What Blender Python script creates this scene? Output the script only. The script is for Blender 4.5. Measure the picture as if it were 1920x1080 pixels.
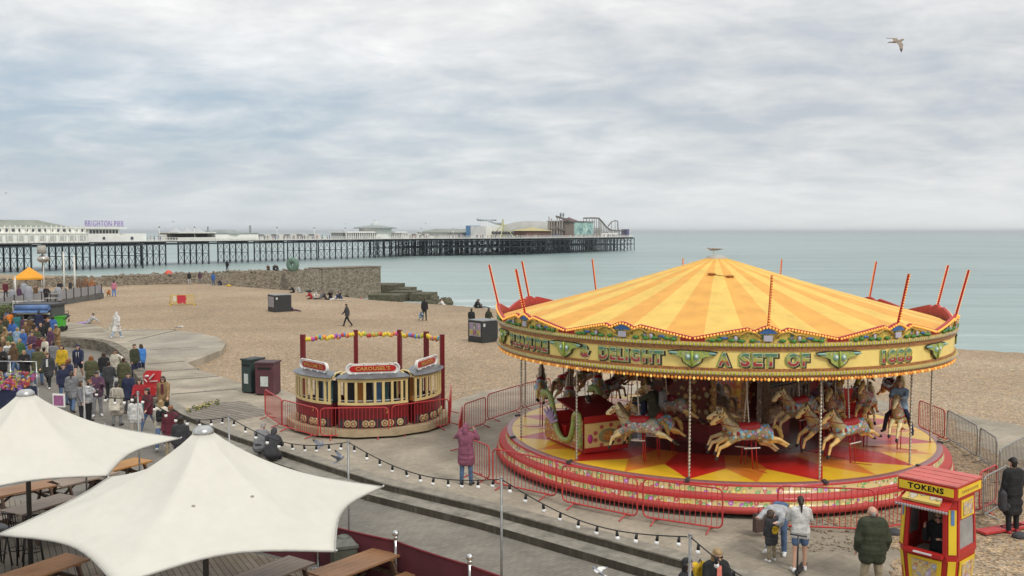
import bpy, bmesh, math, random
import numpy as np
from mathutils import Vector, Matrix, Euler, noise
random.seed(7)
for o in list(bpy.data.objects): bpy.data.objects.remove(o)
S = bpy.context.scene
COL = S.collection
PI = math.pi
def R(d): return math.radians(d)
# ---------------------------------------------------------------- camera, sky, sun, exposure
CAM_H = 6.95; FPX = 1750.0; PITCH = math.atan(105/FPX)
cd = bpy.data.cameras.new('camera'); cam = bpy.data.objects.new('camera', cd); COL.objects.link(cam)
cd.sensor_width = 36; cd.lens = 36*FPX/1920; cd.clip_start = .1; cd.clip_end = 30000
cam.location = (0, 0, CAM_H); cam.rotation_euler = (PI/2-PITCH, 0, 0)
S.camera = cam
S.view_settings.view_transform = 'Standard'; S.view_settings.look = 'None'
S.view_settings.exposure = 0.24; S.view_settings.gamma = 1.0
S.render.resolution_x = 1024; S.render.resolution_y = 576
SUN_AZ = R(142); SUN_EL = R(48)          # azimuth from +Y (view direction) towards +X (the sea side)
sl = bpy.data.lights.new('sun', 'SUN'); sl.energy = 1.5; sl.angle = R(12); sl.color = (1, .95, .87)
so = bpy.data.objects.new('sun', sl); COL.objects.link(so)
sd = Vector((math.sin(SUN_AZ)*math.cos(SUN_EL), math.cos(SUN_AZ)*math.cos(SUN_EL), math.sin(SUN_EL)))
so.rotation_euler = sd.to_track_quat('Z', 'Y').to_euler(); so.location = (40, -20, 60)
W = bpy.data.worlds.new('World'); S.world = W; W.use_nodes = True
def build_world():
    nt = W.node_tree; nt.nodes.clear(); N = nt.nodes.new; L = nt.links.new
    out = N('ShaderNodeOutputWorld'); bg = N('ShaderNodeBackground'); bg.inputs[1].default_value = 0.106
    L(bg.outputs[0], out.inputs[0])
    sky = N('ShaderNodeTexSky'); sky.sky_type = 'NISHITA'; sky.sun_disc = False
    sky.sun_elevation = SUN_EL; sky.sun_rotation = SUN_AZ; sky.air_density = 1.0; sky.dust_density = 2.5; sky.ozone_density = 1.5
    def math_(op, a, b=None, c=None, clamp=False):
        m = N('ShaderNodeMath'); m.operation = op; m.use_clamp = clamp
        for i, v in enumerate((a, b, c)):
            if v is None: continue
            if isinstance(v, (int, float)): m.inputs[i].default_value = v
            else: L(v, m.inputs[i])
        return m.outputs[0]
    tc = N('ShaderNodeTexCoord'); sp = N('ShaderNodeSeparateXYZ'); L(tc.outputs['Generated'], sp.inputs[0])
    z = math_('MAXIMUM', sp.outputs[2], 0.0)
    den = math_('ADD', z, 0.19)
    u = math_('DIVIDE', sp.outputs[0], den); v = math_('DIVIDE', sp.outputs[1], den)
    cb = N('ShaderNodeCombineXYZ'); L(u, cb.inputs[0]); L(v, cb.inputs[1])
    def noise_(scale, detail, rough, loc, scl=(1, 1, 1), rot=0, dist=0.0):
        mp = N('ShaderNodeMapping'); mp.inputs['Location'].default_value = loc; mp.inputs['Scale'].default_value = scl
        mp.inputs['Rotation'].default_value = (0, 0, rot); L(cb.outputs[0], mp.inputs[0])
        n = N('ShaderNodeTexNoise'); n.inputs['Scale'].default_value = scale; n.inputs['Detail'].default_value = detail
        n.inputs['Roughness'].default_value = rough; n.inputs['Distortion'].default_value = dist; L(mp.outputs[0], n.inputs[0])
        return n.outputs[0]
    def ramp(fac, stops):
        r = N('ShaderNodeValToRGB'); e = r.color_ramp.elements
        while len(e) < len(stops): e.new(.5)
        for k, (p, c) in zip(e, stops): k.position = p; k.color = (*c, 1)
        L(fac, r.inputs[0]); return r.outputs[0]
    def mix(f, a, b, mode='MIX'):
        m = N('ShaderNodeMix'); m.data_type = 'RGBA'; m.blend_type = mode; m.clamp_result = False
        for s, x in ((0, f), (6, a), (7, b)):
            if isinstance(x, (int, float)): m.inputs[s].default_value = x
            elif isinstance(x, tuple): m.inputs[s].default_value = (*x, 1)
            else: L(x, m.inputs[s])
        return m.outputs[2]
    K = 1/0.12
    def k(*c): return tuple(x*K for x in c)
    n1 = noise_(0.75, 7, .52, (3.1, 1.7, 0), (.65, 1.0, 1), R(12), .2)     # broad banks
    n2 = noise_(3.3, 10, .60, (7.7, 2.2, 0), (.95, 1.15, 1), R(16), .25)     # streaky ripples
    n = math_('ADD', math_('MULTIPLY', n1, .52), math_('MULTIPLY', n2, .48))
    # thin grey veils to bright cloud
    cl = ramp(n, [(.36, (.485, .525, .580)), (.43, (.590, .618, .645)), (.49, (.690, .705, .715)), (.56, (.800, .805, .800)), (.66, (.95, .945, .93))])
    sc = N('ShaderNodeVectorMath'); sc.operation = 'SCALE'; L(cl, sc.inputs[0]); sc.inputs[3].default_value = K
    # a broad patch of thin, bluer cloud low in the north-east, and its streaks
    az = math_('ARCTAN2', sp.outputs[0], sp.outputs[1])
    d1 = math_('MULTIPLY', math_('POWER', math_('MULTIPLY', math_('ADD', az, .42), 2.1), 2), -1)
    d2 = math_('MULTIPLY', math_('POWER', math_('MULTIPLY', math_('SUBTRACT', z, .105), 13.0), 2), -1)
    patch = math_('POWER', 2.718, math_('ADD', d1, d2))
    pn = math_('MULTIPLY', patch, math_('MULTIPLY_ADD', n2, -2.2, 1.95), clamp=True)
    thin = mix(.28, k(.36, .475, .585), sky.outputs[0])
    c1 = mix(math_('MULTIPLY', pn, .85), sc.outputs[0], thin)
    # towards the horizon the layers merge into an even pale veil, warmer on the sea side
    hz = math_('POWER', 2.718, math_('MULTIPLY', z, -16.0))
    side = math_('MULTIPLY_ADD', az, .75, .5, clamp=True)
    hcol = mix(side, k(.60, .655, .70), k(.80, .825, .815))
    c2 = mix(math_('MULTIPLY', hz, .93), c1, hcol)
    # an overcast vault is brighter overhead than near the horizon
    up = math_('MULTIPLY_ADD', math_('POWER', z, 1.3), .45, 1.0)
    sc2 = N('ShaderNodeVectorMath'); sc2.operation = 'SCALE'; L(c2, sc2.inputs[0]); L(up, sc2.inputs[3])
    L(sc2.outputs[0], bg.inputs[0])
build_world()
# ---------------------------------------------------------------- placing helpers
_fw = Vector((0, math.cos(PITCH), -math.sin(PITCH))); _up = Vector((0, math.sin(PITCH), math.cos(PITCH)))
def ray(px, py): return _fw + Vector((1, 0, 0))*((px-960)/FPX) + _up*(-(py-540)/FPX)
def at(px, py, z=0.0):
    d = ray(px, py); t = (z-CAM_H)/d.z; return Vector((0, 0, CAM_H)) + d*t
def atY(px, py, Y):
    d = ray(px, py); return Vector((0, 0, CAM_H)) + d*(Y/d.y)
# ---------------------------------------------------------------- materials
MATS = {}
def mat(name, col=(.5, .5, .5), rough=.6, metal=0.0, var=.12, vscale=6.0, spec=.5, bump=0.0, bscale=40.0, emit=None, alpha=None, coat=0.0, trans=0.0):
    """a procedural material: base colour broken up by two octaves of noise, optional bump"""
    if name in MATS: return MATS[name]
    m = bpy.data.materials.new(name); m.use_nodes = True; nt = m.node_tree; N = nt.nodes.new; L = nt.links.new
    b = nt.nodes['Principled BSDF']
    b.inputs['Roughness'].default_value = rough; b.inputs['Metallic'].default_value = metal
    b.inputs['Specular IOR Level'].default_value = spec
    if coat: b.inputs['Coat Weight'].default_value = coat; b.inputs['Coat Roughness'].default_value = .08
    if trans: b.inputs['Transmission Weight'].default_value = trans
    tc = N('ShaderNodeTexCoord')
    if var > 0:
        n = N('ShaderNodeTexNoise'); n.inputs['Scale'].default_value = vscale; n.inputs['Detail'].default_value = 5; n.inputs['Roughness'].default_value = .65
        L(tc.outputs['Object'], n.inputs[0])
        r = N('ShaderNodeValToRGB'); e = r.color_ramp.elements
        e[0].position = .3; e[0].color = (*[max(0, c*(1-var*1.6)) for c in col], 1)
        e[1].position = .7; e[1].color = (*[min(1, c*(1+var)) for c in col], 1)
        L(n.outputs[0], r.inputs[0]); L(r.outputs[0], b.inputs['Base Color'])
    else: b.inputs['Base Color'].default_value = (*col, 1)
    if bump:
        n2 = N('ShaderNodeTexNoise'); n2.inputs['Scale'].default_value = bscale; n2.inputs['Detail'].default_value = 4
        L(tc.outputs['Object'], n2.inputs[0]); bp = N('ShaderNodeBump'); bp.inputs['Strength'].default_value = bump; bp.inputs['Distance'].default_value = .02
        L(n2.outputs[0], bp.inputs['Height']); L(bp.outputs[0], b.inputs['Normal'])
    if emit: b.inputs['Emission Color'].default_value = (*col, 1); b.inputs['Emission Strength'].default_value = emit
    MATS[name] = m; return m
class NT:
    """small wrapper to write node materials in a few lines"""
    def __init__(s, name):
        s.m = bpy.data.materials.new(name); s.m.use_nodes = True; s.nt = s.m.node_tree; s.b = s.nt.nodes['Principled BSDF']; MATS[name] = s.m
        s.tc = s.nt.nodes.new('ShaderNodeTexCoord')
    def n(s, t, **kw):
        x = s.nt.nodes.new('ShaderNode'+t)
        for k, v in kw.items(): setattr(x, k, v)
        return x
    def l(s, a, b): s.nt.links.new(a, b)
    def coord(s, loc=(0, 0, 0), scl=(1, 1, 1), rot=(0, 0, 0), src='Object'):
        mp = s.n('Mapping'); mp.inputs['Location'].default_value = loc; mp.inputs['Scale'].default_value = scl; mp.inputs['Rotation'].default_value = rot
        s.l(s.tc.outputs[src], mp.inputs[0]); return mp.outputs[0]
    def noise(s, v, scale, detail=4, rough=.6, dist=0):
        n = s.n('TexNoise'); n.inputs['Scale'].default_value = scale; n.inputs['Detail'].default_value = detail; n.inputs['Roughness'].default_value = rough; n.inputs['Distortion'].default_value = dist
        s.l(v, n.inputs[0]); return n.outputs[0]
    def voro(s, v, scale, feat='F1', out=1, rnd=1.0):
        n = s.n('TexVoronoi'); n.feature = feat; n.inputs['Scale'].default_value = scale; n.inputs['Randomness'].default_value = rnd
        s.l(v, n.inputs[0]); return n.outputs[out]
    def ramp(s, f, stops, interp='LINEAR'):
        r = s.n('ValToRGB'); r.color_ramp.interpolation = interp; e = r.color_ramp.elements
        while len(e) < len(stops): e.new(.5)
        for k, (p, c) in zip(e, stops): k.position = p; k.color = (*c, 1) if not isinstance(c, (int, float)) else (c, c, c, 1)
        s.l(f, r.inputs[0]); return r.outputs[0]
    def mix(s, f, a, b, mode='MIX'):
        m = s.n('Mix'); m.data_type = 'RGBA'; m.blend_type = mode
        for i, x in ((0, f), (6, a), (7, b)):
            if isinstance(x, (int, float)): m.inputs[i].default_value = x
            elif isinstance(x, tuple): m.inputs[i].default_value = (*x, 1)
            else: s.l(x, m.inputs[i])
        return m.outputs[2]
    def math(s, op, a, b=0.0, clamp=False):
        m = s.n('Math'); m.operation = op; m.use_clamp = clamp
        for i, v in enumerate((a, b)):
            if isinstance(v, (int, float)): m.inputs[i].default_value = v
            else: s.l(v, m.inputs[i])
        return m.outputs[0]
    def bump(s, h, strength=.3, dist=.02):
        b = s.n('Bump'); b.inputs['Strength'].default_value = strength; b.inputs['Distance'].default_value = dist
        s.l(h, b.inputs['Height']); s.l(b.outputs[0], s.b.inputs['Normal'])
    def done(s, col=None, rough=.7, metal=0, spec=.5, coat=0):
        if col is not None:
            if isinstance(col, tuple): s.b.inputs['Base Color'].default_value = (*col, 1)
            else: s.l(col, s.b.inputs['Base Color'])
        if isinstance(rough, (int, float)): s.b.inputs['Roughness'].default_value = rough
        else: s.l(rough, s.b.inputs['Roughness'])
        s.b.inputs['Metallic'].default_value = metal; s.b.inputs['Specular IOR Level'].default_value = spec
        if coat: s.b.inputs['Coat Weight'].default_value = coat; s.b.inputs['Coat Roughness'].default_value = .06
        return s.m
# ---------------------------------------------------------------- mesh builder
class MB:
    def __init__(s): s.v = []; s.f = []; s.mi = []; s.sm = []; s.cur = 0; s.smooth = False
    def mat(s, i): s.cur = i; return s
    def add(s, vs, fs, smooth=None):
        o = len(s.v); s.v += [tuple(p) for p in vs]
        for f in fs: s.f.append([o+i for i in f]); s.mi.append(s.cur); s.sm.append(s.smooth if smooth is None else smooth)
        return s
    def box(s, c, size, rz=0.0, M=None):
        x, y, z = [d/2 for d in size]; m = M if M is not None else Matrix.Rotation(rz, 3, 'Z'); c = Vector(c)
        vs = [c+m@Vector((a*x, b*y, d*z)) for a in (-1, 1) for b in (-1, 1) for d in (-1, 1)]
        return s.add(vs, [(0, 1, 3, 2), (4, 6, 7, 5), (0, 4, 5, 1), (2, 3, 7, 6), (0, 2, 6, 4), (1, 5, 7, 3)], False)
    def bar(s, a, b, w, h=None):
        """square bar from a to b"""
        a = Vector(a); b = Vector(b); d = b-a; L = d.length
        if L < 1e-6: return s
        q = d.to_track_quat('Z', 'Y').to_matrix()
        return s.box((a+b)/2, (w, h or w, L), M=q)
    def tube(s, pts, r, n=8, cap=True, smooth=True, closed=False):
        pts = [Vector(p) for p in pts]; k = len(pts); rs = r if isinstance(r, (list, tuple)) else [r]*k
        vs = []; up = None
        for i, p in enumerate(pts):
            a = pts[i-1] if (i > 0 or closed) else p; b = pts[(i+1) % k] if (i < k-1 or closed) else p
            d = (b-a).normalized() if (b-a).length > 1e-9 else Vector((0, 0, 1))
            if up is None: up = Vector((0, 0, 1)) if abs(d.z) < .9 else Vector((1, 0, 0))
            x = d.cross(up)
            if x.length < 1e-6: x = d.cross(Vector((0, 1, 0)))
            x.normalize(); y = d.cross(x).normalized(); up = -y
            for j in range(n):
                t = 2*PI*j/n; vs.append(p+(x*math.cos(t)+y*math.sin(t))*rs[i])
        fs = []
        for i in range(k if closed else k-1):
            for j in range(n):
                a = i*n+j; b = i*n+(j+1) % n; c = ((i+1) % k)*n+(j+1) % n; e = ((i+1) % k)*n+j
                fs.append((a, b, c, e))
        s.add(vs, fs, smooth)
        if cap and not closed:
            o = len(s.v)-len(vs)
            s.f.append([o+j for j in range(n)][::-1]); s.mi.append(s.cur); s.sm.append(False)
            s.f.append([o+(k-1)*n+j for j in range(n)]); s.mi.append(s.cur); s.sm.append(False)
        return s
    def lathe(s, prof, n=24, c=(0, 0, 0), a0=0.0, a1=2*PI, smooth=True, mats=None):
        """prof: list of (radius, z); mats: material per profile segment"""
        full = abs(a1-a0-2*PI) < 1e-6; m = n if full else n+1; k = len(prof); c = Vector(c); vs = []
        for i in range(m):
            t = a0+(a1-a0)*i/n
            for r, z in prof: vs.append(c+Vector((r*math.sin(t), -r*math.cos(t), z)))
        o = len(s.v); s.v += [tuple(p) for p in vs]
        for i in range(n):
            for j in range(k-1):
                a = i*k+j; b = ((i+1) % m)*k+j
                s.f.append([o+a, o+b, o+b+1, o+a+1]); s.mi.append(mats[j] if mats else s.cur); s.sm.append(smooth)
        return s
    def ball(s, c, r, n=10, m=7, rot=None):
        c = Vector(c); r = Vector(r) if not isinstance(r, (int, float)) else Vector((r, r, r)); vs = []; fs = []
        q = rot or Matrix.Identity(3)
        for i in range(1, m):
            p = PI*i/m
            for j in range(n):
                t = 2*PI*j/n; vs.append(c+q@Vector((r.x*math.sin(p)*math.cos(t), r.y*math.sin(p)*math.sin(t), r.z*math.cos(p))))
        tpi = len(vs); vs.append(c+q@Vector((0, 0, r.z))); bt = len(vs); vs.append(c-q@Vector((0, 0, r.z)))
        for i in range(m-2):
            for j in range(n): fs.append((i*n+j, (i+1)*n+j, (i+1)*n+(j+1) % n, i*n+(j+1) % n))
        for j in range(n):
            fs.append((tpi, j, (j+1) % n)); fs.append((bt, (m-2)*n+(j+1) % n, (m-2)*n+j))
        return s.add(vs, fs, True)
    def cap(s, a, b, r0, r1, n=10):
        """closed tapered capsule"""
        a = Vector(a); b = Vector(b); d = b-a; L = d.length
        if L < 1e-6: return s.ball(a, max(r0, r1), n, 7)
        d /= L; q = d.to_track_quat('Z', 'Y').to_matrix(); prof = []
        for i in range(1, 4): t = -PI/2+PI/2*i/3.5; prof.append((r0*math.cos(t), r0*math.sin(t)))
        for i in range(0, 4): t = PI/2*i/3.5+.02; prof.append((r1*math.cos(t), L+r1*math.sin(t)))
        vs = [a+q@Vector((0, 0, -r0))]
        for r, z in prof:
            for j in range(n): t = 2*PI*j/n; vs.append(a+q@Vector((r*math.cos(t), r*math.sin(t), z)))
        vs.append(a+q@Vector((0, 0, L+r1))); k = len(prof); fs = []
        for j in range(n):
            fs.append((0, 1+(j+1) % n, 1+j)); e = 1+(k-1)*n; fs.append((len(vs)-1, e+j, e+(j+1) % n))
            for i in range(k-1): fs.append((1+i*n+j, 1+i*n+(j+1) % n, 1+(i+1)*n+(j+1) % n, 1+(i+1)*n+j))
        return s.add(vs, fs, True)
    def prism(s, poly, z0, z1, top=True, bottom=True):
        n = len(poly); vs = [(p[0], p[1], z0 if len(p) < 3 else p[2]+z0) for p in poly]+[(p[0], p[1], z1 if len(p) < 3 else p[2]+z1) for p in poly]
        fs = [(i, (i+1) % n, n+(i+1) % n, n+i) for i in range(n)]
        if top: fs.append(tuple(range(n, 2*n)))
        if bottom: fs.append(tuple(range(n))[::-1])
        return s.add(vs, fs, False)
    def slab(s, pts, nrm, th):
        """planar outline pts (3-D) thickened along nrm"""
        pts = [Vector(p) for p in pts]; nv = Vector(nrm)*th; n = len(pts)
        vs = pts+[p+nv for p in pts]
        return s.add(vs, [(i, (i+1) % n, n+(i+1) % n, n+i) for i in range(n)]+[tuple(range(n, 2*n)), tuple(range(n))[::-1]], False)
    def quad(s, a, b, c, d): return s.add([a, b, c, d], [(0, 1, 2, 3)], False)
    def mesh(s, name, mats):
        me = bpy.data.meshes.new(name); me.from_pydata(s.v, [], s.f)
        for m in (mats if isinstance(mats, (list, tuple)) else [mats]): me.materials.append(m)
        me.polygons.foreach_set('material_index', s.mi); me.polygons.foreach_set('use_smooth', s.sm)
        bm = bmesh.new(); bm.from_mesh(me); bmesh.ops.recalc_face_normals(bm, faces=bm.faces); bm.to_mesh(me); bm.free(); me.update(); return me
    def build(s, name, mats, parent=None, **kw): return link(name, s.mesh(name, mats), parent, **kw)
def link(name, me, parent=None, loc=None, rot=None):
    o = bpy.data.objects.new(name, me); COL.objects.link(o)
    if parent is not None: o.parent = parent
    if loc is not None: o.location = loc
    if rot is not None: o.rotation_euler = rot
    return o
def tag(o, label, cat, group=None):
    o['label'] = label; o['category'] = cat
    if group: o['group'] = group
    return o
def thing(name, label, cat, loc=(0, 0, 0), rz=0.0, group=None, scale=1.0):
    o = bpy.data.objects.new(name, None); COL.objects.link(o); o.location = loc; o.rotation_euler = (0, 0, rz); o.scale = (scale,)*3
    o.empty_display_size = .2
    return tag(o, label, cat, group)
def struct(o, kind='structure'): o['kind'] = kind; return o
KIDS = {}
def children(o): return [c for c in bpy.data.objects if c.parent == o]
def dup(root, loc, rz=None, label=None, scale=None):
    r = root.copy(); COL.objects.link(r); r.location = loc
    if rz is not None: r.rotation_euler = (0, 0, rz)
    if label: r['label'] = label
    if scale: r.scale = (scale,)*3
    for ch in root.children:
        c = ch.copy(); COL.objects.link(c); c.parent = r
        for g in ch.children:
            d = g.copy(); COL.objects.link(d); d.parent = c
    return r
def text_mesh(txt, size, depth=.01, bold=0.0, align='CENTER', spacing=1.0):
    """letters as a mesh in the XZ plane facing -Y, centred on the origin"""
    cu = bpy.data.curves.new('letters', 'FONT'); cu.body = txt; cu.size = size; cu.extrude = depth/2; cu.offset = bold
    cu.align_x = align; cu.align_y = 'CENTER'; cu.space_character = spacing; cu.resolution_u = 3
    o = bpy.data.objects.new('letters', cu); COL.objects.link(o)
    dg = bpy.context.evaluated_depsgraph_get(); dg.update()
    me = bpy.data.meshes.new_from_object(o.evaluated_get(dg)); bpy.data.objects.remove(o)
    v = np.empty(len(me.vertices)*3, 'f'); me.vertices.foreach_get('co', v); v = v.reshape(-1, 3)
    w = np.stack([v[:, 0], -v[:, 2], v[:, 1]], 1); me.vertices.foreach_set('co', w.ravel()); me.update(); me.materials.clear()
    return me
def mesh_vf(me):
    return [tuple(x.co) for x in me.vertices], [tuple(p.vertices) for p in me.polygons]
def remesh(mb, voxel, smooth=2, name='form'):
    """closed overlapping pieces -> one continuous surface"""
    me = mb.mesh(name, []) ; o = bpy.data.objects.new('tmp', me); COL.objects.link(o)
    r = o.modifiers.new('r', 'REMESH'); r.mode = 'VOXEL'; r.voxel_size = voxel; r.use_smooth_shade = True
    if smooth: q = o.modifiers.new('s', 'SMOOTH'); q.factor = .5; q.iterations = smooth
    dg = bpy.context.evaluated_depsgraph_get(); dg.update()
    out = bpy.data.meshes.new_from_object(o.evaluated_get(dg)); bpy.data.objects.remove(o); out.materials.clear(); out.name = name
    return out
# ================================================================ THE SETTING
SEA_Z = -4.2; ROAD_Z = -.38
def seg_sd(pts, x, y):
    """signed distance (positive on the left of the polyline's direction), vectorised"""
    best = np.full(x.shape, 1e9); sgn = np.ones(x.shape)
    for (x0, y0), (x1, y1) in zip(pts[:-1], pts[1:]):
        dx, dy = x1-x0, y1-y0; t = np.clip(((x-x0)*dx+(y-y0)*dy)/(dx*dx+dy*dy), 0, 1)
        d = np.hypot(x-x0-t*dx, y-y0-t*dy); c = dx*(y-y0)-dy*(x-x0)
        m = d < best; best = np.where(m, d, best); sgn = np.where(m, np.sign(c), sgn)
    return best*sgn
CREST = [(-260, 250), (-60, 150), (-39, 128), (-27, 117), (-15, 101), (-6, 94), (28, 59), (31.3, 57), (60, 28), (130, -45)]
EDGE = [(24, -2), (13, 10.2), (8, 15.2), (3.56, 19.5), (-.54, 23.19), (-3.55, 25.5), (-9.5, 31.6), (-12.7, 35.5), (-14.7, 38.6), (-18.3, 45.6), (-22, 52.6), (-24.8, 56.9), (-27.5, 59.1), (-30.3, 60.0), (-34, 60.4)]
def beach_z(x, y):
    x = np.asarray(x, float); y = np.asarray(y, float)
    d = seg_sd(CREST, x, y)                    # + on the sea side
    inland = np.clip(-d/60, 0, 1)
    z = -.42 + .34*inland + .10*np.sin(x*.11+y*.07)*np.sin(y*.09-x*.05)*np.clip(-d/12, 0, 1)
    z = z+np.clip(-d/10, 0, 1)*(.06*np.sin(d*.55+.6*np.sin(x*.15))+.05*np.sin(d*1.3+x*.2))*np.clip((y-46)/12, 0, 1)
    z = np.where(d > 0, z-d/5.0-.02*d, z)
    return np.maximum(z, -9)
def bz(x, y): return float(beach_z(np.array([x]), np.array([y]))[0])
def at_beach(px, py):
    z = -.3
    for _ in range(6):
        p = at(px, py, z); z = bz(p.x, p.y)
    return Vector((p.x, p.y, z))
# ---- materials of the ground
def shingle_mat(name='shingle'):
    t = NT(name); v = t.coord()
    a = t.noise(v, .06, 4, .6); b = t.voro(v, 17.0, out=1); c = t.voro(t.coord(loc=(3, 5, 1)), 34.0, out=1); g = t.noise(v, 1.3, 6, .75)
    base = t.ramp(a, [(.3, (.250, .168, .092)), (.52, (.350, .246, .145)), (.72, (.43, .325, .205))])
    sp = t.n('SeparateColor'); t.l(b, sp.inputs[0]); sp2 = t.n('SeparateColor'); t.l(c, sp2.inputs[0])
    k = t.ramp(sp.outputs[0], [(0, .50), (.5, .95), (1, 1.45)]); k2 = t.ramp(sp2.outputs[1], [(0, .6), (1, 1.4)])
    col = t.mix(1, base, k, 'MULTIPLY'); col = t.mix(.8, col, k2, 'MULTIPLY')
    b3 = t.voro(t.coord(loc=(1, 8, 4)), 6.5, out=1); sp3 = t.n('SeparateColor'); t.l(b3, sp3.inputs[0]); col = t.mix(1, col, t.ramp(sp3.outputs[0], [(0, .86), (1, 1.14)]), 'MULTIPLY')
    gn = t.noise(t.coord(loc=(6, 1, 2)), 3.2, 9, .82); col = t.mix(1, col, t.ramp(gn, [(.32, .68), (.5, 1.0), (.68, 1.32)]), 'MULTIPLY')
    grey = t.ramp(sp.outputs[2], [(.6, 0.0), (.8, .55)]); col = t.mix(grey, col, (.36, .33, .29))
    col = t.mix(t.ramp(g, [(.55, 0.0), (.8, .4)]), col, (.22, .16, .10))
    d = t.voro(v, 17.0, out=0); t.bump(d, .6, .03)
    return t.done(col, .85, spec=.25)
def concrete_mat(name, col, slab=1.15, stain=.35, wet=0.0):
    t = NT(name); v = t.coord(rot=(0, 0, R(-42)))
    br = t.n('TexBrick'); br.inputs['Scale'].default_value = 1.0; br.inputs['Mortar Size'].default_value = .010; br.inputs['Brick Width'].default_value = slab; br.inputs['Row Height'].default_value = slab*.62
    br.inputs['Color1'].default_value = (*[c*.92 for c in col], 1); br.inputs['Color2'].default_value = (*[min(1, c*1.07) for c in col], 1); br.inputs['Mortar'].default_value = (*[c*.72 for c in col], 1)
    br.inputs['Mortar Smooth'].default_value = .6; t.l(v, br.inputs[0])
    n = t.noise(v, .35, 6, .65); f = t.ramp(n, [(.35, 1-stain), (.62, 1.08)])
    n2 = t.noise(t.coord(loc=(9, 2, 0)), 7, 5, .7); f2 = t.ramp(n2, [(.3, .82), (.7, 1.12)])
    c = t.mix(1, br.outputs[0], f, 'MULTIPLY'); c = t.mix(1, c, f2, 'MULTIPLY'); gum = t.voro(t.coord(loc=(7, 3, 0)), 1.3, out=0); c = t.mix(t.ramp(gum, [(.045, .55), (.06, 0.0)]), c, tuple(x*.5 for x in col)); dk_ = t.noise(t.coord(loc=(1, 6, 0)), .9, 7, .8); c = t.mix(t.ramp(dk_, [(.56, 0.0), (.70, .45)]), c, tuple(x*.55 for x in col))
    t.bump(n2, .15, .01); return t.done(c, .85, spec=.3)
def brickroad_mat():
    t = NT('block_paving'); v = t.coord(rot=(0, 0, R(-40)))
    br = t.n('TexBrick'); br.inputs['Scale'].default_value = 1.0; br.inputs['Mortar Size'].default_value = .009; br.inputs['Brick Width'].default_value = .24; br.inputs['Row Height'].default_value = .12
    br.inputs['Color1'].default_value = (.195, .178, .150, 1); br.inputs['Color2'].default_value = (.232, .212, .180, 1); br.inputs['Mortar'].default_value = (.15, .138, .12, 1); br.inputs['Mortar Smooth'].default_value = .4; t.l(v, br.inputs[0])
    n = t.noise(v, .5, 6, .7); f = t.ramp(n, [(.35, .78), (.65, 1.12)]); c = t.mix(1, br.outputs[0], f, 'MULTIPLY')
    n2 = t.noise(t.coord(scl=(1, 2, 1), rot=(0, 0, R(-40))), 3.2, 7, .8); c = t.mix(1, c, t.ramp(n2, [(.3, .88), (.7, 1.12)]), 'MULTIPLY'); n3 = t.noise(t.coord(loc=(5, 9, 0)), .18, 4, .6); c = t.mix(1, c, t.ramp(n3, [(.35, .86), (.65, 1.10)]), 'MULTIPLY'); gum = t.voro(t.coord(loc=(2, 3, 0)), 1.7, out=0); c = t.mix(t.ramp(gum, [(.05, .5), (.07, 0.0)]), c, (.30, .285, .26))
    t.bump(br.outputs['Fac'], -.25, .01); return t.done(c, .8, spec=.3)
def sea_mat():
    t = NT('sea_water'); v = t.coord()
    a = t.noise(t.coord(scl=(1, 1, 1), rot=(0, 0, R(40))), .004, 5, .6); b = t.noise(t.coord(scl=(.30, 1.5, 1), rot=(0, 0, R(-14))), .07, 8, .75)
    col = t.ramp(t.math('ADD', t.math('MULTIPLY', a, .55), t.math('MULTIPLY', b, .45)), [(.38, (.155, .232, .222)), (.5, (.215, .295, .280)), (.62, (.290, .362, .342))])
    st_ = t.noise(t.coord(scl=(.05, .55, 1), rot=(0, 0, R(-6))), .30, 6, .7); col = t.mix(1, col, t.ramp(st_, [(.34, .76), (.5, 1.0), (.64, 1.22)]), 'MULTIPLY'); st2 = t.noise(t.coord(scl=(.016, .14, 1), rot=(0, 0, R(-4))), .5, 7, .72); col = t.mix(1, col, t.ramp(st2, [(.34, .88), (.5, 1.0), (.64, 1.10)]), 'MULTIPLY')
    # shallow milky water and surf near the shingle bank (object space distance from the shore line)
    dp = t.n('VectorMath'); dp.operation = 'DOT_PRODUCT'; t.l(v, dp.inputs[0]); dp.inputs[1].default_value = (.717, .697, 0)
    s = t.math('SUBTRACT', dp.outputs['Value'], 62.0)
    shal = t.ramp(t.math('DIVIDE', s, 140.0), [(0, 1.0), (.35, .55), (1, 0.0)])
    col = t.mix(shal, col, (.315, .405, .380))
    w = t.noise(t.coord(scl=(.16, 1.6, 1), rot=(0, 0, R(44))), .16, 6, .68)
    fo = t.math('MULTIPLY', t.ramp(t.math('DIVIDE', s, 60.0), [(.0, 1.0), (.5, .8), (1, 0.0)]), t.ramp(w, [(.55, 0.0), (.64, .7)]))
    col = t.mix(fo, col, (.74, .78, .76))
    wv = t.noise(t.coord(scl=(.35, 1.25, 1), rot=(0, 0, R(-25))), .55, 7, .65); w2 = t.noise(t.coord(scl=(.5, 1.2, 1), rot=(0, 0, R(-10))), .12, 5, .6)
    h = t.math('ADD', t.math('MULTIPLY', wv, .5), t.math('MULTIPLY', w2, 1.2)); t.bump(h, .9, .8)
    return t.done(col, .28, spec=.35)
M_shingle = shingle_mat(); M_prom = concrete_mat('promenade_concrete', (.375, .325, .252)); M_pad = concrete_mat('pad_concrete', (.350, .310, .250), 2.6, .25)
M_step = mat('step_concrete', (.255, .235, .195), .9, var=.3, vscale=2.5, bump=.3)
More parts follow.
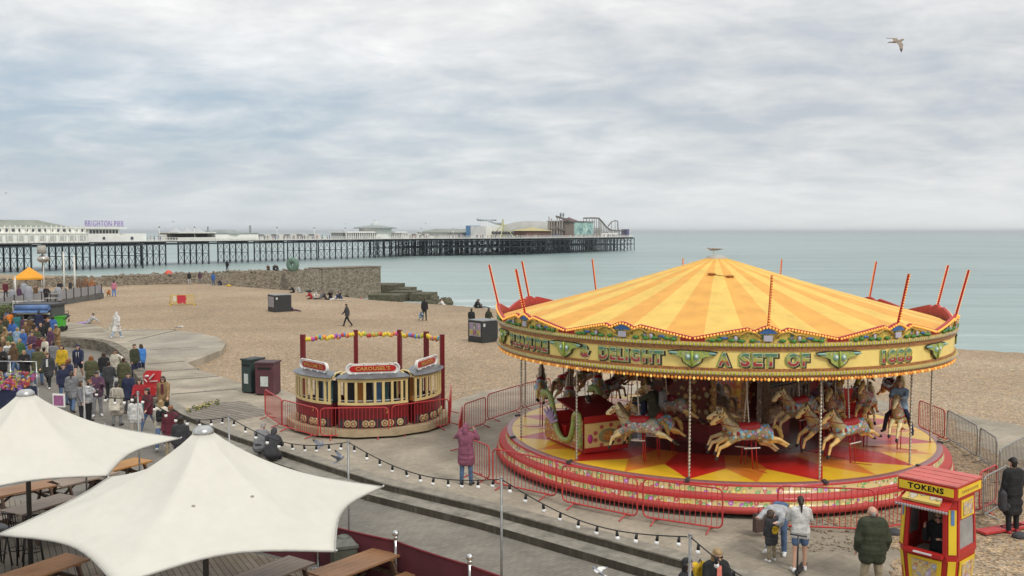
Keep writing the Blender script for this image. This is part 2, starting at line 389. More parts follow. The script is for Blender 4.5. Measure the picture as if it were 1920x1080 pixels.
def riser_mat():
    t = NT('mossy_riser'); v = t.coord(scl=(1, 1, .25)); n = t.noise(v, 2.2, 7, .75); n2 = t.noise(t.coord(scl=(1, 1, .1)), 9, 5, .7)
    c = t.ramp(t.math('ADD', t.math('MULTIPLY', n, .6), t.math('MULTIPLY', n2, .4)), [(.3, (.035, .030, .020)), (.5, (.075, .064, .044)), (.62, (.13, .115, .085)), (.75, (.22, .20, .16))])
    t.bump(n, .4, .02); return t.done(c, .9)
M_riser = riser_mat(); M_road = brickroad_mat(); M_sea = sea_mat()
M_stone = None
def stone_mat(name, c0, c1, c2, sc=1.0, moss=None):
    t = NT(name); v = t.coord(scl=(1, 1, 1.6)); vo = t.n('TexVoronoi'); vo.feature = 'F1'; vo.inputs['Scale'].default_value = 1.6*sc; t.l(v, vo.inputs[0])
    sp = t.n('SeparateColor'); t.l(vo.outputs[1], sp.inputs[0]); n = t.noise(t.coord(), .9*sc, 7, .75)
    c = t.ramp(t.math('ADD', t.math('MULTIPLY', sp.outputs[0], .45), t.math('MULTIPLY', n, .6)), [(.25, c0), (.5, c1), (.8, c2)])
    if moss: c = t.mix(t.ramp(t.noise(t.coord(scl=(.3, .3, .5)), 1.0*sc, 5, .6), [(.45, 0.0), (.65, .6)]), c, moss)
    t.bump(t.math('ADD', vo.outputs[0], t.math('MULTIPLY', n, .6)), .5, .06); return t.done(c, .9, spec=.2)
M_stone = stone_mat('groyne_stone', (.10, .085, .065), (.20, .17, .13), (.33, .29, .23), 2.6)
M_mossy = stone_mat('weedy_stone', (.045, .043, .03), (.095, .088, .055), (.17, .15, .11), 2.6, (.070, .070, .038))
M_kerbstone = stone_mat('kerb_stone', (.10, .088, .065), (.185, .162, .125), (.27, .24, .19), 2.2)
def offset_poly(pts, d):
    out = []
    for i, p in enumerate(pts):
        a = Vector(pts[max(0, i-1)]); c = Vector(pts[min(len(pts)-1, i+1)]); t = (c-a).normalized(); n = Vector((-t.y, t.x)); out.append(tuple(Vector(p)+n*d))
    return out
# ---- sea, road, beach, promenade
MB().quad((-22000, 30, SEA_Z), (22000, -60, SEA_Z), (22000, 26000, SEA_Z), (-22000, 26000, SEA_Z)).build('sea', M_sea)['kind'] = 'structure'
rp = [(p[0], p[1], ROAD_Z) for p in offset_poly(EDGE, -.3)]+[(-60, 66, ROAD_Z), (-200, 70, ROAD_Z), (-200, -60, ROAD_Z), (26, -60, ROAD_Z)]
MB().add(rp, [tuple(range(len(rp)))]).build('road', M_road)['kind'] = 'structure'
def grid_mesh(xs, ys, zf):
    X, Y = np.meshgrid(xs, ys); Z = zf(X, Y); nx, ny = len(xs), len(ys)
    vs = np.stack([X.ravel(), Y.ravel(), Z.ravel()], 1).tolist(); fs = []
    for j in range(ny-1):
        for i in range(nx-1): a = j*nx+i; fs.append((a, a+1, a+nx+1, a+nx))
    return vs, fs
def terr(X, Y):
    z = beach_z(X, Y); e = seg_sd(EDGE, X, Y)        # + is the road side
    inside = np.clip((e+1.6)/1.2, 0, 1); return z*(1-inside)+np.minimum(z, -.9)*inside - np.where(e < 0, np.clip(1-(-e)/9, 0, 1)*.12, 0)
vs, fs = grid_mesh(np.concatenate([np.arange(-240, -60, 4), np.arange(-60, 60, 1.0), np.arange(60, 140, 4)]), np.concatenate([np.arange(-50, 14, 4), np.arange(14, 150, 1.0), np.arange(150, 260, 4)]), terr)
b = MB(); b.add(vs, fs, True); bo = b.build('beach', M_shingle); bo['kind'] = 'structure'
left = [EDGE[i] for i in range(len(EDGE))]
back = [tuple(at(px, py, 0).xy) for px, py in ((60, 604), (118, 603), (175, 609), (206, 618), (270, 617), (330, 619), (372, 624), (408, 632), (424, 643), (416, 656), (385, 668), (352, 680), (372, 694), (405, 703), (440, 714), (475, 724), (525, 728), (556, 742), (850, 752), (905, 733), (985, 722), (1090, 712))]
prom_poly = left[::-1]+[(16, 4), (22, 8), (21.5, 26), (19.5, 33), (14.5, 42), (9, 41.5)]
prom = left+[p for p in back]+[(9, 40.5), (14.5, 39.5), (18.2, 33.5), (19.5, 28.5), (30, 27), (34, 8), (30, -2)]
MB().prism(prom, -.8, 0.0, bottom=False).build('promenade', M_prom)['kind'] = 'structure'
# two long steps down to the street (left of the edge's direction is the street side)
st = EDGE[:9]; st_o = offset_poly(st, .58); st_o2 = offset_poly(st, .02)
b = MB()
for i in range(len(st)-1):
    a0, a1, o0, o1 = st_o2[i], st_o2[i+1], st_o[i], st_o[i+1]
    k = 0 if True else 0
    b.mat(0).quad((*a0, -.19), (*a1, -.19), (*o1, -.19), (*o0, -.19))
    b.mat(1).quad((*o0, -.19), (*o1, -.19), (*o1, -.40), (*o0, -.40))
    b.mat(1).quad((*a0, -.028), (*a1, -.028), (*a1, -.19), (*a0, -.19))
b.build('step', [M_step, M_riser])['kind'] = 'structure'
# coping strip along the top edge
cop = offset_poly(EDGE[:9], .03); copi = offset_poly(EDGE[:9], -.42); b = MB()
for i in range(8):
    b.prism([cop[i], copi[i], copi[i+1], cop[i+1]], -.03, .005)
b.build('kerb', mat('coping', (.27, .245, .20), .9, var=.25, vscale=3, bump=.2))['kind'] = 'structure'
# curved stone seat wall
wl = EDGE[8:]; 
def fine(pts, n=5):
    out = []
    for i in range(len(pts)-1):
        p0, p1, p2, p3 = [Vector(pts[max(0, min(len(pts)-1, j))]) for j in (i-1, i, i+1, i+2)]
        for k in range(n):
            t = k/n; out.append(tuple(.5*((2*p1)+(-p0+p2)*t+(2*p0-5*p1+4*p2-p3)*t*t+(-p0+3*p1-3*p2+p3)*t**3)))
    out.append(tuple(pts[-1])); return out
wl = fine(wl, 6); wo = offset_poly(wl, .30); wi = offset_poly(wl, -.25)
b = MB()
for i in range(len(wl)-1):
    zt = .02 + .22*min(1, i/8)
    b.prism([wo[i], wi[i], wi[i+1], wo[i+1]], -.45, .02+.22*min(1, i/10)+random.uniform(-.015, .015))
o = b.build('stone_wall', M_kerbstone); tag(o, 'low curved stone wall between the street crowd and the round concrete pad', 'wall')
# darker shallow step lines across the left part of the promenade, and the boarded patch
b = MB()
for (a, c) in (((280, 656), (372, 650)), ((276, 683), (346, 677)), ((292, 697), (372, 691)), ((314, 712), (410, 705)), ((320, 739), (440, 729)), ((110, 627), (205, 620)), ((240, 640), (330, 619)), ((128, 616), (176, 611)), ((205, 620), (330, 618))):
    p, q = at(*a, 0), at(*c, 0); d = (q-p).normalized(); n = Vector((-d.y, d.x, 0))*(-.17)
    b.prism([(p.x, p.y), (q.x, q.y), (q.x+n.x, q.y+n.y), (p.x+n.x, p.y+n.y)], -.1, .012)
b.build('step_line', mat('step_dark_concrete', (.17, .15, .12), .9, var=.3))['kind'] = 'structure'
b = MB(); b.prism([tuple(at(px, py, 0).xy) for px, py in ((243, 640), (330, 622), (398, 632), (417, 644), (405, 656), (372, 668), (300, 676), (262, 668))], -.1, .006)
b.build('concrete_pad', M_pad)['kind'] = 'structure'
def plank_mat(name, c0, c1, rot, w=.14, gap=.012):
    t = NT(name); v = t.coord(rot=(0, 0, rot)); sx = t.n('SeparateXYZ'); t.l(v, sx.inputs[0])
    br = t.n('TexBrick'); br.inputs['Scale'].default_value = 1; br.inputs['Brick Width'].default_value = 2.4; br.inputs['Row Height'].default_value = w; br.inputs['Mortar Size'].default_value = gap
    br.inputs['Color1'].default_value = (*c0, 1); br.inputs['Color2'].default_value = (*c1, 1); br.inputs['Mortar'].default_value = (.02, .017, .014, 1); t.l(v, br.inputs[0])
    g = t.noise(t.coord(scl=(1, 14, 1), rot=(0, 0, rot)), 3, 6, .7); c = t.mix(1, br.outputs[0], t.ramp(g, [(.3, .65), (.7, 1.2)]), 'MULTIPLY')
    t.bump(br.outputs['Fac'], -.5, .01); return t.done(c, .75)
M_board = plank_mat('weathered_boards', (.19, .16, .125), (.25, .215, .17), R(38), .28, .02)
b = MB(); b.prism([tuple(at(px, py, 0).xy) for px, py in ((345, 769), (392, 757), (452, 752), (512, 776), (430, 790), (392, 796), (352, 779))], -.1, .014)
b.build('boardwalk', M_board)['kind'] = 'structure'
# shingle washed over the concrete round the ride and the booth
def rough_poly(pts, jit=.22, n=6):
    pts = pts+[pts[0]]; out = []
    for p, q in zip(pts[:-1], pts[1:]):
        for k in range(n):
            t = k/n; out.append((p[0]+(q[0]-p[0])*t+random.uniform(-jit, jit), p[1]+(q[1]-p[1])*t+random.uniform(-jit, jit)))
    return out
sp = [tuple(at(px, py, 0).xy) for px, py in ((1500, 958), (1560, 985), (1640, 1000), (1685, 1035), (1690, 1085))]+[(7.6, 14.2), (9.5, 9), (16, 8), (21, 16), (20, 24)]+[tuple(at(px, py, 0).xy) for px, py in ((1925, 866), (1880, 868), (1850, 838), (1800, 800), (1765, 770), (1700, 760))]+[(8.5, 30)]
b = MB(); b.prism(rough_poly(sp), -.1, .02, bottom=False); b.build('shingle_drift', M_shingle)['kind'] = 'structure'
# scattered pebbles at the edge of the drift: nobody could count them
b = MB()
for i in range(420):
    p = at(random.uniform(1440, 1680), random.uniform(958, 1035), 0)
    if random.random() < .7 and p.x < 5.4: continue
    r = random.uniform(.012, .045); b.ball((p.x, p.y, r*.5), (r, r*.8, r*.6), 5, 4)
b.build('pebble_scatter', mat('pebbles', (.34, .27, .19), .85, var=.4, vscale=30))['kind'] = 'stuff'
# ---- the stone groyne running out to sea
g = thing('groyne', 'long stone groyne wall at the back of the beach with a square block end', 'wall', (-54, 127, 0), math.atan2(33, 31))
GL = math.hypot(31, 33)
def gp(s, w, z): return (s, w, z)
prof = MB()
for i in range(30):
    s0 = -70+i*(GL+64)/30*1.0; s1 = -70+(i+1)*(GL+64)/30
    h = .95+random.uniform(-.12, .12); prof.prism([(s0, -.6), (s1, -.6), (s1, 2.6), (s0, 2.6)], -6, h)
prof.build('rubble_wall', M_stone, g)
MB().prism([(GL-12, -.75), (GL, -.75), (GL, 3.0), (GL-12, 3.0)], -7, 1.0).build('end_block', stone_mat('ashlar', (.12, .10, .075), (.20, .175, .13), (.30, .265, .21), 1.8), g)
MB().prism([(GL-12.1, -.85), (GL+.1, -.85), (GL+.1, 3.1), (GL-12.1, 3.1)], 1.0, 1.14).build('coping', M_stone, g)
rr = MB()
for i in range(240):
    s = random.uniform(-70, GL-13); rr.ball((s, random.uniform(-.7, 2.4), .95), (random.uniform(.15, .5), random.uniform(.15, .4), random.uniform(.1, .3)), 6, 5)
ro = rr.build('loose_rubble', M_stone, g); ro['kind'] = 'stuff'
for (px0, px1, pt, Y, dep, lab) in ((668, 741, 534, 161, 7, 'dark weedy block directly at the foot of the groyne end'), (732, 765, 541, 160, 6, 'small dark block between the weedy block and the flat green slab'), (725, 776, 547, 153, 5, 'flat pale topped slab below the weedy block'), (768, 804, 551, 150, 6, 'last weedy square block at the seaward end of the groyne'), (690, 750, 553, 148, 5, 'low green slab nearest the seated people in red')):
    p0, p1 = atY(px0, pt, Y), atY(px1, pt, Y); o = MB().prism([(p0.x, Y), (p1.x, Y-1), (p1.x+1, Y+dep-1), (p0.x+1, Y+dep)], -7, p0.z).build('stone_block', M_mossy)
    tag(o, lab, 'block', 'stone blocks below the groyne')
rb = MB()
for i in range(60):
    p = atY(random.uniform(800, 842), 562, random.uniform(140, 150)); rb.ball((p.x, p.y, -5+random.uniform(0, 1.4)-max(0, p.x+12)*.06), (random.uniform(.4, 1), random.uniform(.4, 1), random.uniform(.3, .7)), 6, 5)
rb.build('weedy_rocks', M_mossy)['kind'] = 'stuff'
# green rounded sculpture standing on the groyne: a plain stand-in
t = thing('round_sculpture', 'round green metal sculpture standing on the groyne', 'sculpture', atY(549, 509, 143.5), R(-20), None, .66)
m = MB()
prof = []
for i in range(17):
    a = 2*PI*i/16; prof.append((.95+.72*math.cos(a), .62*math.sin(a)))
m.lathe(prof, 28)
for i, p in enumerate(m.v): m.v[i] = (p[0], p[2]*.9, p[1]*1.02+1.6)
m.build('ring', mat('verdigris', (.13, .22, .17), .7, var=.25, vscale=2), t)
MB().box((0, 0, -.3), (1.4, 1.2, .7)).build('plinth', M_stone, t)
# ================================================================ THE PIER
UX, UY = .522, .853; PO = Vector((-40, 434, 0)); PANG = math.atan2(UY, UX); DZ = 3.9
def pier_u(px, w=0.0):
    """distance along the pier of the point seen at px on its line (w: to the left of its axis)"""
    k = (px-960)/FPX; X0 = -40-UY*w; Y0 = 434+UX*w
    return (k*Y0-X0)/(UX-k*UY)
def pier_z(px, py, w=0.0):
    u = pier_u(px, w); Y = 434+UX*w+UY*u; return atY(px, py, Y).z
M_iron = mat('pier_iron', (.042, .056, .064), .75, var=.2, vscale=.5); M_pw = mat('pier_white', (.84, .83, .78), .7, var=.06, vscale=.4)
M_pw2 = mat('pier_cream', (.70, .69, .63), .7, var=.08, vscale=.4); M_proof = mat('pier_lead_roof', (.27, .30, .29), .7, var=.12, vscale=.3); M_pglass = mat('pier_dark_glass', (.07, .08, .09), .25, var=0)
M_pgreen = mat('pier_green_roof', (.25, .27, .23), .7, var=.15, vscale=.3); M_purple = mat('sign_purple', (.25, .11, .46), .5, var=.05)
M_deckb = mat('pier_deck_timber', (.055, .058, .060), .85, var=.2)
pier = thing('pier', 'long iron pleasure pier on braced legs running out to sea', 'pier', PO, PANG)
HEAD = [(0, 0), (42, -27), (178, -25), (178, 40), (0, 40)]          # w = left of the axis
U0 = -330
deck = MB().prism([(U0, -12), (-163, -12), (-160, 0), (0, 0), (0, 20), (U0, 20)], DZ-.35, DZ).prism(HEAD, DZ-.35, DZ-.004)
deck.build('deck', M_deckb, pier)
gd = MB()
for (a, c) in (((U0, -11.9), (-163, -11.9)), ((-163, -11.9), (-160, .1)), ((-160, .1), (0, .1)), ((0, .1), (42, -26.8)), ((42, -26.8), (178, -24.8)), ((178, -24.8), (178, 39)), ((U0, 19.8), (0, 19.8)), ((U0, 9), (0, 9))):
    gd.bar((*a, DZ-1.05), (*c, DZ-1.05), 1.35, .3)
gd.build('girder', M_iron, pier)
def trestle(u, ws, braced, levels=2):
    m = MB(); zb, zt = SEA_Z-.6, DZ-.35
    for w in ws: m.tube([(u, w, zb), (u, w, zt)], .26, 6)
    zs = [zb+.4, zb+(zt-zb)*.52, zt-.3]
    for a, c in zip(ws[:-1], ws[1:]):
        m.bar((u, a, zs[1]), (u, c, zs[1]), .22)
        if braced:
            for z0, z1 in zip(zs[:-1], zs[1:]):
                m.bar((u+.1, a, z0), (u+.1, c, z1), .09); m.bar((u-.1, c, z0), (u-.1, a, z1), .09)
    m.bar((u, ws[0], zt-.2), (u, ws[-1], zt-.2), .4)
    m.build('trestle', M_iron, pier)
for k in range(19): trestle(-324+18*k, [-11.6, -8.2, -4.9, -1.5, 1.8, 5.2, 8.6, 12.0] if -324+18*k < -160 else [.4, 3.6, 6.8, 10.0, 13.2, 16.4], True)
for k in range(36):
    u = 2+5*k; lo = -27*min(1, u/42)+.8; trestle(u, [lo+i*(39-lo)/10 for i in range(11)], k % 2 == 0)
lb = MB()
for (a, c) in (((0, .4), (42, -26.5)), ((42, -26.5), (178, -24.5)), ((20, 8), (176, 6)), ((20, 20), (176, 20))):
    lb.bar((*a, -.2), (*c, -.2), .22); lb.bar((*a, 1.9), (*c, 1.9), .22)
    n = int(math.dist(a, c)/7)
    for i in range(n):
        p = [a[j]+(c[j]-a[j])*i/n for j in (0, 1)]; q = [a[j]+(c[j]-a[j])*(i+1)/n for j in (0, 1)]
        lb.bar((*p, -3.8), (*q, -.2), .12); lb.bar((*q, -3.8), (*p, -.2), .12); lb.bar((*p, -.2), (*q, 2.9), .10); lb.bar((*q, -.2), (*p, 2.9), .10)
lb.build('lattice', M_iron, pier)
rl = MB()
for (a, c) in (((-160, .15), (0, .15)), ((0, .15), (42, -26.8)), ((42, -26.8), (178, -24.8))):
    a3, c3 = Vector((*a, DZ)), Vector((*c, DZ)); L = (c3-a3).length
    for z in (.12, .6, 1.15): rl.bar(a3+Vector((0, 0, z)), c3+Vector((0, 0, z)), .12 if z > .2 else .24)
    for i in range(int(L/1.1)): p = a3.lerp(c3, i*1.1/L); rl.bar(p, p+Vector((0, 0, 1.15)), .10)
rl.build('railing', M_pw, pier)
# wind shelters / back screen in the middle of the deck
for lo_, hi_ in ((0, 23), (34, 46)):
  sh = MB()
  for i in range(lo_, hi_):
    u = -140+3.4*i
    sh.box((u, 6.5, DZ+1.1), (2.9, .25, 2.2)); 
    if i % 2: sh.box((u, 6.5, DZ+2.25), (3.2, 1.6, .12))
  sh.build('wind_screen', M_pw2, pier)
def on_pier(name, label, cat, px, w, group=None, dz=0.0):
    u = pier_u(px, w); p = PO+Vector((UX*u-UY*w, UY*u+UX*w, DZ+dz)); t = thing(name, label, cat, p, PANG, group); return t, u
# ---- entrance pavilion at the left
t, u0 = on_pier('pavilion', 'long white pier pavilion with round windows and a grey roof', 'building', -80, -11.5)
u1 = pier_u(165, -11)-u0; ztop = pier_z(100, 438, -11)-DZ; zup = pier_z(100, 427, -9)-DZ; zrf = pier_z(90, 413, -4)-DZ
MB().prism([(0, .3), (u1, .3), (u1, 14), (0, 14)], 0, ztop).build('lower_wall', M_pw, t)
MB().prism([(0, 1.6), (u1, 1.6), (u1, 13.4), (0, 13.4)], ztop, zup).build('upper_wall', M_pw, t)
pl = MB()
for i in range(26): pl.box((i*u1/25, .2, ztop/2), (.28, .3, ztop)); pl.box((i*u1/25, 1.5, ztop+(zup-ztop)/2+.3), (.3, .35, zup-ztop+.6))
pl.bar((0, .2, ztop), (u1, .2, ztop), .3); pl.bar((0, 1.5, zup), (u1, 1.5, zup), .3); pl.build('pilaster', M_pw2, t)['kind'] = 'stuff'
rf = MB(); n = 8
ringp = [(2.2+i*0, zup) for i in range(1)]
rf.add([(2, 2.2, zup), (u1-3, 2.2, zup), (u1-3, 13, zup), (2, 13, zup), (7, 6, zrf), (u1-12, 6, zrf), (u1-12, 9.5, zrf), (7, 9.5, zrf)], [(0, 1, 5, 4), (1, 2, 6, 5), (2, 3, 7, 6), (3, 0, 4, 7), (4, 5, 6, 7)])
rf.build('roof', M_pgreen, t)
for i in range(20):
    uu = (i+.5)*u1/20
    o = MB().tube([(uu, 1.62, ztop+(zup-ztop)*.55), (uu, 1.45, ztop+(zup-ztop)*.55)], .42, 12).build('round_window', M_pglass, t)
for i in range(12):
    uu = (i+.5)*u1/12
    MB().box((uu, .27, ztop*.5), (2.0, .12, ztop*.55)).build('window', mat('pier_pale_glass', (.50, .50, .47), .35, var=.15, vscale=1.2), t)
t, u0 = on_pier('entrance_block', 'white tiered pier building carrying the big purple lettering', 'building', 165, -.5)
ub = pier_u(235, -.5)-u0; uc = pier_u(276, -.5)-u0; z1 = pier_z(200, 440)-DZ; z2 = pier_z(200, 429)-DZ; z3 = pier_z(200, 426)-DZ; zc = pier_z(255, 438)-DZ
MB().prism([(0, 0), (ub, 0), (ub, 14), (0, 14)], 0, z1).build('lower_wall', M_pw, t)
MB().prism([(1, 1.2), (ub-1, 1.2), (ub-1, 13), (1, 13)], z1, z2).build('upper_wall', M_pw, t)
MB().prism([(-.6, -.2), (ub+.8, -.2), (ub+.8, 14), (-.6, 14)], z2, z3).build('cornice', M_pw, t)
MB().prism([(ub, .2), (uc, .2), (uc, 13), (ub, 13)], 0, zc).build('side_wing', M_pw, t)
for i in range(9): MB().box((2+i*(ub-4)/8, 1.18, (z1+z2)/2), (.8, .1, (z2-z1)*.6)).build('window', M_pglass, t)
for px in (194, 247): MB().tube([(pier_u(px)-u0, .15, z1*.5), (pier_u(px)-u0, -.06, z1*.5)], .5, 12).build('round_window', M_pglass, t)
sg, us = on_pier('pier_sign', 'big purple capital letters in a row on the white pier building roof', 'sign', 198, .3, dz=z3)
span = pier_u(234, .3)-pier_u(162, .3); hh = pier_z(198, 415.5, .3)-DZ-z3
me = text_mesh('BRIGHTON PIER', 1.0, .10, -.012, spacing=1.18); v, f = mesh_vf(me); xs = [p[0] for p in v]; zs = [p[2] for p in v]; sx = span/(max(xs)-min(xs)); sz = hh/(max(zs)-min(zs))
m = MB(); m.add([(p[0]*sx, p[1], (p[2]-min(zs))*sz+.25) for p in v], f); m.build('lettering', M_purple, sg)
m = MB()
for i in range(27): m.bar((-span/2+i*span/26, .35, 0), (-span/2+i*span/26, .35, hh+.3), .05)
for z in (.2, hh*.55, hh+.25): m.bar((-span/2, .3, z), (span/2, .3, z), .08)
m.build('frame', mat('sign_frame', (.45, .43, .50), .6), sg)
# ---- kiosks with little domes
t, u0 = on_pier('kiosk_hall', 'white flat fronted pier hall with low grey domed roofs', 'building', 405, .8)
ua = pier_u(485, .8)-u0; zt = pier_z(445, 438, .8)-DZ
MB().prism([(0, 0), (ua, 0), (ua, 11), (0, 11)], 0, zt).build('wall', M_pw, t)
dm = MB()
zd = pier_z(433, 430, 5)-DZ-zt
for uc_, r_, h_ in ((ua*.42, ua*.30, zd), (ua*.03, ua*.12, zd*.8)): dm.lathe([(r_, zt), (r_*.85, zt+h_*.5), (r_*.5, zt+h_*.9), (.05, zt+h_)], 16, (uc_, 5, 0))
dm.prism([(ua*.0, -.3), (ua+.2, -.3), (ua+.2, 11.2), (0, 11.2)], zt, zt+.3); dm.build('roof', M_proof, t)
MB().box((ua*-.08, 2, zt+1.2), (.4, .4, 2.6)).box((ua*.9, 2, zt+1.6), (.5, .5, 2.8)).build('finial', M_proof, t)
t, u0 = on_pier('stall_row', 'row of open pier stalls with dark fronts beside the flat fronted hall', 'building', 335, 1)
ua = pier_u(404, 1)-u0
MB().prism([(0, 4), (ua, 4), (ua, 10), (0, 10)], 0, 2.6).build('wall', mat('stall_dark', (.12, .12, .10), .7), t)
MB().prism([(0, 0), (ua, 0), (ua, .3), (0, .3)], 0, 1.2).build('counter', M_pw2, t)
MB().prism([(-.5, -.6), (ua, -.6), (ua, 10), (-.5, 10)], 2.6, 3.0).build('canopy', M_pw2, t)
cn = MB()
for i in range(3): cn.lathe([(2.4, 3.0), (1.3, 4.0), (.05, 5.2)], 8, (3+i*(ua-6)/2, 5, 0))
cn.build('roof', mat('pale_grey_roof', (.42, .44, .45), .7), t)
# ---- cupola kiosk in the middle
t, u0 = on_pier('cupola_kiosk', 'white octagonal pier kiosk with a wide eave and domed cupola', 'building', 704, 6)
zw = pier_z(704, 428, 6)-DZ; zc2 = pier_z(693, 413, 6)-DZ; rr = 7.0
MB().lathe([(rr, 0), (rr, zw)], 8).build('wall', M_pw, t)
MB().lathe([(rr*1.35, zw-.1), (rr*1.35, zw+.25), (rr*.45, zw+1.2)], 8, smooth=False).build('eave', M_proof, t)
MB().lathe([(rr*.30, zw+.9), (rr*.27, zw+1.9), (rr*.13, zw+2.9), (.15, zw+3.6), (.12, zc2)], 12).build('cupola', mat('cupola_lead', (.52, .56, .55), .6), t)
MB().ball((0, 0, zc2-.4), .55).build('finial', M_proof, t)
t, u0 = on_pier('arcade', 'long low white arcade with a colonnade on the pier below the cupola', 'building', 652, .8)
ua = pier_u(762, .8)-u0
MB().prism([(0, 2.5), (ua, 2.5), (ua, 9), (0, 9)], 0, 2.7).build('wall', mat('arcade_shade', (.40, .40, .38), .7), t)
m = MB()
for i in range(30): m.box((i*ua/29, .5, 1.35), (.45, .3, 2.7))
m.build('colonnade', M_pw, t); MB().prism([(-.3, 0), (ua+.3, 0), (ua+.3, 9.2), (-.3, 9.2)], 2.7, 3.3).build('roof', M_pw, t)
# ---- amusements on the pier head
def headpt(px, w): return on_pier
WH = -20.0     # near side of the head
t, u0 = on_pier('amusement_hall', 'low green roofed amusement hall at the start of the pier head', 'building', 838, 4)
ua = pier_u(908, 4)-u0; zt = pier_z(870, 436, 4)-DZ; zr = pier_z(870, 429, 4)-DZ
MB().prism([(0, 0), (ua, 0), (ua, 18), (0, 18)], 0, zt).build('wall', M_pw2, t)
MB().add([(-.5, -1, zt), (ua, -1, zt), (ua, 19, zt), (-.5, 19, zt), (4, 9, zr), (ua-2, 9, zr)], [(0, 1, 5, 4), (2, 3, 4, 5), (1, 2, 5), (3, 0, 4), (0, 3, 2, 1)]).build('roof', M_pgreen, t)
t, u0 = on_pier('slide_house', 'white and blue ride house with a curved slide on top', 'building', 905, -8)
ua = pier_u(934, -8)-u0; zt = pier_z(918, 424, -8)-DZ; zr = pier_z(918, 412, -8)-DZ
MB().prism([(0, -2), (ua, -2), (ua, 7.1), (0, 7.1)], 0, zt).build('wall', M_pw, t)
MB().prism([(0, 7.2), (ua*.6, 7.2), (ua*.6, 10), (0, 10)], 0, zt*1.05).build('tower', mat('ride_blue', (.13, .27, .46), .5), t)
MB().tube([(-3, 1, zr), (ua*.4, 1, zr*.98), (ua*.9, 1, zr*.82), (ua*1.3, 1, zr*.8)], .6, 8).tube([(0, 3, zr*.98), (ua*1.2, 3, zr)], .45, 8).build('slide', mat('ride_grey', (.42, .47, .50), .4), t)
m = MB()
for i in range(6): m.bar((i*ua/5, 1, zt), (i*ua/5, 1, zr*.97), .25)
m.build('support', M_pw, t)
t, u0 = on_pier('yellow_ride', 'spindly yellow swing ride with crossed arms on the pier head', 'ride', 943, -14)
zt = pier_z(943, 419, -14)-DZ; m = MB()
for a in range(4): m.bar((6*math.cos(a*PI/2+.4), 6*math.sin(a*PI/2+.4), 0), (0, 0, zt), .32)
m.bar((-10, 0, zt*.45), (10, 0, zt*.45), .3); m.bar((-8, -2, zt*.9), (8, 2, zt*.9), .35); [m.bar((-8+2*q, 3, 0), (-6+2*q, 3, zt*(.3+.08*(q%4))), .22) for q in range(8)]; m.bar((0, 0, 0), (0, 0, zt+2), .6)
m.build('frame', mat('ride_yellow', (.56, .56, .28), .6, var=.15), t)
m = MB()
for i in range(7): m.ball((-9+3*i, 0, zt*.38), .9, 8, 6)
m.build('seat', mat('ride_dark', (.10, .10, .12), .5), t)
t, u0 = on_pier('dome', 'broad pale grey dome rising above the pier head rides', 'building', 995, 12)
zt = pier_z(993, 414, 12)-DZ; rd = (pier_u(1040, 12)-pier_u(955, 12))*.40
pr = [(rd*math.cos(a), 1.5+(zt-1.5)*math.sin(a)) for a in [i*PI/2/9 for i in range(10)]]; pr[-1] = (.05, zt)
MB().lathe([(rd, 0)]+pr, 28).build('shell', mat('dome_canvas', (.36, .36, .33), .7, var=.12, vscale=.2), t)
t, u0 = on_pier('fairground_stall', 'brown and yellow fairground stall in front of the grey dome', 'building', 1010, -16)
ua = pier_u(1032, -16)-u0; zt = pier_z(1010, 433, -16)-DZ; zr = pier_z(1010, 426, -16)-DZ
MB().prism([(-ua, 0), (ua, 0), (ua, 8), (-ua, 8)], 0, zt).build('wall', mat('stall_brown', (.22, .12, .085), .7, var=.3, vscale=.6), t)
MB().add([(-ua*1.1, -1, zt), (ua*1.1, -1, zt), (ua*1.1, 9, zt), (-ua*1.1, 9, zt), (0, 4, zr)], [(0, 1, 4), (1, 2, 4), (2, 3, 4), (3, 0, 4), (0, 3, 2, 1)]).build('canopy', mat('stall_ochre', (.44, .38, .17), .7), t)
t, u0 = on_pier('timber_ride', 'tall timber framed ride with sloping dark runs at the pier end', 'ride', 1056, -19)
zt = pier_z(1050, 406, -19)-DZ; ua = (pier_u(1072, -19)-u0); m = MB(); M_tim = mat('ride_timber', (.17, .15, .135), .8)
for i in range(7):
    x = -ua*.7+i*ua*.28; h = zt*(1-.09*i); m.bar((x, 0, 0), (x, 0, h), .45); m.bar((x, 5, 0), (x, 5, h), .45); m.bar((x, 0, h*.5), (x, 5, h*.5), .3)
m.build('frame', mat('ride_pale_timber', (.44, .40, .36), .8), t)
MB().bar((-ua*.8, 0, zt), (ua, 0, zt*.80), .9).bar((-ua*.9, -.5, zt*.48), (ua*.9, -.5, zt*.22), .9).build('track', M_tim, t)
MB().ball((-ua*.3, 0, zt+1.0), (.6, .6, 1.2)).ball((ua*.0, 0, zt+1.0), (.5, .5, 1.2)).build('finial', mat('ride_grey2', (.2, .22, .24), .6), t)
t, u0 = on_pier('ghost_house', 'brown ride building with a pale green painted front and dark eaves', 'building', 1076, -21)
ua = pier_u(1112, -21)-u0; ul = pier_u(1063, -21)-u0; z0 = .6; zt = pier_z(1095, 416.5, -21)-DZ
MB().prism([(ul, 1), (-.1, 0), (-.1, 12), (ul, 12)], 0, zt*1.02).build('side_wall', mat('ghost_brown', (.19, .155, .13), .8), t)
MB().prism([(0, 0), (ua, 0), (ua, 12), (0, 12)], 0, zt).build('front_wall', mat('ghost_base', (.50, .55, .49), .7), t)
t2 = NT('painted_front'); v = t2.coord(scl=(.35, 1, .35)); n = t2.noise(v, .9, 5, .6, 1.2); cc = t2.ramp(n, [(.36, (.11, .23, .24)), (.47, (.32, .50, .46)), (.62, (.46, .62, .54)), (.75, (.62, .70, .62))]); t2.done(cc, .6)
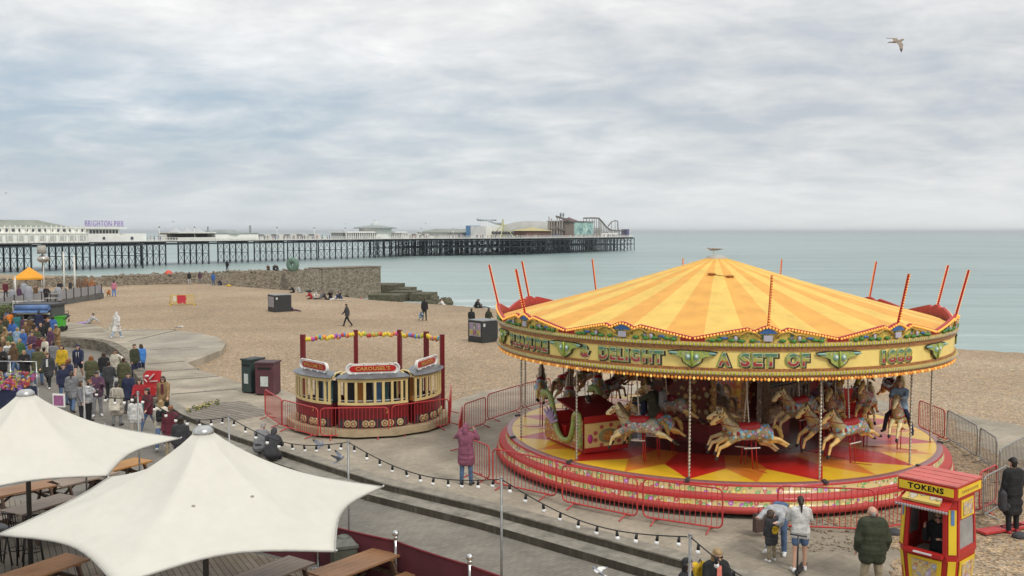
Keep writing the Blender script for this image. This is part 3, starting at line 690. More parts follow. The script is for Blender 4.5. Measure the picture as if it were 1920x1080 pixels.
MB().box((ua/2, -.12, zt*.55), (ua*.96, .2, zt*.86)).build('mural', t2.m, t)
MB().prism([(ul-.4, -.8), (ua+.6, -.8), (ua+.6, 12.6), (ul-.4, 12.6)], zt*1.02, zt*1.06).build('eave', M_tim, t)
MB().add([(ua*.02, 2, zt*1.06), (ua*.42, 2, zt*1.06), (ua*.42, 10, zt*1.06), (ua*.02, 10, zt*1.06), (ua*.22, 6, zt*1.32)], [(0, 1, 4), (1, 2, 4), (2, 3, 4), (3, 0, 4)]).build('roof', mat('ghost_maroon', (.15, .075, .09), .7), t)
t, u0 = on_pier('roller_coaster', 'dark steel roller coaster track dropping to the seaward pier end', 'ride', 1112, -14)
def cp(px, py): u = pier_u(px, -14)-u0; return (u, 0, pier_z(px, py, -14)-DZ)
trk = [cp(1094, 409), cp(1110, 408.5), cp(1122, 409), cp(1128, 415), cp(1137, 426), cp(1145, 431.5), cp(1155, 432.5), cp(1174, 432.5)]
loop = [cp(1140, 424), cp(1146, 416), cp(1153, 413.5), cp(1158, 415), cp(1158, 424), cp(1159, 433)]
MB().tube(trk, .45, 6).tube(loop, .32, 6).build('track', M_tim, t)
m = MB(); M_cs = mat('coaster_steel', (.30, .29, .24), .6)
for i in range(len(trk)-1):
    for q in (.0, .33, .66):
        p = Vector(trk[i]).lerp(Vector(trk[i+1]), q); m.bar((p.x, 0, 0), p, .3); m.bar((p.x, 6, 0), (p.x, 6, max(1, p.z*.8)), .25); m.bar((p.x, 0, p.z*.5), (p.x+3, 6, p.z*.2), .2)
for p in loop: m.bar((p[0], 0, 0), p, .25)
m.build('support', M_cs, t)
e0 = cp(1125, 440); e1 = cp(1156, 440)
MB().prism([(e0[0], -1), (e1[0], -1), (e1[0], 4), (e0[0], 4)], 0, 2.4).build('station', M_pw, t)
e2 = cp(1172, 436); MB().box((e2[0], 0, 2.4), (3, 4, 4.8)).build('end_box', mat('coaster_violet', (.12, .11, .20), .6), t)
# far strollers on the pier deck: too many and too small to count
m = MB(); cols = [(.05, .05, .06), (.30, .06, .06), (.08, .12, .25), (.45, .40, .36), (.18, .14, .11)]
for i in range(420):
    u = random.uniform(-215, 170); lo = 1 if u < 0 else 1-26*min(1, u/42); w = random.uniform(lo, lo+5); h = random.uniform(1.5, 1.85)
    m.mat(random.randrange(5)); m.cap((u, w, DZ+.3), (u, w, DZ+h*.75), .2, .24, 6); m.ball((u, w, DZ+h*.92), .13, 6, 5)
o = m.build('pier_crowd', [mat('stroller%d' % i, c, .8, var=0) for i, c in enumerate(cols)]); o.location = PO; o.rotation_euler = (0, 0, PANG); o['kind'] = 'stuff'
# lamp standards and flag poles
for i, px in enumerate((300, 366, 520, 590, 648, 735, 790, 850)):
    t, u = on_pier('flag_pole', 'thin white pole on the pier deck', 'pole', px, 1.5, 'poles along the pier deck')
    h = 4.5; MB().tube([(0, 0, 0), (0, 0, h)], .09, 6).build('mast', M_pw, t); MB().ball((0, 0, h+.2), .3, 8, 6).build('lamp', M_proof, t)
# ================================================================ THE GALLOPERS (carousel)
CX, CY = 6.36, 29.0; FLZ = .80
car = thing('carousel', 'big red and gold steam fair carousel under a yellow and orange striped canopy', 'carousel', (CX, CY, 0))
def pol(r, a, z=0.0): a = R(a); return Vector((r*math.sin(a), -r*math.cos(a), z))
def gloss(name, col, rough=.28, var=.06, vs=1.5): return mat(name, col, rough+.06, var=var+.04, vscale=vs, coat=.12, spec=.4)
M_cred = gloss('fair_red', (.44, .014, .012), .42); M_dred = gloss('fair_dark_red', (.22, .012, .014)); M_cyel = gloss('fair_yellow', (.76, .42, .035)); M_cor = gloss('fair_orange', (.58, .16, .03))
M_pink = mat('lit_red_tread', (.48, .055, .045), .6, var=.15, vscale=1.2); M_cream = gloss('fair_cream', (.78, .60, .24), .4); M_maroon = mat('carousel_maroon', (.085, .012, .014), .5, var=.2)  # pinker red: the light on the base treads put into the colour
M_brass = mat('brass', (.64, .58, .48), .28, metal=.85, var=.15, vscale=8); M_gold = mat('gold_leaf', (.60, .36, .08), .35, metal=.4, var=.25, vscale=10)
M_green = gloss('scroll_green', (.33, .42, .06), .4, .3, 6); M_bulb = mat('lit_bulb', (1.0, .46, .09), .3, var=0, emit=.42); M_lace = mat('lace_band', (.40, .17, .05), .5, var=.5, vscale=26)
def painted(name, base, cols, scale=6.0, thr=.42, rough=.4, seed=0.0, edge=True):
    """painted ornament: blobs of several colours with dark outlines on a ground colour"""
    t = NT(name); v = t.coord(loc=(seed, seed*1.7, seed*.6)); n = t.noise(v, scale*.8, 3, .6)
    mv = t.n('VectorMath'); mv.operation = 'MULTIPLY_ADD'; cmb = t.n('CombineXYZ'); t.l(n, cmb.inputs[0]); t.l(n, cmb.inputs[1]); t.l(n, cmb.inputs[2]); t.l(cmb.outputs[0], mv.inputs[0]); mv.inputs[1].default_value = (.12, .12, .12); t.l(v, mv.inputs[2])
    vo = t.n('TexVoronoi'); vo.inputs['Scale'].default_value = scale; t.l(mv.outputs[0], vo.inputs[0])
    sp = t.n('SeparateColor'); t.l(vo.outputs[1], sp.inputs[0]); k = len(cols)
    c = t.ramp(sp.outputs[0], [(i/k, cols[i]) for i in range(k)], 'CONSTANT')
    ins = t.ramp(vo.outputs[0], [(thr-.03, 1.0), (thr, 0.0)]); col = t.mix(ins, base, c)
    if edge: rim = t.ramp(vo.outputs[0], [(thr-.05, 0.0), (thr-.03, .8), (thr+.02, .8), (thr+.04, 0.0)]); col = t.mix(rim, col, tuple(x*.25 for x in base))
    inner = t.ramp(vo.outputs[0], [(thr*.35, .6), (thr*.5, 0.0)]); col = t.mix(inner, col, (.72, .62, .40))
    return t.done(col, rough, coat=.2)
M_panel = painted('painted_riser', (.56, .42, .17), [(.50, .06, .05), (.14, .34, .07), (.62, .52, .08), (.42, .10, .42), (.16, .36, .10), (.70, .62, .50)], 7.5, .47)
M_foli = painted('painted_foliage', (.80, .58, .13), [(.12, .30, .06), (.50, .48, .08), (.46, .38, .48), (.10, .24, .10), (.60, .42, .06), (.16, .28, .38)], 7.0, .40, .45, 3.0)
# fixed stepped base
M_trim = mat('rim_trim', (.34, .15, .15), .35, metal=.2)
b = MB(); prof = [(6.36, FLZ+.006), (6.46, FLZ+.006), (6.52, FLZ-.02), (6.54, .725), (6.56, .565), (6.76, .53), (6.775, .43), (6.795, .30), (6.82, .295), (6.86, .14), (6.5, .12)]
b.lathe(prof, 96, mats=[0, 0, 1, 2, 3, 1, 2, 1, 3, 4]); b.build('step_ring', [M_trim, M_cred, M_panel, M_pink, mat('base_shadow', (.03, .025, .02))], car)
b = MB()
for k in range(12):
    a = -18+30*k; b.bar(pol(6.4, a, FLZ+.03), pol(6.57, a, FLZ+.0), .1, .06); p = pol(6.6, a, .07); b.box(p, (.18, .18, .14), R(a)); b.tube([pol(6.62, a-6, .02), pol(6.62, a-6, .2)], .05, 8)
b.build('jack_foot', mat('jack_steel', (.06, .06, .06), .5), car)['kind'] = 'stuff'
# revolving floor with its star of triangles
b = MB(); zf = FLZ
def fq(*pts): b.add([pol(r, a, zf) for r, a in pts], [tuple(range(len(pts)))], False)
RF = 6.38
for k in range(12):
    a0 = -18+30*k; am = a0+15; a1 = a0+30; q0 = a0+9.0; q1 = a1-9.0; rq = RF-1.30
    b.mat(0); fq((RF, a0), (RF, a0+4), (RF, a0+8), (RF, a0+12), (RF, am), (rq, q0)); fq((RF, am), (RF, am+3), (RF, am+7), (RF, am+11), (RF, a1), (rq, q1))
    b.mat(1); fq((RF, am), (rq, q1), (3.6, am+5), (3.6, am-5), (rq, q0))
    b.mat(2); fq((RF, a0), (rq, q0), (3.6, am-5), (3.6, a0)); fq((RF, a1), (3.6, a1), (3.6, am+5), (rq, q1))
    b.mat(3); fq((3.6, a0), (3.6, am), (3.6, a1), (2.1, a1), (2.1, am), (2.1, a0))
b.lathe([(RF, zf), (RF, zf-.12), (2.0, zf-.14)], 60, mats=[2, 2]); 
def floorgloss(n, c): return mat(n, c, .30, var=.10, vscale=1.0, coat=.08, spec=.3)
b.build('floor', [floorgloss('floor_yellow', (.95, .56, .03)), floorgloss('floor_orange', (.80, .24, .03)), floorgloss('floor_red', (.66, .025, .018)), floorgloss('floor_dark', (.20, .02, .015))], car)
# canopy: striped cloth cone
M_cy = mat('canvas_yellow', (.74, .49, .115), .8, var=.10, vscale=1.6, bump=.05, bscale=9); M_co = mat('canvas_orange', (.72, .365, .075), .8, var=.10, vscale=1.6, bump=.05, bscale=9)
b = MB(); NS = 40; 
def cz(r): t = (r-.22)/(6.62-.22); return 6.16+(4.37-6.16)*t-.05*math.sin(PI*t)
rad = [.22, .8, 1.6, 2.6, 3.8, 5.0, 5.9, 6.4, 6.62]; SUB = 4; vs = []; 
for i in range(NS*SUB):
    a = 360.0*i/(NS*SUB)+3.0; ph = (a+2)/30.0*2*PI; sag = .5-.5*math.cos(ph)
    for r in rad: vs.append(pol(r, a, cz(r)-.055*sag*(r/6.62)**1.2+.008*math.sin(a*1.7+r)))
fs = []; nr = len(rad)
for i in range(NS*SUB):
    for j in range(nr-1): fs.append((i*nr+j, ((i+1) % (NS*SUB))*nr+j, ((i+1) % (NS*SUB))*nr+j+1, i*nr+j+1))
o = len(b.f); b.add(vs, fs, True)
for q in range(len(fs)): b.mi[q] = ((q//(nr-1))//SUB) % 2
b.build('canopy', [M_cy, M_co], car)
MB().lathe([(.32, 6.12), (.30, 6.19), (.12, 6.24), (.01, 6.25)], 16).build('canopy_cap', mat('cap_grey', (.42, .40, .36), .6), car)
b = MB()
p0, p1 = pol(1.75, -17, cz(1.75)+.03), pol(1.95, -1, cz(1.95)+.03)
for p in (p0, p1): b.ball(p, (.13, .09, .035), 8, 6)
b.tube([p0, p0.lerp(p1, .5)-Vector((0, 0, .02)), p1], .010, 5); b.build('canopy_tie', mat('tie_rust', (.36, .14, .03), .8), car)
# ceiling under the canopy and the hub
b = MB(); b.lathe([(6.55, 3.62), (4.0, 3.80), (2.0, 3.86)], 60)
for k in range(24): b.bar(pol(2.0, 15*k+4, 3.78), pol(6.5, 15*k+4, 3.56), .09, .12)
b.build('ceiling', M_maroon, car)
# ------- rounding boards: one panel built at angle 0 (its crest), turned into place twelve times
RB = 6.74
def crest(a):
    a = abs(a)
    if a > 4.0: t = (a-4)/11.0; return 4.64-(.26)*t**1.05
    if a > 2.7: t = (a-2.7)/1.3; return 4.565+.075*t
    t = a/2.7; return 4.69-.125*t**1.6
aa = [-15+30*i/60 for i in range(61)]
pb = MB(); bands = [(3.45, 3.50, .02, 2), (3.50, 3.525, .05, 3), (3.525, 3.575, .08, 1), (3.575, 3.60, .05, 3), (3.60, 3.67, .03, 2), (3.67, 4.095, 0, 0), (4.095, 4.195, .03, 2), (4.195, 4.215, .05, 3), (4.215, 4.27, .08, 1), (4.27, 4.30, .05, 3)]
for i in range(60):
    a0, a1 = aa[i], aa[i+1]
    for z0, z1, e, m in bands:
        r = RB+e; pb.mat(m); P = [pol(r, a0, z0), pol(r, a1, z0), pol(r, a1, z1), pol(r, a0, z1), pol(RB-.04, a0, z0), pol(RB-.04, a1, z0), pol(RB-.04, a1, z1), pol(RB-.04, a0, z1)]
        pb.add(P, [(0, 1, 2, 3), (3, 2, 6, 7), (4, 5, 1, 0)], False)
    c0, c1 = crest(a0), crest(a1); pb.mat(5 if abs(a0+a1)/2 > 12.6 else 4)
    def rz_(z): return RB+(z-4.30)*.16
    pb.add([pol(RB, a0, 4.30), pol(RB, a1, 4.30), pol(rz_(c1), a1, c1), pol(rz_(c0), a0, c0)], [(0, 1, 2, 3)], False)
    pb.mat(5); pb.add([pol(RB-.05, a1, 3.45), pol(RB-.05, a0, 3.45), pol(rz_(c0)-.05, a0, c0+.03), pol(rz_(c1)-.05, a1, c1+.03), pol(rz_(c0)+.03, a0, c0+.03), pol(rz_(c1)+.03, a1, c1+.03), pol(rz_(c0)+.03, a0, c0-.015), pol(rz_(c1)+.03, a1, c1-.015)], [(0, 1, 3, 2), (2, 3, 5, 4), (4, 5, 7, 6)], False)
M_bmold = gloss('moulding_green', (.60, .57, .06), .35, .25, 14); M_bwhite = gloss('moulding_pale', (.56, .40, .13), .35, .2, 20); M_bback = mat('board_red_back', (.40, .035, .035), .55, var=.1)
M_bpanel = gloss('board_cream', (.90, .69, .215), .5, .07, 1.2)
panel_me = pb.mesh('rounding_board', [M_bpanel, M_bmold, M_lace, M_bwhite, M_foli, M_bback])
lb = MB()
for i in range(46):
    a = -14.8+29.6*(i+.5)/46; z = crest(a); lb.ball(pol(RB+(z-4.3)*.16+.045, a, z-.015), .029, 7, 5)
strip_me = lb.mesh('lamp_strip', [M_bulb])
lb = MB()
for i in range(40):
    a = -15+30*(i+.5)/40; lb.mat(0 if i % 4 else 1).ball(pol(RB+.02, a, 3.405+.012*(i % 2)), (.036, .036, .042), 7, 5); lb.mat(2).ball(pol(RB+.085, a, 3.55), (.016, .016, .045), 6, 5).ball(pol(RB+.085, a, 4.243), (.016, .016, .045), 6, 5)
fringe_me = lb.mesh('lamp_fringe', [mat('amber_lamp', (.85, .33, .05), .25, var=0, emit=.16), mat('gold_lamp', (1, .60, .15), .25, var=0, emit=.4), mat('stud_pale', (.56, .46, .38), .35)])
# crest ornament, and the winged cartouche that covers each joint
ob = MB(); z0 = 4.31; r = RB+.055
ob.mat(0).slab([pol(r, -1.9, 4.52), pol(r, 1.9, 4.52), pol(r, 1.1, 4.60), pol(r, 0, 4.65), pol(r, -1.1, 4.60)], pol(1, 0), .03)
ob.mat(1).slab([pol(r, -.9, 4.34), pol(r, .9, 4.34), pol(r, .9, 4.48), pol(r, -.9, 4.48)], pol(1, 0), .03)
ob.mat(2)
for sgn in (-1, 1):
    pts = [pol(r+.02, sgn*q, 4.40+h) for q, h in ((1.4, .02), (2.6, .14), (4.2, .17), (5.6, .08), (6.6, .10), (8, .02))]; ob.tube(pts, [.03, .035, .03, .025, .02, .01], 6)
    for q, h in ((3.0, -.03), (5.2, -.04), (7.2, -.03), (9.6, -.02), (11, -.04)): ob.mat(3).ball(pol(r, sgn*q, 4.38+h), (.09, .05, .045), 8, 5)
    ob.mat(1).ball(pol(r, sgn*6.4, 4.40), (.05, .03, .07), 8, 6); ob.mat(0).ball(pol(r, sgn*8.6, 4.40), (.10, .03, .035), 8, 5); ob.mat(2)
crest_me = ob.mesh('crest_ornament', [gloss('ornament_blue', (.05, .14, .36), .35), gloss('ornament_grey', (.50, .47, .55), .4), M_gold, gloss('leaf_green', (.07, .24, .05), .4, .3, 20)])
ct = MB(); r = RB+.04
def outl(s, zoff=0): return [pol(r, 15+q*s, 3.88+(h+zoff)*s) for q, h in ((-4.9, .165), (-4.4, .09), (-3.0, .055), (-2.2, .02), (-1.9, -.08), (-.9, -.16), (0, -.215), (.9, -.16), (1.9, -.08), (2.2, .02), (3.0, .055), (4.4, .09), (4.9, .165), (2.5, .205), (0, .20), (-2.5, .205))]
ct.mat(0).slab(outl(1.06), pol(1, 15), .02); ct.mat(1).slab([p+pol(.012, 15) for p in outl(.92)], pol(1, 15), .03)
for sgn in (-1, 1):
    ct.mat(2).ball(pol(r+.06, 15+sgn*.85, 3.93), (.068, .02, .075), 10, 7); ct.mat(3).ball(pol(r+.08, 15+sgn*.85, 3.94), (.035, .02, .04), 8, 6); ct.mat(2).ball(pol(r+.05, 15+sgn*3.9, 4.02), (.13, .02, .03), 8, 6)
ct.mat(4).tube([pol(r+.07, 15, 4.08), pol(r+.08, 15, 3.9), pol(r+.06, 15, 3.70)], .022, 6)
cart_me = ct.mesh('cartouche', [gloss('outline_dark', (.045, .03, .02), .5), painted('cartouche_paint', (.36, .42, .09), [(.62, .55, .18), (.22, .40, .20), (.55, .50, .42), (.30, .40, .08)], 14, .35, .4, 5), gloss('cartouche_teal', (.24, .45, .40), .35), gloss('cartouche_eye', (.75, .74, .66), .3), gloss('cartouche_lime', (.36, .46, .06), .35)])
# slender mast with two rows of lamps
def mast_mesh():
    m = MB(); L = 1.30; m.mat(0).box((0, 0, L/2), (.045, .05, L))
    for i in range(19):
        z = .05+i*(L-.08)/18; m.mat(1).ball((0, -.032, z), .019, 6, 5); m.ball((0, .032, z), .019, 6, 5)
    return m.mesh('lamp_mast', [M_cred, M_bulb])
mast_me = mast_mesh()
for k in range(12):
    a = -2+30*k
    o = link('rounding_board', panel_me, car, rot=(0, 0, R(a)))
    s_ = link('lamp_strip', strip_me, o); s_['kind'] = 'stuff'; s_ = link('lamp_fringe', fringe_me, o); s_['kind'] = 'stuff'
    link('crest_ornament', crest_me, o); link('cartouche', cart_me, o)
    if k == 11: continue
    lean = R(13); link('lamp_mast', mast_me, car, loc=pol(RB+.05, a, 4.66), rot=(lean, 0, R(a)))
# lettering bent round the boards
M_l1 = gloss('letter_shadow', (.05, .04, .03), .5); M_l2 = gloss('letter_lime', (.34, .40, .08), .4, .3, 20); M_l3 = gloss('letter_white', (.72, .68, .55), .4); 
def grad_letter():
    t = NT('letter_face'); v = t.coord(); sx = t.n('SeparateXYZ'); t.l(v, sx.inputs[0]); n = t.noise(v, 14, 3, .6)
    c = t.ramp(t.math('ADD', t.math('DIVIDE', t.math('SUBTRACT', sx.outputs[2], 3.70), .40), t.math('MULTIPLY', t.math('SUBTRACT', n, .5), .25)), [(.14, (.34, .03, .03)), (.32, (.36, .05, .04)), (.40, (.46, .36, .06)), (.58, (.36, .40, .08)), (.74, (.06, .20, .12)), (1.0, (.08, .22, .18))])
    return t.done(c, .35, coat=.2)
M_l4 = grad_letter()
def ang_of(px, z=3.88):
    best = None
    for i in range(-900, 900):
        a = i*.1; p = pol(RB, a, z); P = Vector((CX+p.x, CY+p.y, z)); d = P-Vector((0, 0, CAM_H)); q = 960+FPX*d.x/d.dot(_fw)
        if best is None or abs(q-px) < best[0]: best = (abs(q-px), a)
    return best[1]
def bend_word(txt, px0, px1, hh=.30, zc=3.885, size=None):
    a0, a1 = ang_of(px0), ang_of(px1); W_ = R(a1-a0)*RB; b = MB()
    for lay, (bold, dx, dz, rr, m) in enumerate(((.11, .05, -.05, .010, 0), (.11, -.03, -.01, .020, 1), (.06, 0, 0, .034, 2), (.03, 0, 0, .046, 3))):
        me = text_mesh(txt, 1.0, .0, bold, spacing=1.22); v, f = mesh_vf(me)
        if lay == 0: xs = [p[0] for p in v]; zs = [p[2] for p in v]; cx, czz = (min(xs)+max(xs))/2, (min(zs)+max(zs))/2; sx, sz = W_/(max(xs)-min(xs)), hh*1.24/(max(zs)-min(zs))
        out = []
        for p in v:
            x = (p[0]-cx)*sx+dx*.6; z = (p[2]-czz)*sz+dz*.6; a = (a0+a1)/2+math.degrees(x/RB); out.append(pol(RB+rr, a, zc+z))
        b.mat(m).add(out, f, False)
    o = b.build('lettering', [M_l1, M_l2, M_l3, M_l4], car); return o
bend_word('PLEASURE', 958, 1030); bend_word('&', 1089, 1110); bend_word('DELIGHT', 1123, 1246); bend_word('A', 1344, 1372); bend_word('SET', 1385, 1460); bend_word('OF', 1472, 1518); bend_word('1888', 1650, 1709)
# ------- centre engine house: mirrors, organ front, dark openings
b = MB(); b.lathe([(2.25, FLZ), (2.25, 1.35), (2.15, 1.38), (2.15, 3.8)], 12, a0=R(-17), a1=R(343), smooth=False, mats=[0, 1, 1]); b.build('centre_drum', [M_dred, painted('drum_paint', (.16, .03, .02), [(.45, .28, .07), (.30, .06, .03), (.40, .30, .16), (.20, .10, .04)], 4.5, .42, .4, 51)], car)
M_mir = mat('old_mirror', (.50, .50, .46), .06, metal=.9, var=.15, vscale=3); M_goldc = painted('gilt_carving', (.40, .22, .05), [(.52, .34, .10), (.26, .13, .03), (.60, .45, .20), (.34, .16, .08)], 12, .5, .4, 7)
def drum_panel(a, w, z0, z1, frame, fill, name, r=2.2, th=.10):
    M_ = Matrix.Rotation(R(a), 4, 'Z'); b = MB(); f = .13
    for c, s in (((0, z0+f/2), (w, f)), ((0, z1-f/2), (w, f)), ((-w/2+f/2, (z0+z1)/2), (f, z1-z0-2*f)), ((w/2-f/2, (z0+z1)/2), (f, z1-z0-2*f))): b.box((c[0], -r, c[1]), (s[0], th, s[1]))
    for sg in (-1, 1):
        for i in range(7): b.ball((sg*(w/2-.02+.03*(i % 2)), -r-.03, z0+.15+i*(z1-z0-.3)/6), (.07, .06, .12), 8, 6)
    b.ball((0, -r-.02, z1+.02), (.22, .06, .12), 10, 6)
    o = b.build(name, frame, car); o.rotation_euler = (0, 0, R(a))
    MB().box((0, -r+.02, (z0+z1)/2), (w-.2, .04, z1-z0-.2)).build('mirror_glass' if fill is M_mir else 'panel', fill, o); return o
drum_panel(-2, 1.0, 1.45, 3.25, M_goldc, M_mir, 'mirror_frame')
drum_panel(-62, .7, 2.35, 3.15, mat('screen_frame', (.12, .05, .03), .5), mat('orange_board', (.50, .22, .09), .6, var=.1), 'notice_board')
drum_panel(-92, .9, 1.5, 3.2, M_goldc, mat('drum_black', (.012, .012, .014), .3), 'mirror_frame')
drum_panel(118, 1.0, 1.45, 3.25, M_goldc, M_mir, 'mirror_frame'); drum_panel(178, 1.0, 1.45, 3.25, M_goldc, M_mir, 'mirror_frame'); drum_panel(-122, 1.0, 1.45, 3.25, M_goldc, M_mir, 'mirror_frame')
# fairground organ: carved front, pipes, shelf of figures
org = MB(); M_opale = painted('organ_carving', (.30, .25, .20), [(.46, .40, .33), (.20, .15, .11), (.55, .46, .30), (.28, .22, .20)], 9, .48, .5, 11)
org.box((0, -2.34, 2.3), (2.3, .22, 1.75)); og = org.build('organ_front', M_opale, car, rot=(0, 0, R(43)))
b = MB()
for i in range(19):
    h = .55+.28*abs(i-9)/9; b.tube([(-.9+i*.1, -2.5, 2.55), (-.9+i*.1, -2.5, 2.55+h)], .038, 8)
b.build('organ_pipe', mat('pipe_pewter', (.35, .33, .28), .35, metal=.6), og)['kind'] = 'stuff'
b = MB().box((0, -2.52, 2.45), (2.4, .16, .10)).box((0, -2.52, 1.95), (2.4, .14, .08)).box((0, -2.50, 3.22), (2.45, .2, .12)).box((-1.12, -2.5, 2.3), (.14, .18, 1.7)).box((1.12, -2.5, 2.3), (.14, .18, 1.7)); b.build('gilt_rail', mat('tarnished_rail', (.17, .12, .07), .5, var=.4, vscale=12), og)
b = MB()
for i in range(9): b.tube([(-.95+i*.24, -2.55, 2.0), (-.95+i*.24, -2.55, 2.4)], [.05, .03], 8); b.ball((-.95+i*.24, -2.55, 2.42), .05, 8, 6)
b.build('carved_figure', M_opale, og)['kind'] = 'stuff'
# ------- twisted brass rods
def twist_mesh(name, L, r, turns, n=64):
    vs = []; fs = []
    for i in range(n+1):
        t = i/n
        for j in range(8):
            a = 2*PI*j/8; rr = r*(1.0+.42*math.cos(2*a)); th = a+2*PI*turns*t; vs.append((rr*math.cos(th), rr*math.sin(th), L*t))
    for i in range(n):
        for j in range(8): fs.append((i*8+j, i*8+(j+1) % 8, (i+1)*8+(j+1) % 8, (i+1)*8+j))
    return MB().add(vs, fs, True).mesh(name, [M_brass])
rod_me = twist_mesh('twisted_rod', 2.78, .027, 15, 110)
for k in range(12): link('twisted_rod', rod_me, car, loc=pol(6.22, -18+30*k, FLZ))
# ------- the horses
def seg_dist(P, a, b, r0, r1):
    a = np.array(a); b = np.array(b); d = b-a; L2 = float(d@d)
    t = np.clip(((P-a)@d)/L2, 0, 1) if L2 > 1e-9 else np.zeros(len(P))
    return np.linalg.norm(P-a-t[:, None]*d, axis=1)-(r0+(r1-r0)*t)
def horse_body():
    c = []; A = lambda lab, a, b, r0, r1: c.append((lab, a, b, r0, r1))
    A(1, (-.40, 0, .06), (.0, 0, .02), .235, .225); A(1, (0, 0, .02), (.42, 0, .06), .225, .235); A(1, (-.50, 0, .10), (-.42, 0, .0), .20, .22); A(1, (.48, 0, .09), (.56, 0, .02), .225, .19)
    A(3, (-.46, 0, .16), (-.64, 0, .38), .215, .165); A(3, (-.64, 0, .38), (-.76, 0, .56), .165, .125)
    A(0, (-.76, 0, .60), (-.92, 0, .58), .125, .105); A(0, (-.92, 0, .57), (-1.15, 0, .44), .10, .066); A(0, (-1.14, 0, .42), (-1.18, 0, .40), .066, .058); A(0, (-.93, 0, .50), (-1.08, 0, .39), .065, .045)
    for s in (-1, 1):
        A(0, (-.75, s*.06, .69), (-.76, s*.075, .80), .036, .012)
        y = s*.125; k = .06*s
        A(1, (-.46, y, -.06), (-.64, y, -.145+k*.5), .125, .098); A(0, (-.64, y, -.145+k*.5), (-.78, y, -.22+k), .098, .075); A(0, (-.78, y, -.22+k), (-.98, y, -.30+k), .075, .058); A(0, (-.98, y, -.30+k), (-1.08, y, -.58+k), .052, .040); A(2, (-1.08, y, -.60+k), (-1.12, y, -.66+k), .05, .055)
        A(1, (.48, y, -.02), (.60, y, -.14-k*.6), .155, .12); A(0, (.60, y, -.14-k*.6), (.66, y, -.20-k), .115, .10); A(0, (.66, y, -.20-k), (.90, y, -.26-k), .09, .060); A(0, (.90, y, -.26-k), (1.16, y, -.44-k), .055, .042); A(2, (1.17, y, -.45-k), (1.25, y, -.47-k), .048, .055)
    m = MB()
    for lab, a, b_, r0, r1 in c: m.cap(a, b_, r0, r1, 12)
    me = remesh(m, .022, 3, 'carousel_horse'); P = np.empty(len(me.polygons)*3, 'f'); me.polygons.foreach_get('center', P); P = P.reshape(-1, 3)
    D = np.stack([seg_dist(P, a, b_, r0, r1) for _, a, b_, r0, r1 in c], 1); lab = np.array([x[0] for x in c])[D.argmin(1)]
    for s in (-1, 1): lab[np.linalg.norm(P-np.array([-.92, s*.09, .61]), axis=1) < .035] = 2
    mi = lab.astype(np.int32)
    for _ in range(4): me.materials.append(None)
    me.polygons.foreach_set('material_index', mi); me.update(); return me
horse_me = horse_body()
m = MB(); m.cap((-.24, 0, .20), (.20, 0, .21), .17, .18, 12); m.cap((.22, -.1, .30), (.22, .1, .30), .07, .07, 8); m.cap((-.27, 0, .3), (-.27, 0, .36), .07, .05, 8); saddle_me = remesh(m, .024, 2, 'saddle')
m = MB(); pts = [(-.72, 0, .74), (-.63, 0, .62), (-.54, 0, .49), (-.44, 0, .36), (-.36, 0, .28)]
for i in range(4): m.cap(pts[i], pts[i+1], .075, .085, 8)
for i in range(9): t = i/8; p = Vector(pts[0]).lerp(Vector(pts[4]), t); m.cap(p, p+Vector((.07, .07*(-1)**i, -.09)), .05, .02, 6)
mane_me = m.mesh('mane', [None])
m = MB(); m.tube([(.70, 0, .16), (.82, 0, .20), (.92, 0, .08), (.98, 0, -.16), (.96, 0, -.34)], [.05, .07, .085, .06, .015], 8); tail_me = m.mesh('tail', [None])
m = MB()
m.tube([(-1.04, -.08, .44), (-1.04, .08, .44)], .012, 5); 
for s in (-1, 1): m.tube([(-1.04, s*.085, .46), (-.90, s*.115, .52), (-.80, s*.12, .64)], .014, 5).tube([(-1.04, s*.085, .44), (-.7, s*.19, .36), (-.42, s*.19, .30)], .012, 5).ball((-.40, s*.21, .08), (.07, .03, .07), 8, 6)
m.tube([(-.62, 0, .02)]+[(-.66+.06*abs(math.cos(t)), .25*math.cos(t), .12+.12*math.sin(t)*-1) for t in [i*PI/6 for i in range(7)]], .02, 5); bridle_me = m.mesh('bridle', [None])
hrod_me = twist_mesh('horse_rod', 2.2, .024, 12, 80)
def foot_mesh(drop):
    m = MB(); m.mat(0).tube([(.04, .06, -.2), (.04, .06, -drop)], .022, 6).tube([(.16, -.03, -.2), (.16, -.03, -drop+.02)], .016, 6).tube([(.04, .06, -drop+.02), (.35, -.55, -drop+.02)], .012, 5)
    m.mat(1).tube([(-.25, -.22, -.40), (.25, -.22, -.40)], .02, 6); m.mat(0).tube([(.04, .06, -.4), (.0, -.22, -.40)], .016, 5); return m.mesh('foot_rest', [M_cred, mat('rest_white', (.72, .70, .66), .4)])
rests = [foot_mesh(1.14), foot_mesh(1.58)]
hcream = [gloss('horse_cream', (.90, .64, .26), .32, .18, 5), gloss('horse_buff', (.80, .52, .19), .32, .22, 5), gloss('horse_pale', (.92, .72, .38), .32, .15, 5)]
hpaint = [painted('horse_paint_a', (.40, .28, .12), [(.10, .44, .60), (.72, .62, .45), (.56, .14, .30), (.06, .20, .26), (.60, .40, .55)], 9, .52, .3, 1), painted('horse_paint_b', (.34, .26, .12), [(.12, .46, .66), (.60, .34, .46), (.66, .56, .36), (.36, .14, .32), (.18, .52, .68)], 8, .54, .3, 2),
          painted('horse_paint_c', (.42, .32, .12), [(.32, .40, .06), (.66, .52, .22), (.16, .24, .30), (.58, .14, .18), (.68, .62, .5)], 10, .5, .3, 3), painted('horse_paint_d', (.40, .33, .22), [(.56, .10, .20), (.64, .64, .62), (.10, .28, .22), (.70, .5, .40), (.22, .34, .52)], 10, .5, .3, 4)]
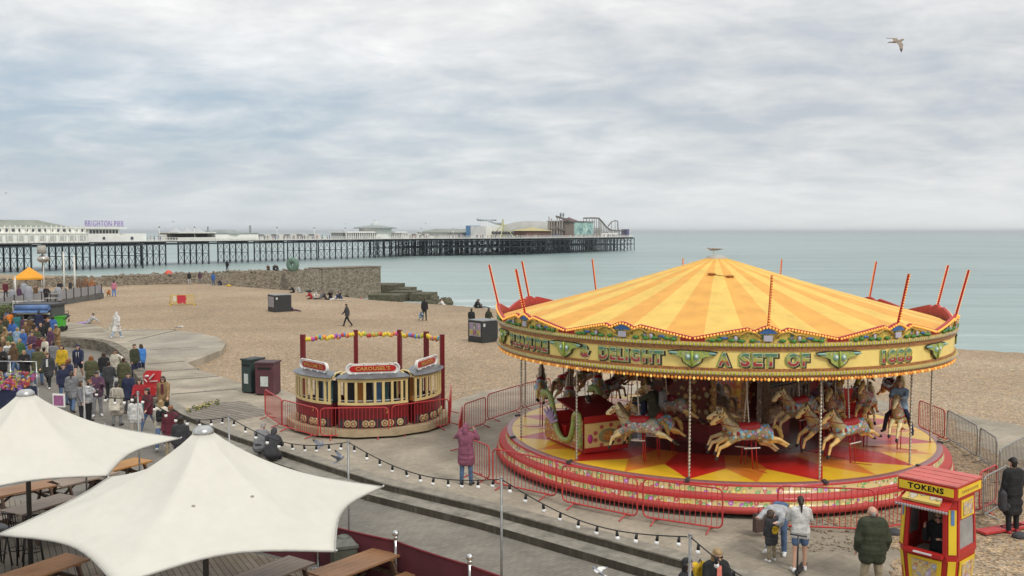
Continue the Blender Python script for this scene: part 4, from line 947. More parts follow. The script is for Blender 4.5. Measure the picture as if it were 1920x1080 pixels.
hneck = [painted('horse_neck_a', (.45, .33, .18), [(.28, .40, .44), (.6, .46, .26), (.50, .36, .38), (.55, .42, .22)], 9, .42, .32, 5), painted('horse_neck_b', (.46, .35, .16), [(.32, .40, .16), (.58, .45, .22), (.4, .3, .2)], 9, .42, .32, 6)]
M_hoof = gloss('hoof_black', (.025, .02, .018), .4); hsad = [gloss('saddle_red', (.42, .02, .02), .4), gloss('saddle_oxblood', (.20, .015, .02), .4)]; hman = [gloss('mane_gold', (.40, .24, .06), .4, .3, 12), gloss('mane_brown', (.16, .09, .03), .4, .3, 12)]
M_brid = gloss('bridle_red', (.35, .03, .03), .4); horses = {}
def slot(o, ms):
    for i, mm in enumerate(ms): o.material_slots[i].link = 'OBJECT'; o.material_slots[i].material = mm
def place_horse(a, r, z, i):
    h = link('carousel_horse', horse_me, car, loc=pol(r, a, z), rot=(0, R(-4 if i % 2 else 5), R(a))); h.scale = (.81, .81, .81)
    slot(h, [hcream[i % 3], hpaint[i % 4], M_hoof, hneck[i % 2]])
    s = link('saddle', saddle_me, h)
    if not saddle_me.materials: saddle_me.materials.append(None)
    slot(s, [hsad[0 if i % 3 else 1]]); slot(link('mane', mane_me, h), [hman[i % 2]]); slot(link('tail', tail_me, h), [hman[(i+1) % 2]]); slot(link('bridle', bridle_me, h), [M_brid])
    link('horse_rod', hrod_me, h, loc=(-.02, 0, .25)); link('foot_rest', rests[0 if z < 1.95 else 1], h); return h
saddle_me.materials.append(None); i = 0
for k in range(12):
    a = -3+30*k
    if k in (10, 4): continue
    for j, r in enumerate((5.45, 4.55, 3.65)):
        if j == 2 and k == 0: continue
        z = 1.78+(.34 if (k+j) % 2 else 0)+.04*math.sin(k*2+j)
        if j == 0 and k in (0, 1, 11): z = 1.80
        if k == 0 and j == 1: z = 1.62
        horses[(k, j)] = place_horse(a, r, z, k+j*2 if k else (1, 2, 3)[j]); i += 1
# ------- dragon chariots
def chariot(a, r):
    c = bpy.data.objects.new('dragon_chariot', None); COL.objects.link(c); c.parent = car; c.location = pol(r, a, FLZ); c.rotation_euler = (0, 0, R(a))
    b = MB(); W2 = .72
    b.box((0, 0, .10), (2.1, 2*W2, .14)).box((.95, 0, .56), (.10, 2*W2, .95)).box((-.55, 0, .5), (.10, 2*W2, .9)).box((.62, 0, .38), (.5, 2*W2-.1, .5)).box((-.30, 0, .38), (.45, 2*W2-.1, .45))
    b.build('seat_box', M_cred, c)
    MB().box((1.02, 0, .48), (.05, 2*W2-.02, .72)).build('rear_panel', M_cream, c)
    p = MB().mat(0).ball((1.05, .05, .46), (.03, .34, .20), 14, 8).mat(1).ball((1.065, .05, .46), (.03, .22, .15), 12, 8).mat(2)
    for i in range(9): t = i*2*PI/9; p.ball((1.055, .05+.46*math.cos(t), .47+.29*math.sin(t)), (.02, .07, .06), 8, 6)
    p.mat(3).ball((1.06, -.56, .42), (.03, .09, .13), 8, 6)
    p.build('panel_painting', [gloss('wreath_green', (.28, .28, .12), .5), gloss('lion_orange', (.58, .27, .06), .5, .4, 14), gloss('rose_red', (.46, .10, .08), .5), gloss('flower_magenta', (.52, .05, .26), .4)], c)
    b = MB().slab([(.98, -W2, .98), (.98, W2, .98), (-.5, W2, 1.28), (-.5, -W2, 1.28), (-.5, -W2, 1.0), (.5, -W2, .9)][:4], (0, 0, 1), .05); b.build('top_rail', M_dred, c)
    for s in (-1, 1):
        y = s*(W2+.04); b = MB()
        b.slab([(-1.0, y, .12), (1.0, y, .12), (1.0, y, .95), (.72, y, 1.0), (.55, y, .6), (.3, y, .3), (0, y, .26), (-.25, y, .42), (-.4, y, .8), (-.62, y, 1.1), (-.9, y, .9), (-1.05, y, .5)], (0, s, 0), .05)
        b.build('side_panel', painted('chariot_paint', (.44, .17, .05), [(.50, .36, .06), (.36, .40, .12), (.46, .08, .06), (.55, .42, .2), (.4, .3, .45)], 9, .45, .35, 8) if 'chariot_paint' not in MATS else MATS['chariot_paint'], c)
        b = MB(); ys = y+s*.07
        pts = [(.95, ys, .2), (.93, ys, .6), (.90, ys, .98), (.80, ys, 1.10), (.66, ys, 1.02), (.60, ys, .7), (.42, ys, .34), (.05, ys, .25), (-.28, ys, .46), (-.48, ys, .95), (-.66, ys, 1.34), (-.85, ys, 1.46), (-1.06, ys, 1.36)]
        b.tube(fine3(pts, 4), .085, 9); b.ball((-1.0, ys, 1.42), (.20, .10, .12), 10, 8).cap((-1.08, ys, 1.38), (-1.26, ys, 1.28), .07, .03, 8).cap((-.86, ys, 1.52), (-.72, ys, 1.66), .04, .01, 6)
        b.build('dragon', painted('dragon_scale', (.30, .38, .10), [(.46, .46, .14), (.22, .34, .14), (.50, .30, .08), (.34, .42, .24)], 14, .45, .35, 9) if 'dragon_scale' not in MATS else MATS['dragon_scale'], c)
        w = MB()
        for i in range(6):
            t = R(20+22*i); w.cap((-.52, ys+s*.04, .62), (-.52+.46*math.cos(t), ys+s*.12, .62+.46*math.sin(t)), .05, .03, 7)
        w.build('wing', gloss('wing_lilac', (.42, .32, .52), .4, .2, 10), c)
    return c
def fine3(pts, n):
    out = []
    for i in range(len(pts)-1):
        p0, p1, p2, p3 = [Vector(pts[max(0, min(len(pts)-1, j))]) for j in (i-1, i, i+1, i+2)]
        for k in range(n): t = k/n; out.append(.5*((2*p1)+(-p0+p2)*t+(2*p0-5*p1+4*p2-p3)*t*t+(-p0+3*p1-3*p2+p3)*t**3))
    out.append(Vector(pts[-1])); return out
chariot(-62, 4.75); chariot(117, 4.75)
# ================================================================ PEOPLE
def V3(*a): return Vector(a)
def rotx(v, a): c, s = math.cos(a), math.sin(a); return Vector((v.x, v.y*c-v.z*s, v.y*s+v.z*c))
def pose_joints(p):
    """forward is -Y; angles in degrees. legs/arms: (flex forward, bend, spread)"""
    J = {}; lean = R(p.get('lean', 0)); L = p['legs']; A = p['arms']; hip = V3(0, 0, 0)
    drop = 0
    for i, s in ((0, -1), (1, 1)):
        f, k, ab = [R(q) for q in L[i]]; h = V3(s*.09, 0, -.02)
        d1 = V3(s*math.sin(ab), -math.sin(f)*math.cos(ab), -math.cos(f)*math.cos(ab)); kn = h+d1*.42
        d2 = V3(s*math.sin(ab)*.4, -math.sin(f-k), -math.cos(f-k)); an = kn+d2*.42
        fa = p.get('foot', (0, 0))[i]; toe = an+V3(s*.04, -.15*math.cos(R(fa)), -.055-.15*math.sin(R(fa)))
        J['hip', i], J['knee', i], J['ank', i], J['toe', i] = h, kn, an, toe; drop = min(drop, an.z-.085, toe.z-.03)
    def T(v): return rotx(v, lean)
    curve = R(p.get('curl', 0))
    J['pel'] = V3(0, 0, .02); J['waist'] = T(V3(0, 0, .20)); J['chest'] = J['waist']+rotx(V3(0, 0, .20), lean+curve*.5); J['shc'] = J['chest']+rotx(V3(0, 0, .12), lean+curve)
    J['neck'] = J['shc']+rotx(V3(0, -.01, .06), lean+curve); hp = R(p.get('head', 0)); yaw = R(p.get('yaw', 0))
    J['hd'] = J['neck']+rotx(V3(0, -.025, .145), lean+curve+hp); J['hrot'] = Matrix.Rotation(yaw, 3, 'Z')@Matrix.Rotation(lean+curve+hp, 3, 'X')
    for i, s in ((0, -1), (1, 1)):
        f, k, ab = A[i][:3]; inw = R(A[i][3] if len(A[i]) > 3 else 0); f, k, ab = R(f), R(k), R(ab)
        sh = J['shc']+V3(s*.185, 0, -.005); b0 = lean+curve*.5 if p.get('armlean') else 0
        d1 = V3(s*math.sin(ab), -math.sin(f)*math.cos(ab), -math.cos(f)*math.cos(ab)); el = sh+d1*.29
        d2 = V3(s*math.sin(ab)*.6-s*math.sin(inw), -math.sin(f+k), -math.cos(f+k)).normalized(); wr = el+d2*.25
        J['sh', i], J['el', i], J['wr', i], J['hdir', i] = sh, el, wr, d2
    base = p.get('z', None); J['off'] = V3(0, 0, -drop if base is None else base)
    return J
POSES = {
 'stand': dict(legs=((4, 4, 4), (-3, 3, 4)), arms=((6, 14, 9), (2, 12, 9))),
 'wait': dict(legs=((-4, 2, 5), (10, 14, 3)), arms=((14, 78, 10, 35), (10, 70, 10, 40)), yaw=18),
 'walk': dict(legs=((26, 8, 2), (-22, 16, 2)), arms=((-20, 18, 8), (22, 24, 8)), lean=3, foot=(-10, 25)),
 'walk2': dict(legs=((-18, 14, 2), (20, 6, 2)), arms=((20, 40, 8), (-14, 20, 8)), lean=2, foot=(20, -6)),
 'phone': dict(legs=((2, 2, 5), (2, 2, 5)), arms=((62, 92, 22, 46), (66, 88, 30, 52)), lean=-3),
 'bend': dict(legs=((38, 22, 6), (26, 24, 6)), arms=((78, 26, 6, 10), (62, 46, 8, 10)), lean=72, curl=18, head=-15),
 'hold': dict(legs=((3, 3, 4), (-2, 3, 4)), arms=((22, 88, 12, 35), (28, 92, 12, 30)), head=14),
 'pockets': dict(legs=((2, 2, 6), (2, 2, 6)), arms=((-8, 36, 16, 10), (-8, 36, 16, 10))),
 'point': dict(legs=((4, 4, 4), (-3, 3, 5)), arms=((10, 30, 10), (70, 8, 60)), yaw=-20),
 'sit': dict(legs=((84, 62, 8), (78, 76, 10)), arms=((40, 46, 12, 20), (34, 56, 12, 20)), lean=14, curl=22, z=.13),
 'sitback': dict(legs=((82, 20, 8), (64, 84, 12)), arms=((-38, 6, 14), (-30, 6, 14)), lean=-22, curl=14, z=.13),
 'step': dict(legs=((80, 84, 8), (74, 80, 8)), arms=((34, 60, 10, 30), (30, 62, 10, 30)), lean=16, curl=16, z=.12),
 'lie': dict(legs=((88, 6, 5), (86, 12, 8)), arms=((-50, 4, 14), (-54, 4, 12)), lean=-48, curl=18, head=30, z=.13),
 'crouch': dict(legs=((96, 132, 12), (84, 126, 12)), arms=((60, 30, 10, 10), (54, 40, 10, 10)), lean=24, curl=20),
 'ride': dict(legs=((58, 66, 30), (58, 66, 30)), arms=((58, 30, 6, 22), (60, 34, 6, 22)), lean=4, curl=6, z=0.0),
 'booth': dict(legs=((84, 80, 8), (84, 80, 8)), arms=((30, 128, 10, 12), (44, 64, 14, 30)), lean=6, curl=8, head=-4, z=.0),
 'scoot': dict(legs=((6, 6, 2), (-4, 10, 7)), arms=((28, 44, 14, 20), (24, 50, 14, 20)), lean=4),
}
def body_prims(J, build=1.0, chub=1.0):
    """(label, a, b, ra, rb): 0 skin 1 top 2 legs 3 shoe"""
    c = []; o = J['off']
    def A(lab, a, b, r0, r1): c.append((lab, a+o, b+o, r0, r1))
    X = V3(1, 0, 0); g = chub
    sp = [J['pel'], J['waist'], J['chest'], J['shc']]
    for (p, q, w0, w1, r0, r1, lab) in ((sp[0], sp[1], .075, .065, .115, .10, 2), (sp[1], sp[2], .065, .085, .10, .112, 1), (sp[2], sp[3], .085, .12, .112, .078, 1)):
        for k in range(5):
            t = k/4; m = p.lerp(q, t); w = (w0+(w1-w0)*t)*g; r = (r0+(r1-r0)*t)*g; A(1 if (lab == 1 or k > 2) else 2, m-X*w, m+X*w, r, r)
    A(0, J['shc'], J['neck']+V3(0, 0, .04), .06, .052)
    h = J['hd']; M = J['hrot']
    A(0, h+M@V3(0, .015, .025), h+M@V3(0, -.012, .03), .088, .080); A(0, h+M@V3(0, -.02, -.035), h+M@V3(0, -.045, -.075), .068, .042); A(0, h+M@V3(0, -.09, .0), h+M@V3(0, -.105, -.022), .012, .016)
    for s in (-1, 1): A(0, h+M@V3(s*.083, .008, .012), h+M@V3(s*.087, .015, -.018), .018, .012)
    for i, s in ((0, -1), (1, 1)):
        A(1, J['sh', i], J['el', i], .056*g, .043*g); A(1, J['el', i], J['wr', i]-J['hdir', i]*.04, .043, .032); A(0, J['el', i].lerp(J['wr', i], .7), J['wr', i], .029, .026)
        w = J['wr', i]; d = J['hdir', i]; side = d.cross(V3(0, 0, 1)) if abs(d.z) < .8 else V3(0, 1, 0)
        side = (side-d*side.dot(d)).normalized(); nrm = d.cross(side); A(0, w+d*.03-side*.018, w+d*.055+side*.02, .023, .022)
        for k, (off, ln) in enumerate(((-.033, .062), (-.011, .075), (.012, .070), (.033, .055))):
            b0 = w+d*.075+side*off; k1 = b0+d*ln*.5+nrm*.004; A(0, b0, k1, .0105, .0098); A(0, k1, k1+(d*.8+nrm*.6*(1 if s > 0 else -1)).normalized()*ln*.5, .0098, .008)
        t0 = w+d*.03-side*.03; A(0, t0, t0+(d*.7-side*.7)*.05, .012, .010)
        A(2, J['hip', i], J['knee', i], .086*g, .060); A(2, J['knee', i], J['ank', i], .058, .040); A(3, J['ank', i]+V3(0, .03, -.04), J['toe', i], .042, .034); A(3, J['ank', i]+V3(0, .045, -.045), J['ank', i]+V3(0, 0, -.01), .044, .042)
    return c
def cap_mesh(prims, voxel, smooth=2, name='form', label=False, nmat=0, dots=()):
    m = MB()
    for lab, a, b, r0, r1 in prims: m.cap(a, b, r0, r1, 10)
    me = remesh(m, voxel, smooth, name)
    if label:
        P = np.empty(len(me.polygons)*3, 'f'); me.polygons.foreach_get('center', P); P = P.reshape(-1, 3)
        D = np.stack([seg_dist(P, a, b, r0, r1) for _, a, b, r0, r1 in prims], 1); lab = np.array([x[0] for x in prims])[D.argmin(1)].astype(np.int32)
        for c, r, l in dots: lab[np.linalg.norm(P-np.array(c), axis=1) < r] = l
        for _ in range(nmat): me.materials.append(None)
        me.polygons.foreach_set('material_index', lab)
    else: me.materials.append(None)
    me.update(); return me
PCACHE = {}
def cached(key, fn):
    if key not in PCACHE: PCACHE[key] = fn()
    return PCACHE[key]
def garment(J, kind, g=1.0):
    o = J['off']; c = []; X = V3(1, 0, 0)
    def A(a, b, r0, r1): c.append((1, a+o, b+o, r0, r1))
    if kind.startswith('trousers') or kind.startswith('shorts') or kind == 'skirt':
        A(J['pel']-X*.08, J['pel']+X*.08, .128*g, .128*g); A(J['pel']+V3(0, 0, .08)-X*.07, J['pel']+V3(0, 0, .08)+X*.07, .118*g, .118*g)
        for i in (0, 1):
            if kind == 'trousers': A(J['hip', i], J['knee', i], .102*g, .074); A(J['knee', i], J['ank', i]+V3(0, 0, .01), .074, .062)
            elif kind == 'trousers_wide': A(J['hip', i], J['knee', i], .108*g, .092); A(J['knee', i], J['ank', i], .092, .098)
            else: A(J['hip', i], J['hip', i].lerp(J['knee', i], .55), .108*g, .10)
        return c
    long = {'jacket': .06, 'coat': .42, 'parka': .26, 'tee': .04, 'puffer': .08}[kind]; th = {'jacket': .022, 'coat': .030, 'parka': .036, 'tee': .012, 'puffer': .045}[kind]
    sp = [J['pel'], J['waist'], J['chest'], J['shc']]
    for (p, q, w0, w1, r0, r1) in ((sp[0], sp[1], .085, .07, .12, .108), (sp[1], sp[2], .07, .088, .108, .115), (sp[2], sp[3], .088, .115, .115, .085)):
        for k in range(4):
            t = k/3; m = p.lerp(q, t); w = (w0+(w1-w0)*t)*g; r = (r0+(r1-r0)*t)*g+th+(.012 if kind == 'puffer' and k % 2 else 0); A(m-X*w, m+X*w, r, r)
    for i, s in ((0, -1), (1, 1)):
        A(J['sh', i], J['el', i], .062*g+th*.7, .054*g+th*.6)
        if kind != 'tee': A(J['el', i], J['wr', i]-J['hdir', i]*.02, .052+th*.6, .040+th*.4)
        hp = J['hip', i]; A(J['pel']+X*s*.04, hp+(J['knee', i]-hp)*min(1, long/.42*.95), .115*g+th, .10*g+th*1.1)
    if long > .2:
        k0 = J['knee', 0]; k1 = J['knee', 1]; f = long/.42*.9; a = J['hip', 0].lerp(k0, f); b = J['hip', 1].lerp(k1, f); A(a, b, .11+th, .11+th); A(J['hip', 0].lerp(k0, f*.5), J['hip', 1].lerp(k1, f*.5), .12+th, .12+th)
    A(J['shc']+V3(0, .02, 0), J['neck']+V3(0, .012, -.01), .075+th*.4, .068)
    return c
def hair_prims(J, style):
    o = J['off']; M = J['hrot']; h = J['hd']+o; c = []
    def A(a, b, r0, r1): c.append((1, h+M@V3(*a), h+M@V3(*b), r0, r1))
    if style == 'bald': A((0, .065, -.01), (0, .05, -.03), .055, .05); return c
    A((0, .030, .045), (0, -.008, .058), .090, .080); A((0, .045, .0), (0, .05, -.035), .078, .062)
    if style in ('long', 'bob', 'longside'):
        n = {'long': .42, 'bob': .12, 'longside': .34}[style]
        for s in (-1, 0, 1): A((s*.055, .05 if s == 0 else .025, 0), (s*.075, .085 if s == 0 else .055, -n if s == 0 else -n*.85), .058, .038)
    if style == 'tail': A((0, .10, .03), (0, .15, -.02), .032, .036); A((0, .15, -.02), (0, .14, -.24), .036, .018)
    if style == 'bun': A((0, .10, .075), (0, .11, .08), .046, .046)
    if style == 'cap': A((0, -.07, .062), (0, -.145, .052), .040, .022); A((.05, -.06, .06), (.035, -.13, .052), .028, .018); A((-.05, -.06, .06), (-.035, -.13, .052), .028, .018); A((0, .0, .07), (0, .02, .085), .086, .08)
    if style == 'beanie': A((0, .02, .05), (0, .02, .08), .098, .085)
    if style == 'hood': A((0, .04, .03), (0, .02, .07), .112, .09); A((0, .06, -.03), (0, .07, -.12), .10, .09)
    return c
def cloth(name, c): return mat('cloth_'+name, c, .9, var=.28, vscale=7, bump=.6, bscale=14)
CL = {k: cloth(k, v) for k, v in dict(black=(.016, .016, .018), charcoal=(.045, .045, .05), grey=(.20, .20, .21), palegrey=(.42, .43, .44), white=(.62, .61, .585), cream=(.62, .57, .47), navy=(.020, .026, .065), blue=(.05, .13, .38), brightblue=(.06, .22, .60), denim=(.085, .14, .25), paledenim=(.26, .36, .47), olive=(.085, .085, .04), darkolive=(.040, .046, .024), green=(.05, .12, .05), teal=(.03, .16, .16), mustard=(.62, .40, .02), orange=(.70, .22, .03), red=(.36, .022, .03), maroon=(.12, .018, .03), plum=(.10, .045, .085), mauve=(.26, .085, .135), pink=(.55, .20, .28), lilac=(.36, .28, .55), brown=(.13, .075, .035), tan=(.28, .18, .085), khaki=(.33, .27, .18), coral=(.75, .22, .17), stone=(.40, .36, .30), purple=(.16, .07, .22)).items()}
SK = [mat('skin_fair', (.56, .33, .235), .55, var=.08, vscale=20), mat('skin_tan', (.44, .25, .16), .55, var=.08, vscale=20), mat('skin_deep', (.16, .085, .055), .5, var=.08, vscale=20)]
HR = {k: mat('hair_'+k, v, .55, var=.3, vscale=30) for k, v in dict(black=(.012, .010, .010), brown=(.055, .032, .018), darkbrown=(.030, .018, .011), blond=(.36, .24, .11), ginger=(.24, .09, .03), grey=(.30, .28, .26)).items()}
M_eye = mat('eye_dark', (.03, .02, .02), .3, var=0); M_lip = mat('lip', (.36, .12, .11), .5, var=0); M_shoe = {'white': mat('shoe_white', (.70, .69, .68), .6), 'black': mat('shoe_black', (.02, .02, .022), .5), 'brown': mat('shoe_brown', (.12, .07, .04), .6), 'red': mat('shoe_red', (.36, .02, .03), .6)}
def person(label, loc, face, pose='stand', h=1.72, top=('jacket', 'black'), legs=('trousers', 'denim'), hair=('short', 'brown'), shoe='black', skin=0, group=None, lod=1, g=1.0, ztop=None, accent=None):
    """a figure: one continuous body, and hair, garments and shoes as its children (lod 2: one mesh)"""
    P = POSES[pose]; k = h/1.75; vox = {0: .0105, 1: .017, 2: .036}[lod]
    rz = R(face); t = thing('person', label, 'person', loc, rz, group, k)
    J = cached(('J', pose), lambda: pose_joints(P)); gg = round(g, 2)
    hd = J['hd']+J['off']; M = J['hrot']
    if lod == 2:
        def mk():
            pr = body_prims(J, 1, gg)
            if top: pr = [p for p in pr]+garment(J, top[0], gg)
            pr += [(2, a, b, r0, r1) for _, a, b, r0, r1 in garment(J, legs[0], gg)] + [(4, a, b, r0, r1) for _, a, b, r0, r1 in hair_prims(J, hair[0])]
            return cap_mesh(pr, .032, 1, 'body', True, 5)
        me = cached(('b2', pose, top[0], legs[0], hair[0], gg), mk)
        hm = HR.get(hair[1]) or CL[hair[1]]; bpy.data.objects.remove(t); o = link('person', me); o.location = loc; o.rotation_euler = (0, 0, rz); o.scale = (k, k, k); tag(o, label, 'person', group); slot(o, [SK[skin], CL[top[1]], CL[legs[1]], M_shoe[shoe], hm]); return o
    def mkb():
        eyes = [(hd+M@V3(s*.032, -.088, .022), .0125, 1) for s in (-1, 1)]+[(hd+M@V3(0, -.098, -.052), .017, 2)]
        return cap_mesh([(0 if l != 3 else 0, a, b, r0, r1) for l, a, b, r0, r1 in body_prims(J, 1, gg) if True], vox, 1 if lod == 0 else 1, 'body', True, 3, eyes)
    o = link('body', cached(('b', pose, lod, gg), mkb), t); slot(o, [SK[skin], M_eye, M_lip])
    def shoes(i):
        b_ = [p for p in body_prims(J, 1, gg) if p[0] == 3]; return cap_mesh([(0, a, b, r0*1.2, r1*1.25) for _, a, b, r0, r1 in b_[2*i:2*i+2]], .016, 1, 'shoe')
    for i in (0, 1): slot(link('shoe', cached(('s', pose, i, gg), lambda i=i: shoes(i)), t), [M_shoe[shoe]])
    slot(link('trousers' if legs[0].startswith('tr') else 'shorts', cached(('t', pose, legs[0], lod, gg), lambda: cap_mesh(garment(J, legs[0], gg), .020, 2, 'trousers')), t), [CL[legs[1]]])
    slot(link('top' if top[0] == 'tee' else 'coat', cached(('g', pose, top[0], lod, gg), lambda: cap_mesh(garment(J, top[0], gg), .020, 1 if top[0] == 'puffer' else 2, 'coat')), t), [CL[top[1]]])
    hm = HR.get(hair[1]) or CL[hair[1]]; nm = {'cap': 'cap', 'beanie': 'beanie', 'hood': 'hood'}.get(hair[0], 'hair')
    slot(link(nm, cached(('h', pose, hair[0], lod), lambda: cap_mesh(hair_prims(J, hair[0]), .014, 1, 'hair')), t), [hm])
    if accent:
        for kind, col in accent:
            if kind == 'shirt': link('shirt', MB().slab([J['shc']+J['off']+V3(-.045, -.135, .03), J['shc']+J['off']+V3(.045, -.135, .03), J['waist']+J['off']+V3(.05, -.155, -.02), J['waist']+J['off']+V3(-.05, -.155, -.02)], V3(0, -1, 0), .012).mesh('shirt', CL[col]), t)
            if kind == 'glasses':
                m = MB()
                for s in (-1, 1): m.ball(hd+M@V3(s*.035, -.094, .022), (.03, .012, .022), 8, 6, rot=M)
                m.tube([hd+M@V3(-.088, 0, .022), hd+M@V3(-.06, -.088, .026), hd+M@V3(.06, -.088, .026), hd+M@V3(.088, 0, .022)], .006, 5); m.build('sunglasses', mat('glasses_black', (.01, .01, .01), .15, var=0), t)
            if kind == 'strings':
                for s in (-1, 1): link('drawstring', MB().tube([J['shc']+J['off']+V3(s*.05, -.14, .0), J['chest']+J['off']+V3(s*.05, -.165, -.06), J['waist']+J['off']+V3(s*.05, -.16, .04)], .012, 5).mesh('drawstring', CL[col]), t)
            if kind == 'stripes':
                m = MB()
                for q in range(4):
                    z = J['off'].z+.10+.11*q; m.lathe([(.178, z), (.182, z+.045)], 16, (0, J['off'].y, 0))
                for i_, p_ in enumerate(m.v): m.v[i_] = (p_[0]*1.32, p_[1]*.90, p_[2])
                m.build('stripe', CL[col], t)
    return t
def backpack(loc, face, label, col, h=1.0, straps=True):
    t = thing('backpack', label, 'backpack', loc, R(face), None, h); m = MB()
    m.cap((-.08, 0, -.17), (-.08, 0, .13), .085, .08, 10); m.cap((.08, 0, -.17), (.08, 0, .13), .085, .08, 10); m.cap((-.06, .06, -.16), (.06, .06, -.16), .075, .075, 10)
    me = remesh(m, .018, 2, 'bag'); me.materials.append(CL[col] if isinstance(col, str) else col); link('bag', me, t)
    MB().cap((-.09, .10, -.12), (.09, .10, -.12), .05, .05, 8).build('pocket', CL[col] if isinstance(col, str) else col, t)
    MB().tube([(-.03, -.03, .2), (0, -.03, .26), (.03, -.03, .2)], .012, 6).build('handle', CL['black'], t)
    return t
def on_back(loc, face, h, pose='stand', dist=.20, up=1.24):
    k = h/1.75; a = R(face); return Vector((loc[0], loc[1], loc[2]))+Vector((-math.sin(a)*dist*k, math.cos(a)*dist*k, up*k))
# facing: 0 looks at the viewer, 90 to the sea side (right), 180 away, -90 to the left
G = lambda px, py, z=0.0: at(px, py, z)
RZ = ROAD_Z+.004
def hgt(px, py0, py1, z):
    """stature from head and foot pixels"""
    p = at(px, py1, z); d = ray(px, py0); t = p.y/d.y; return (CAM_H+d.z*t)-z
# ---- near figures on the promenade
p = G(874, 909); person('person in a long mauve coat seen from behind, hands raised to take a picture', p, 168, 'phone', 1.66, ('parka', 'mauve'), ('trousers', 'denim'), ('hood', 'mauve'), 'black', lod=0)
p = G(1462, 1033); person('person in a pale grey jacket and jeans bending right down over a small child', p, -32, 'bend', 1.72, ('jacket', 'palegrey'), ('trousers', 'denim'), ('short', 'brown'), 'white', lod=0)
p2 = G(1446, 1052); person('small child in a dark jumper with a yellow flower badge and beige trousers', p2, 196, 'stand', 1.06, ('parka', 'charcoal'), ('trousers', 'khaki'), ('short', 'darkbrown'), 'white', lod=0)
b = MB()
for i in range(7): a = i*2*PI/7; b.ball((.05*math.cos(a), 0, .06*math.sin(a)), (.035, .014, .035), 8, 6)
b.ball((0, -.005, 0), (.03, .02, .03), 8, 6); o = b.build('flower_badge', CL['mustard']); o.location = on_back(p2, 196, 1.06, dist=.225, up=1.17); o.rotation_euler = (0, 0, R(196)); tag(o, 'yellow flower badge on the back of the small dark jumper', 'badge')
p = G(1500, 1070); person('girl in a white jumper and denim shorts standing on a scooter, dark ponytail', p, 172, 'scoot', 1.50, ('jacket', 'white'), ('shorts', 'denim'), ('tail', 'darkbrown'), 'white', lod=0)
sc = thing('scooter', 'small dark kick scooter under the girl in the white jumper', 'scooter', p+Vector((.02, 0, 0)), R(150))
MB().box((0, 0, .07), (.12, .62, .025)).build('deck', mat('scooter_deck', (.03, .03, .035), .5), sc)
for y in (-.34, .34): MB().tube([(-.02, y, .055), (.02, y, .055)], .055, 14).build('wheel', mat('scooter_wheel', (.02, .02, .02), .6), sc)
MB().tube([(0, .34, .06), (0, .30, .82)], .018, 8).tube([(-.17, .29, .82), (.17, .29, .82)], .016, 8).build('handlebar', mat('scooter_steel', (.05, .05, .06), .4, metal=.5), sc)
sb = thing('shopping_bag', 'dark brown carrier bag held beside the bending person', 'bag', G(1432, 1013)+Vector((0, .25, .12)), R(15)); MB().prism([(-.16, -.06), (.16, -.06), (.18, .06), (-.18, .06)], 0, .42).build('body', mat('bag_brown', (.085, .05, .04), .7), sb); MB().tube([(-.07, 0, .42), (-.06, 0, .56), (.06, 0, .56), (.07, 0, .42)], .01, 6).build('handle', CL['black'], sb)
p = G(1633, 1128); person('bald man in a dark green puffer jacket and beige trousers seen from behind', p, 176, 'pockets', 1.78, ('puffer', 'darkolive'), ('trousers', 'khaki'), ('bald', 'grey'), 'brown', lod=0, g=1.04)
p = G(1897, 999); person('person all in black with a flat black cap standing by the right hand barriers', p, 188, 'stand', 1.70, ('coat', 'black'), ('trousers', 'black'), ('cap', 'black'), 'red', lod=0)
q = p+Vector((-.30, -.12, .82)); backpack(q, 250, 'dark patterned backpack hanging at the side of the person in black', 'purple' if False else 'charcoal', 1.05)
p = G(1340, 1206, RZ+.02); person('fair haired woman in sunglasses and a black jacket over a coral top', p, 14, 'hold', 1.70, ('jacket', 'black'), ('trousers', 'black'), ('longside', 'blond'), 'black', lod=0, accent=[('shirt', 'coral'), ('glasses', 0)])
backpack(p+Vector((-.26, .16, 1.22)), 20, 'bright yellow rucksack on the shoulder of the fair haired woman', 'mustard', 1.0)
p = G(1284, 1228, RZ); person('dark haired person whose head just shows at the bottom edge, sunglasses pushed up', p, 60, 'stand', 1.68, ('jacket', 'black'), ('trousers', 'charcoal'), ('longside', 'black'), 'black', lod=0)
# couple on the top step
p = G(488, 843, .0); person('grey haired man in a grey jacket sitting on the step edge', Vector((p.x, p.y-.1, -.06)), 172, 'step', 1.74, ('jacket', 'grey'), ('trousers', 'charcoal'), ('short', 'grey'), 'black', lod=0)
p = G(510, 853, .0); person('person in a dark grey hooded parka sitting on the step edge', Vector((p.x, p.y-.1, -.06)), 176, 'step', 1.70, ('parka', 'charcoal'), ('trousers', 'black'), ('hood', 'charcoal'), 'black', lod=0)
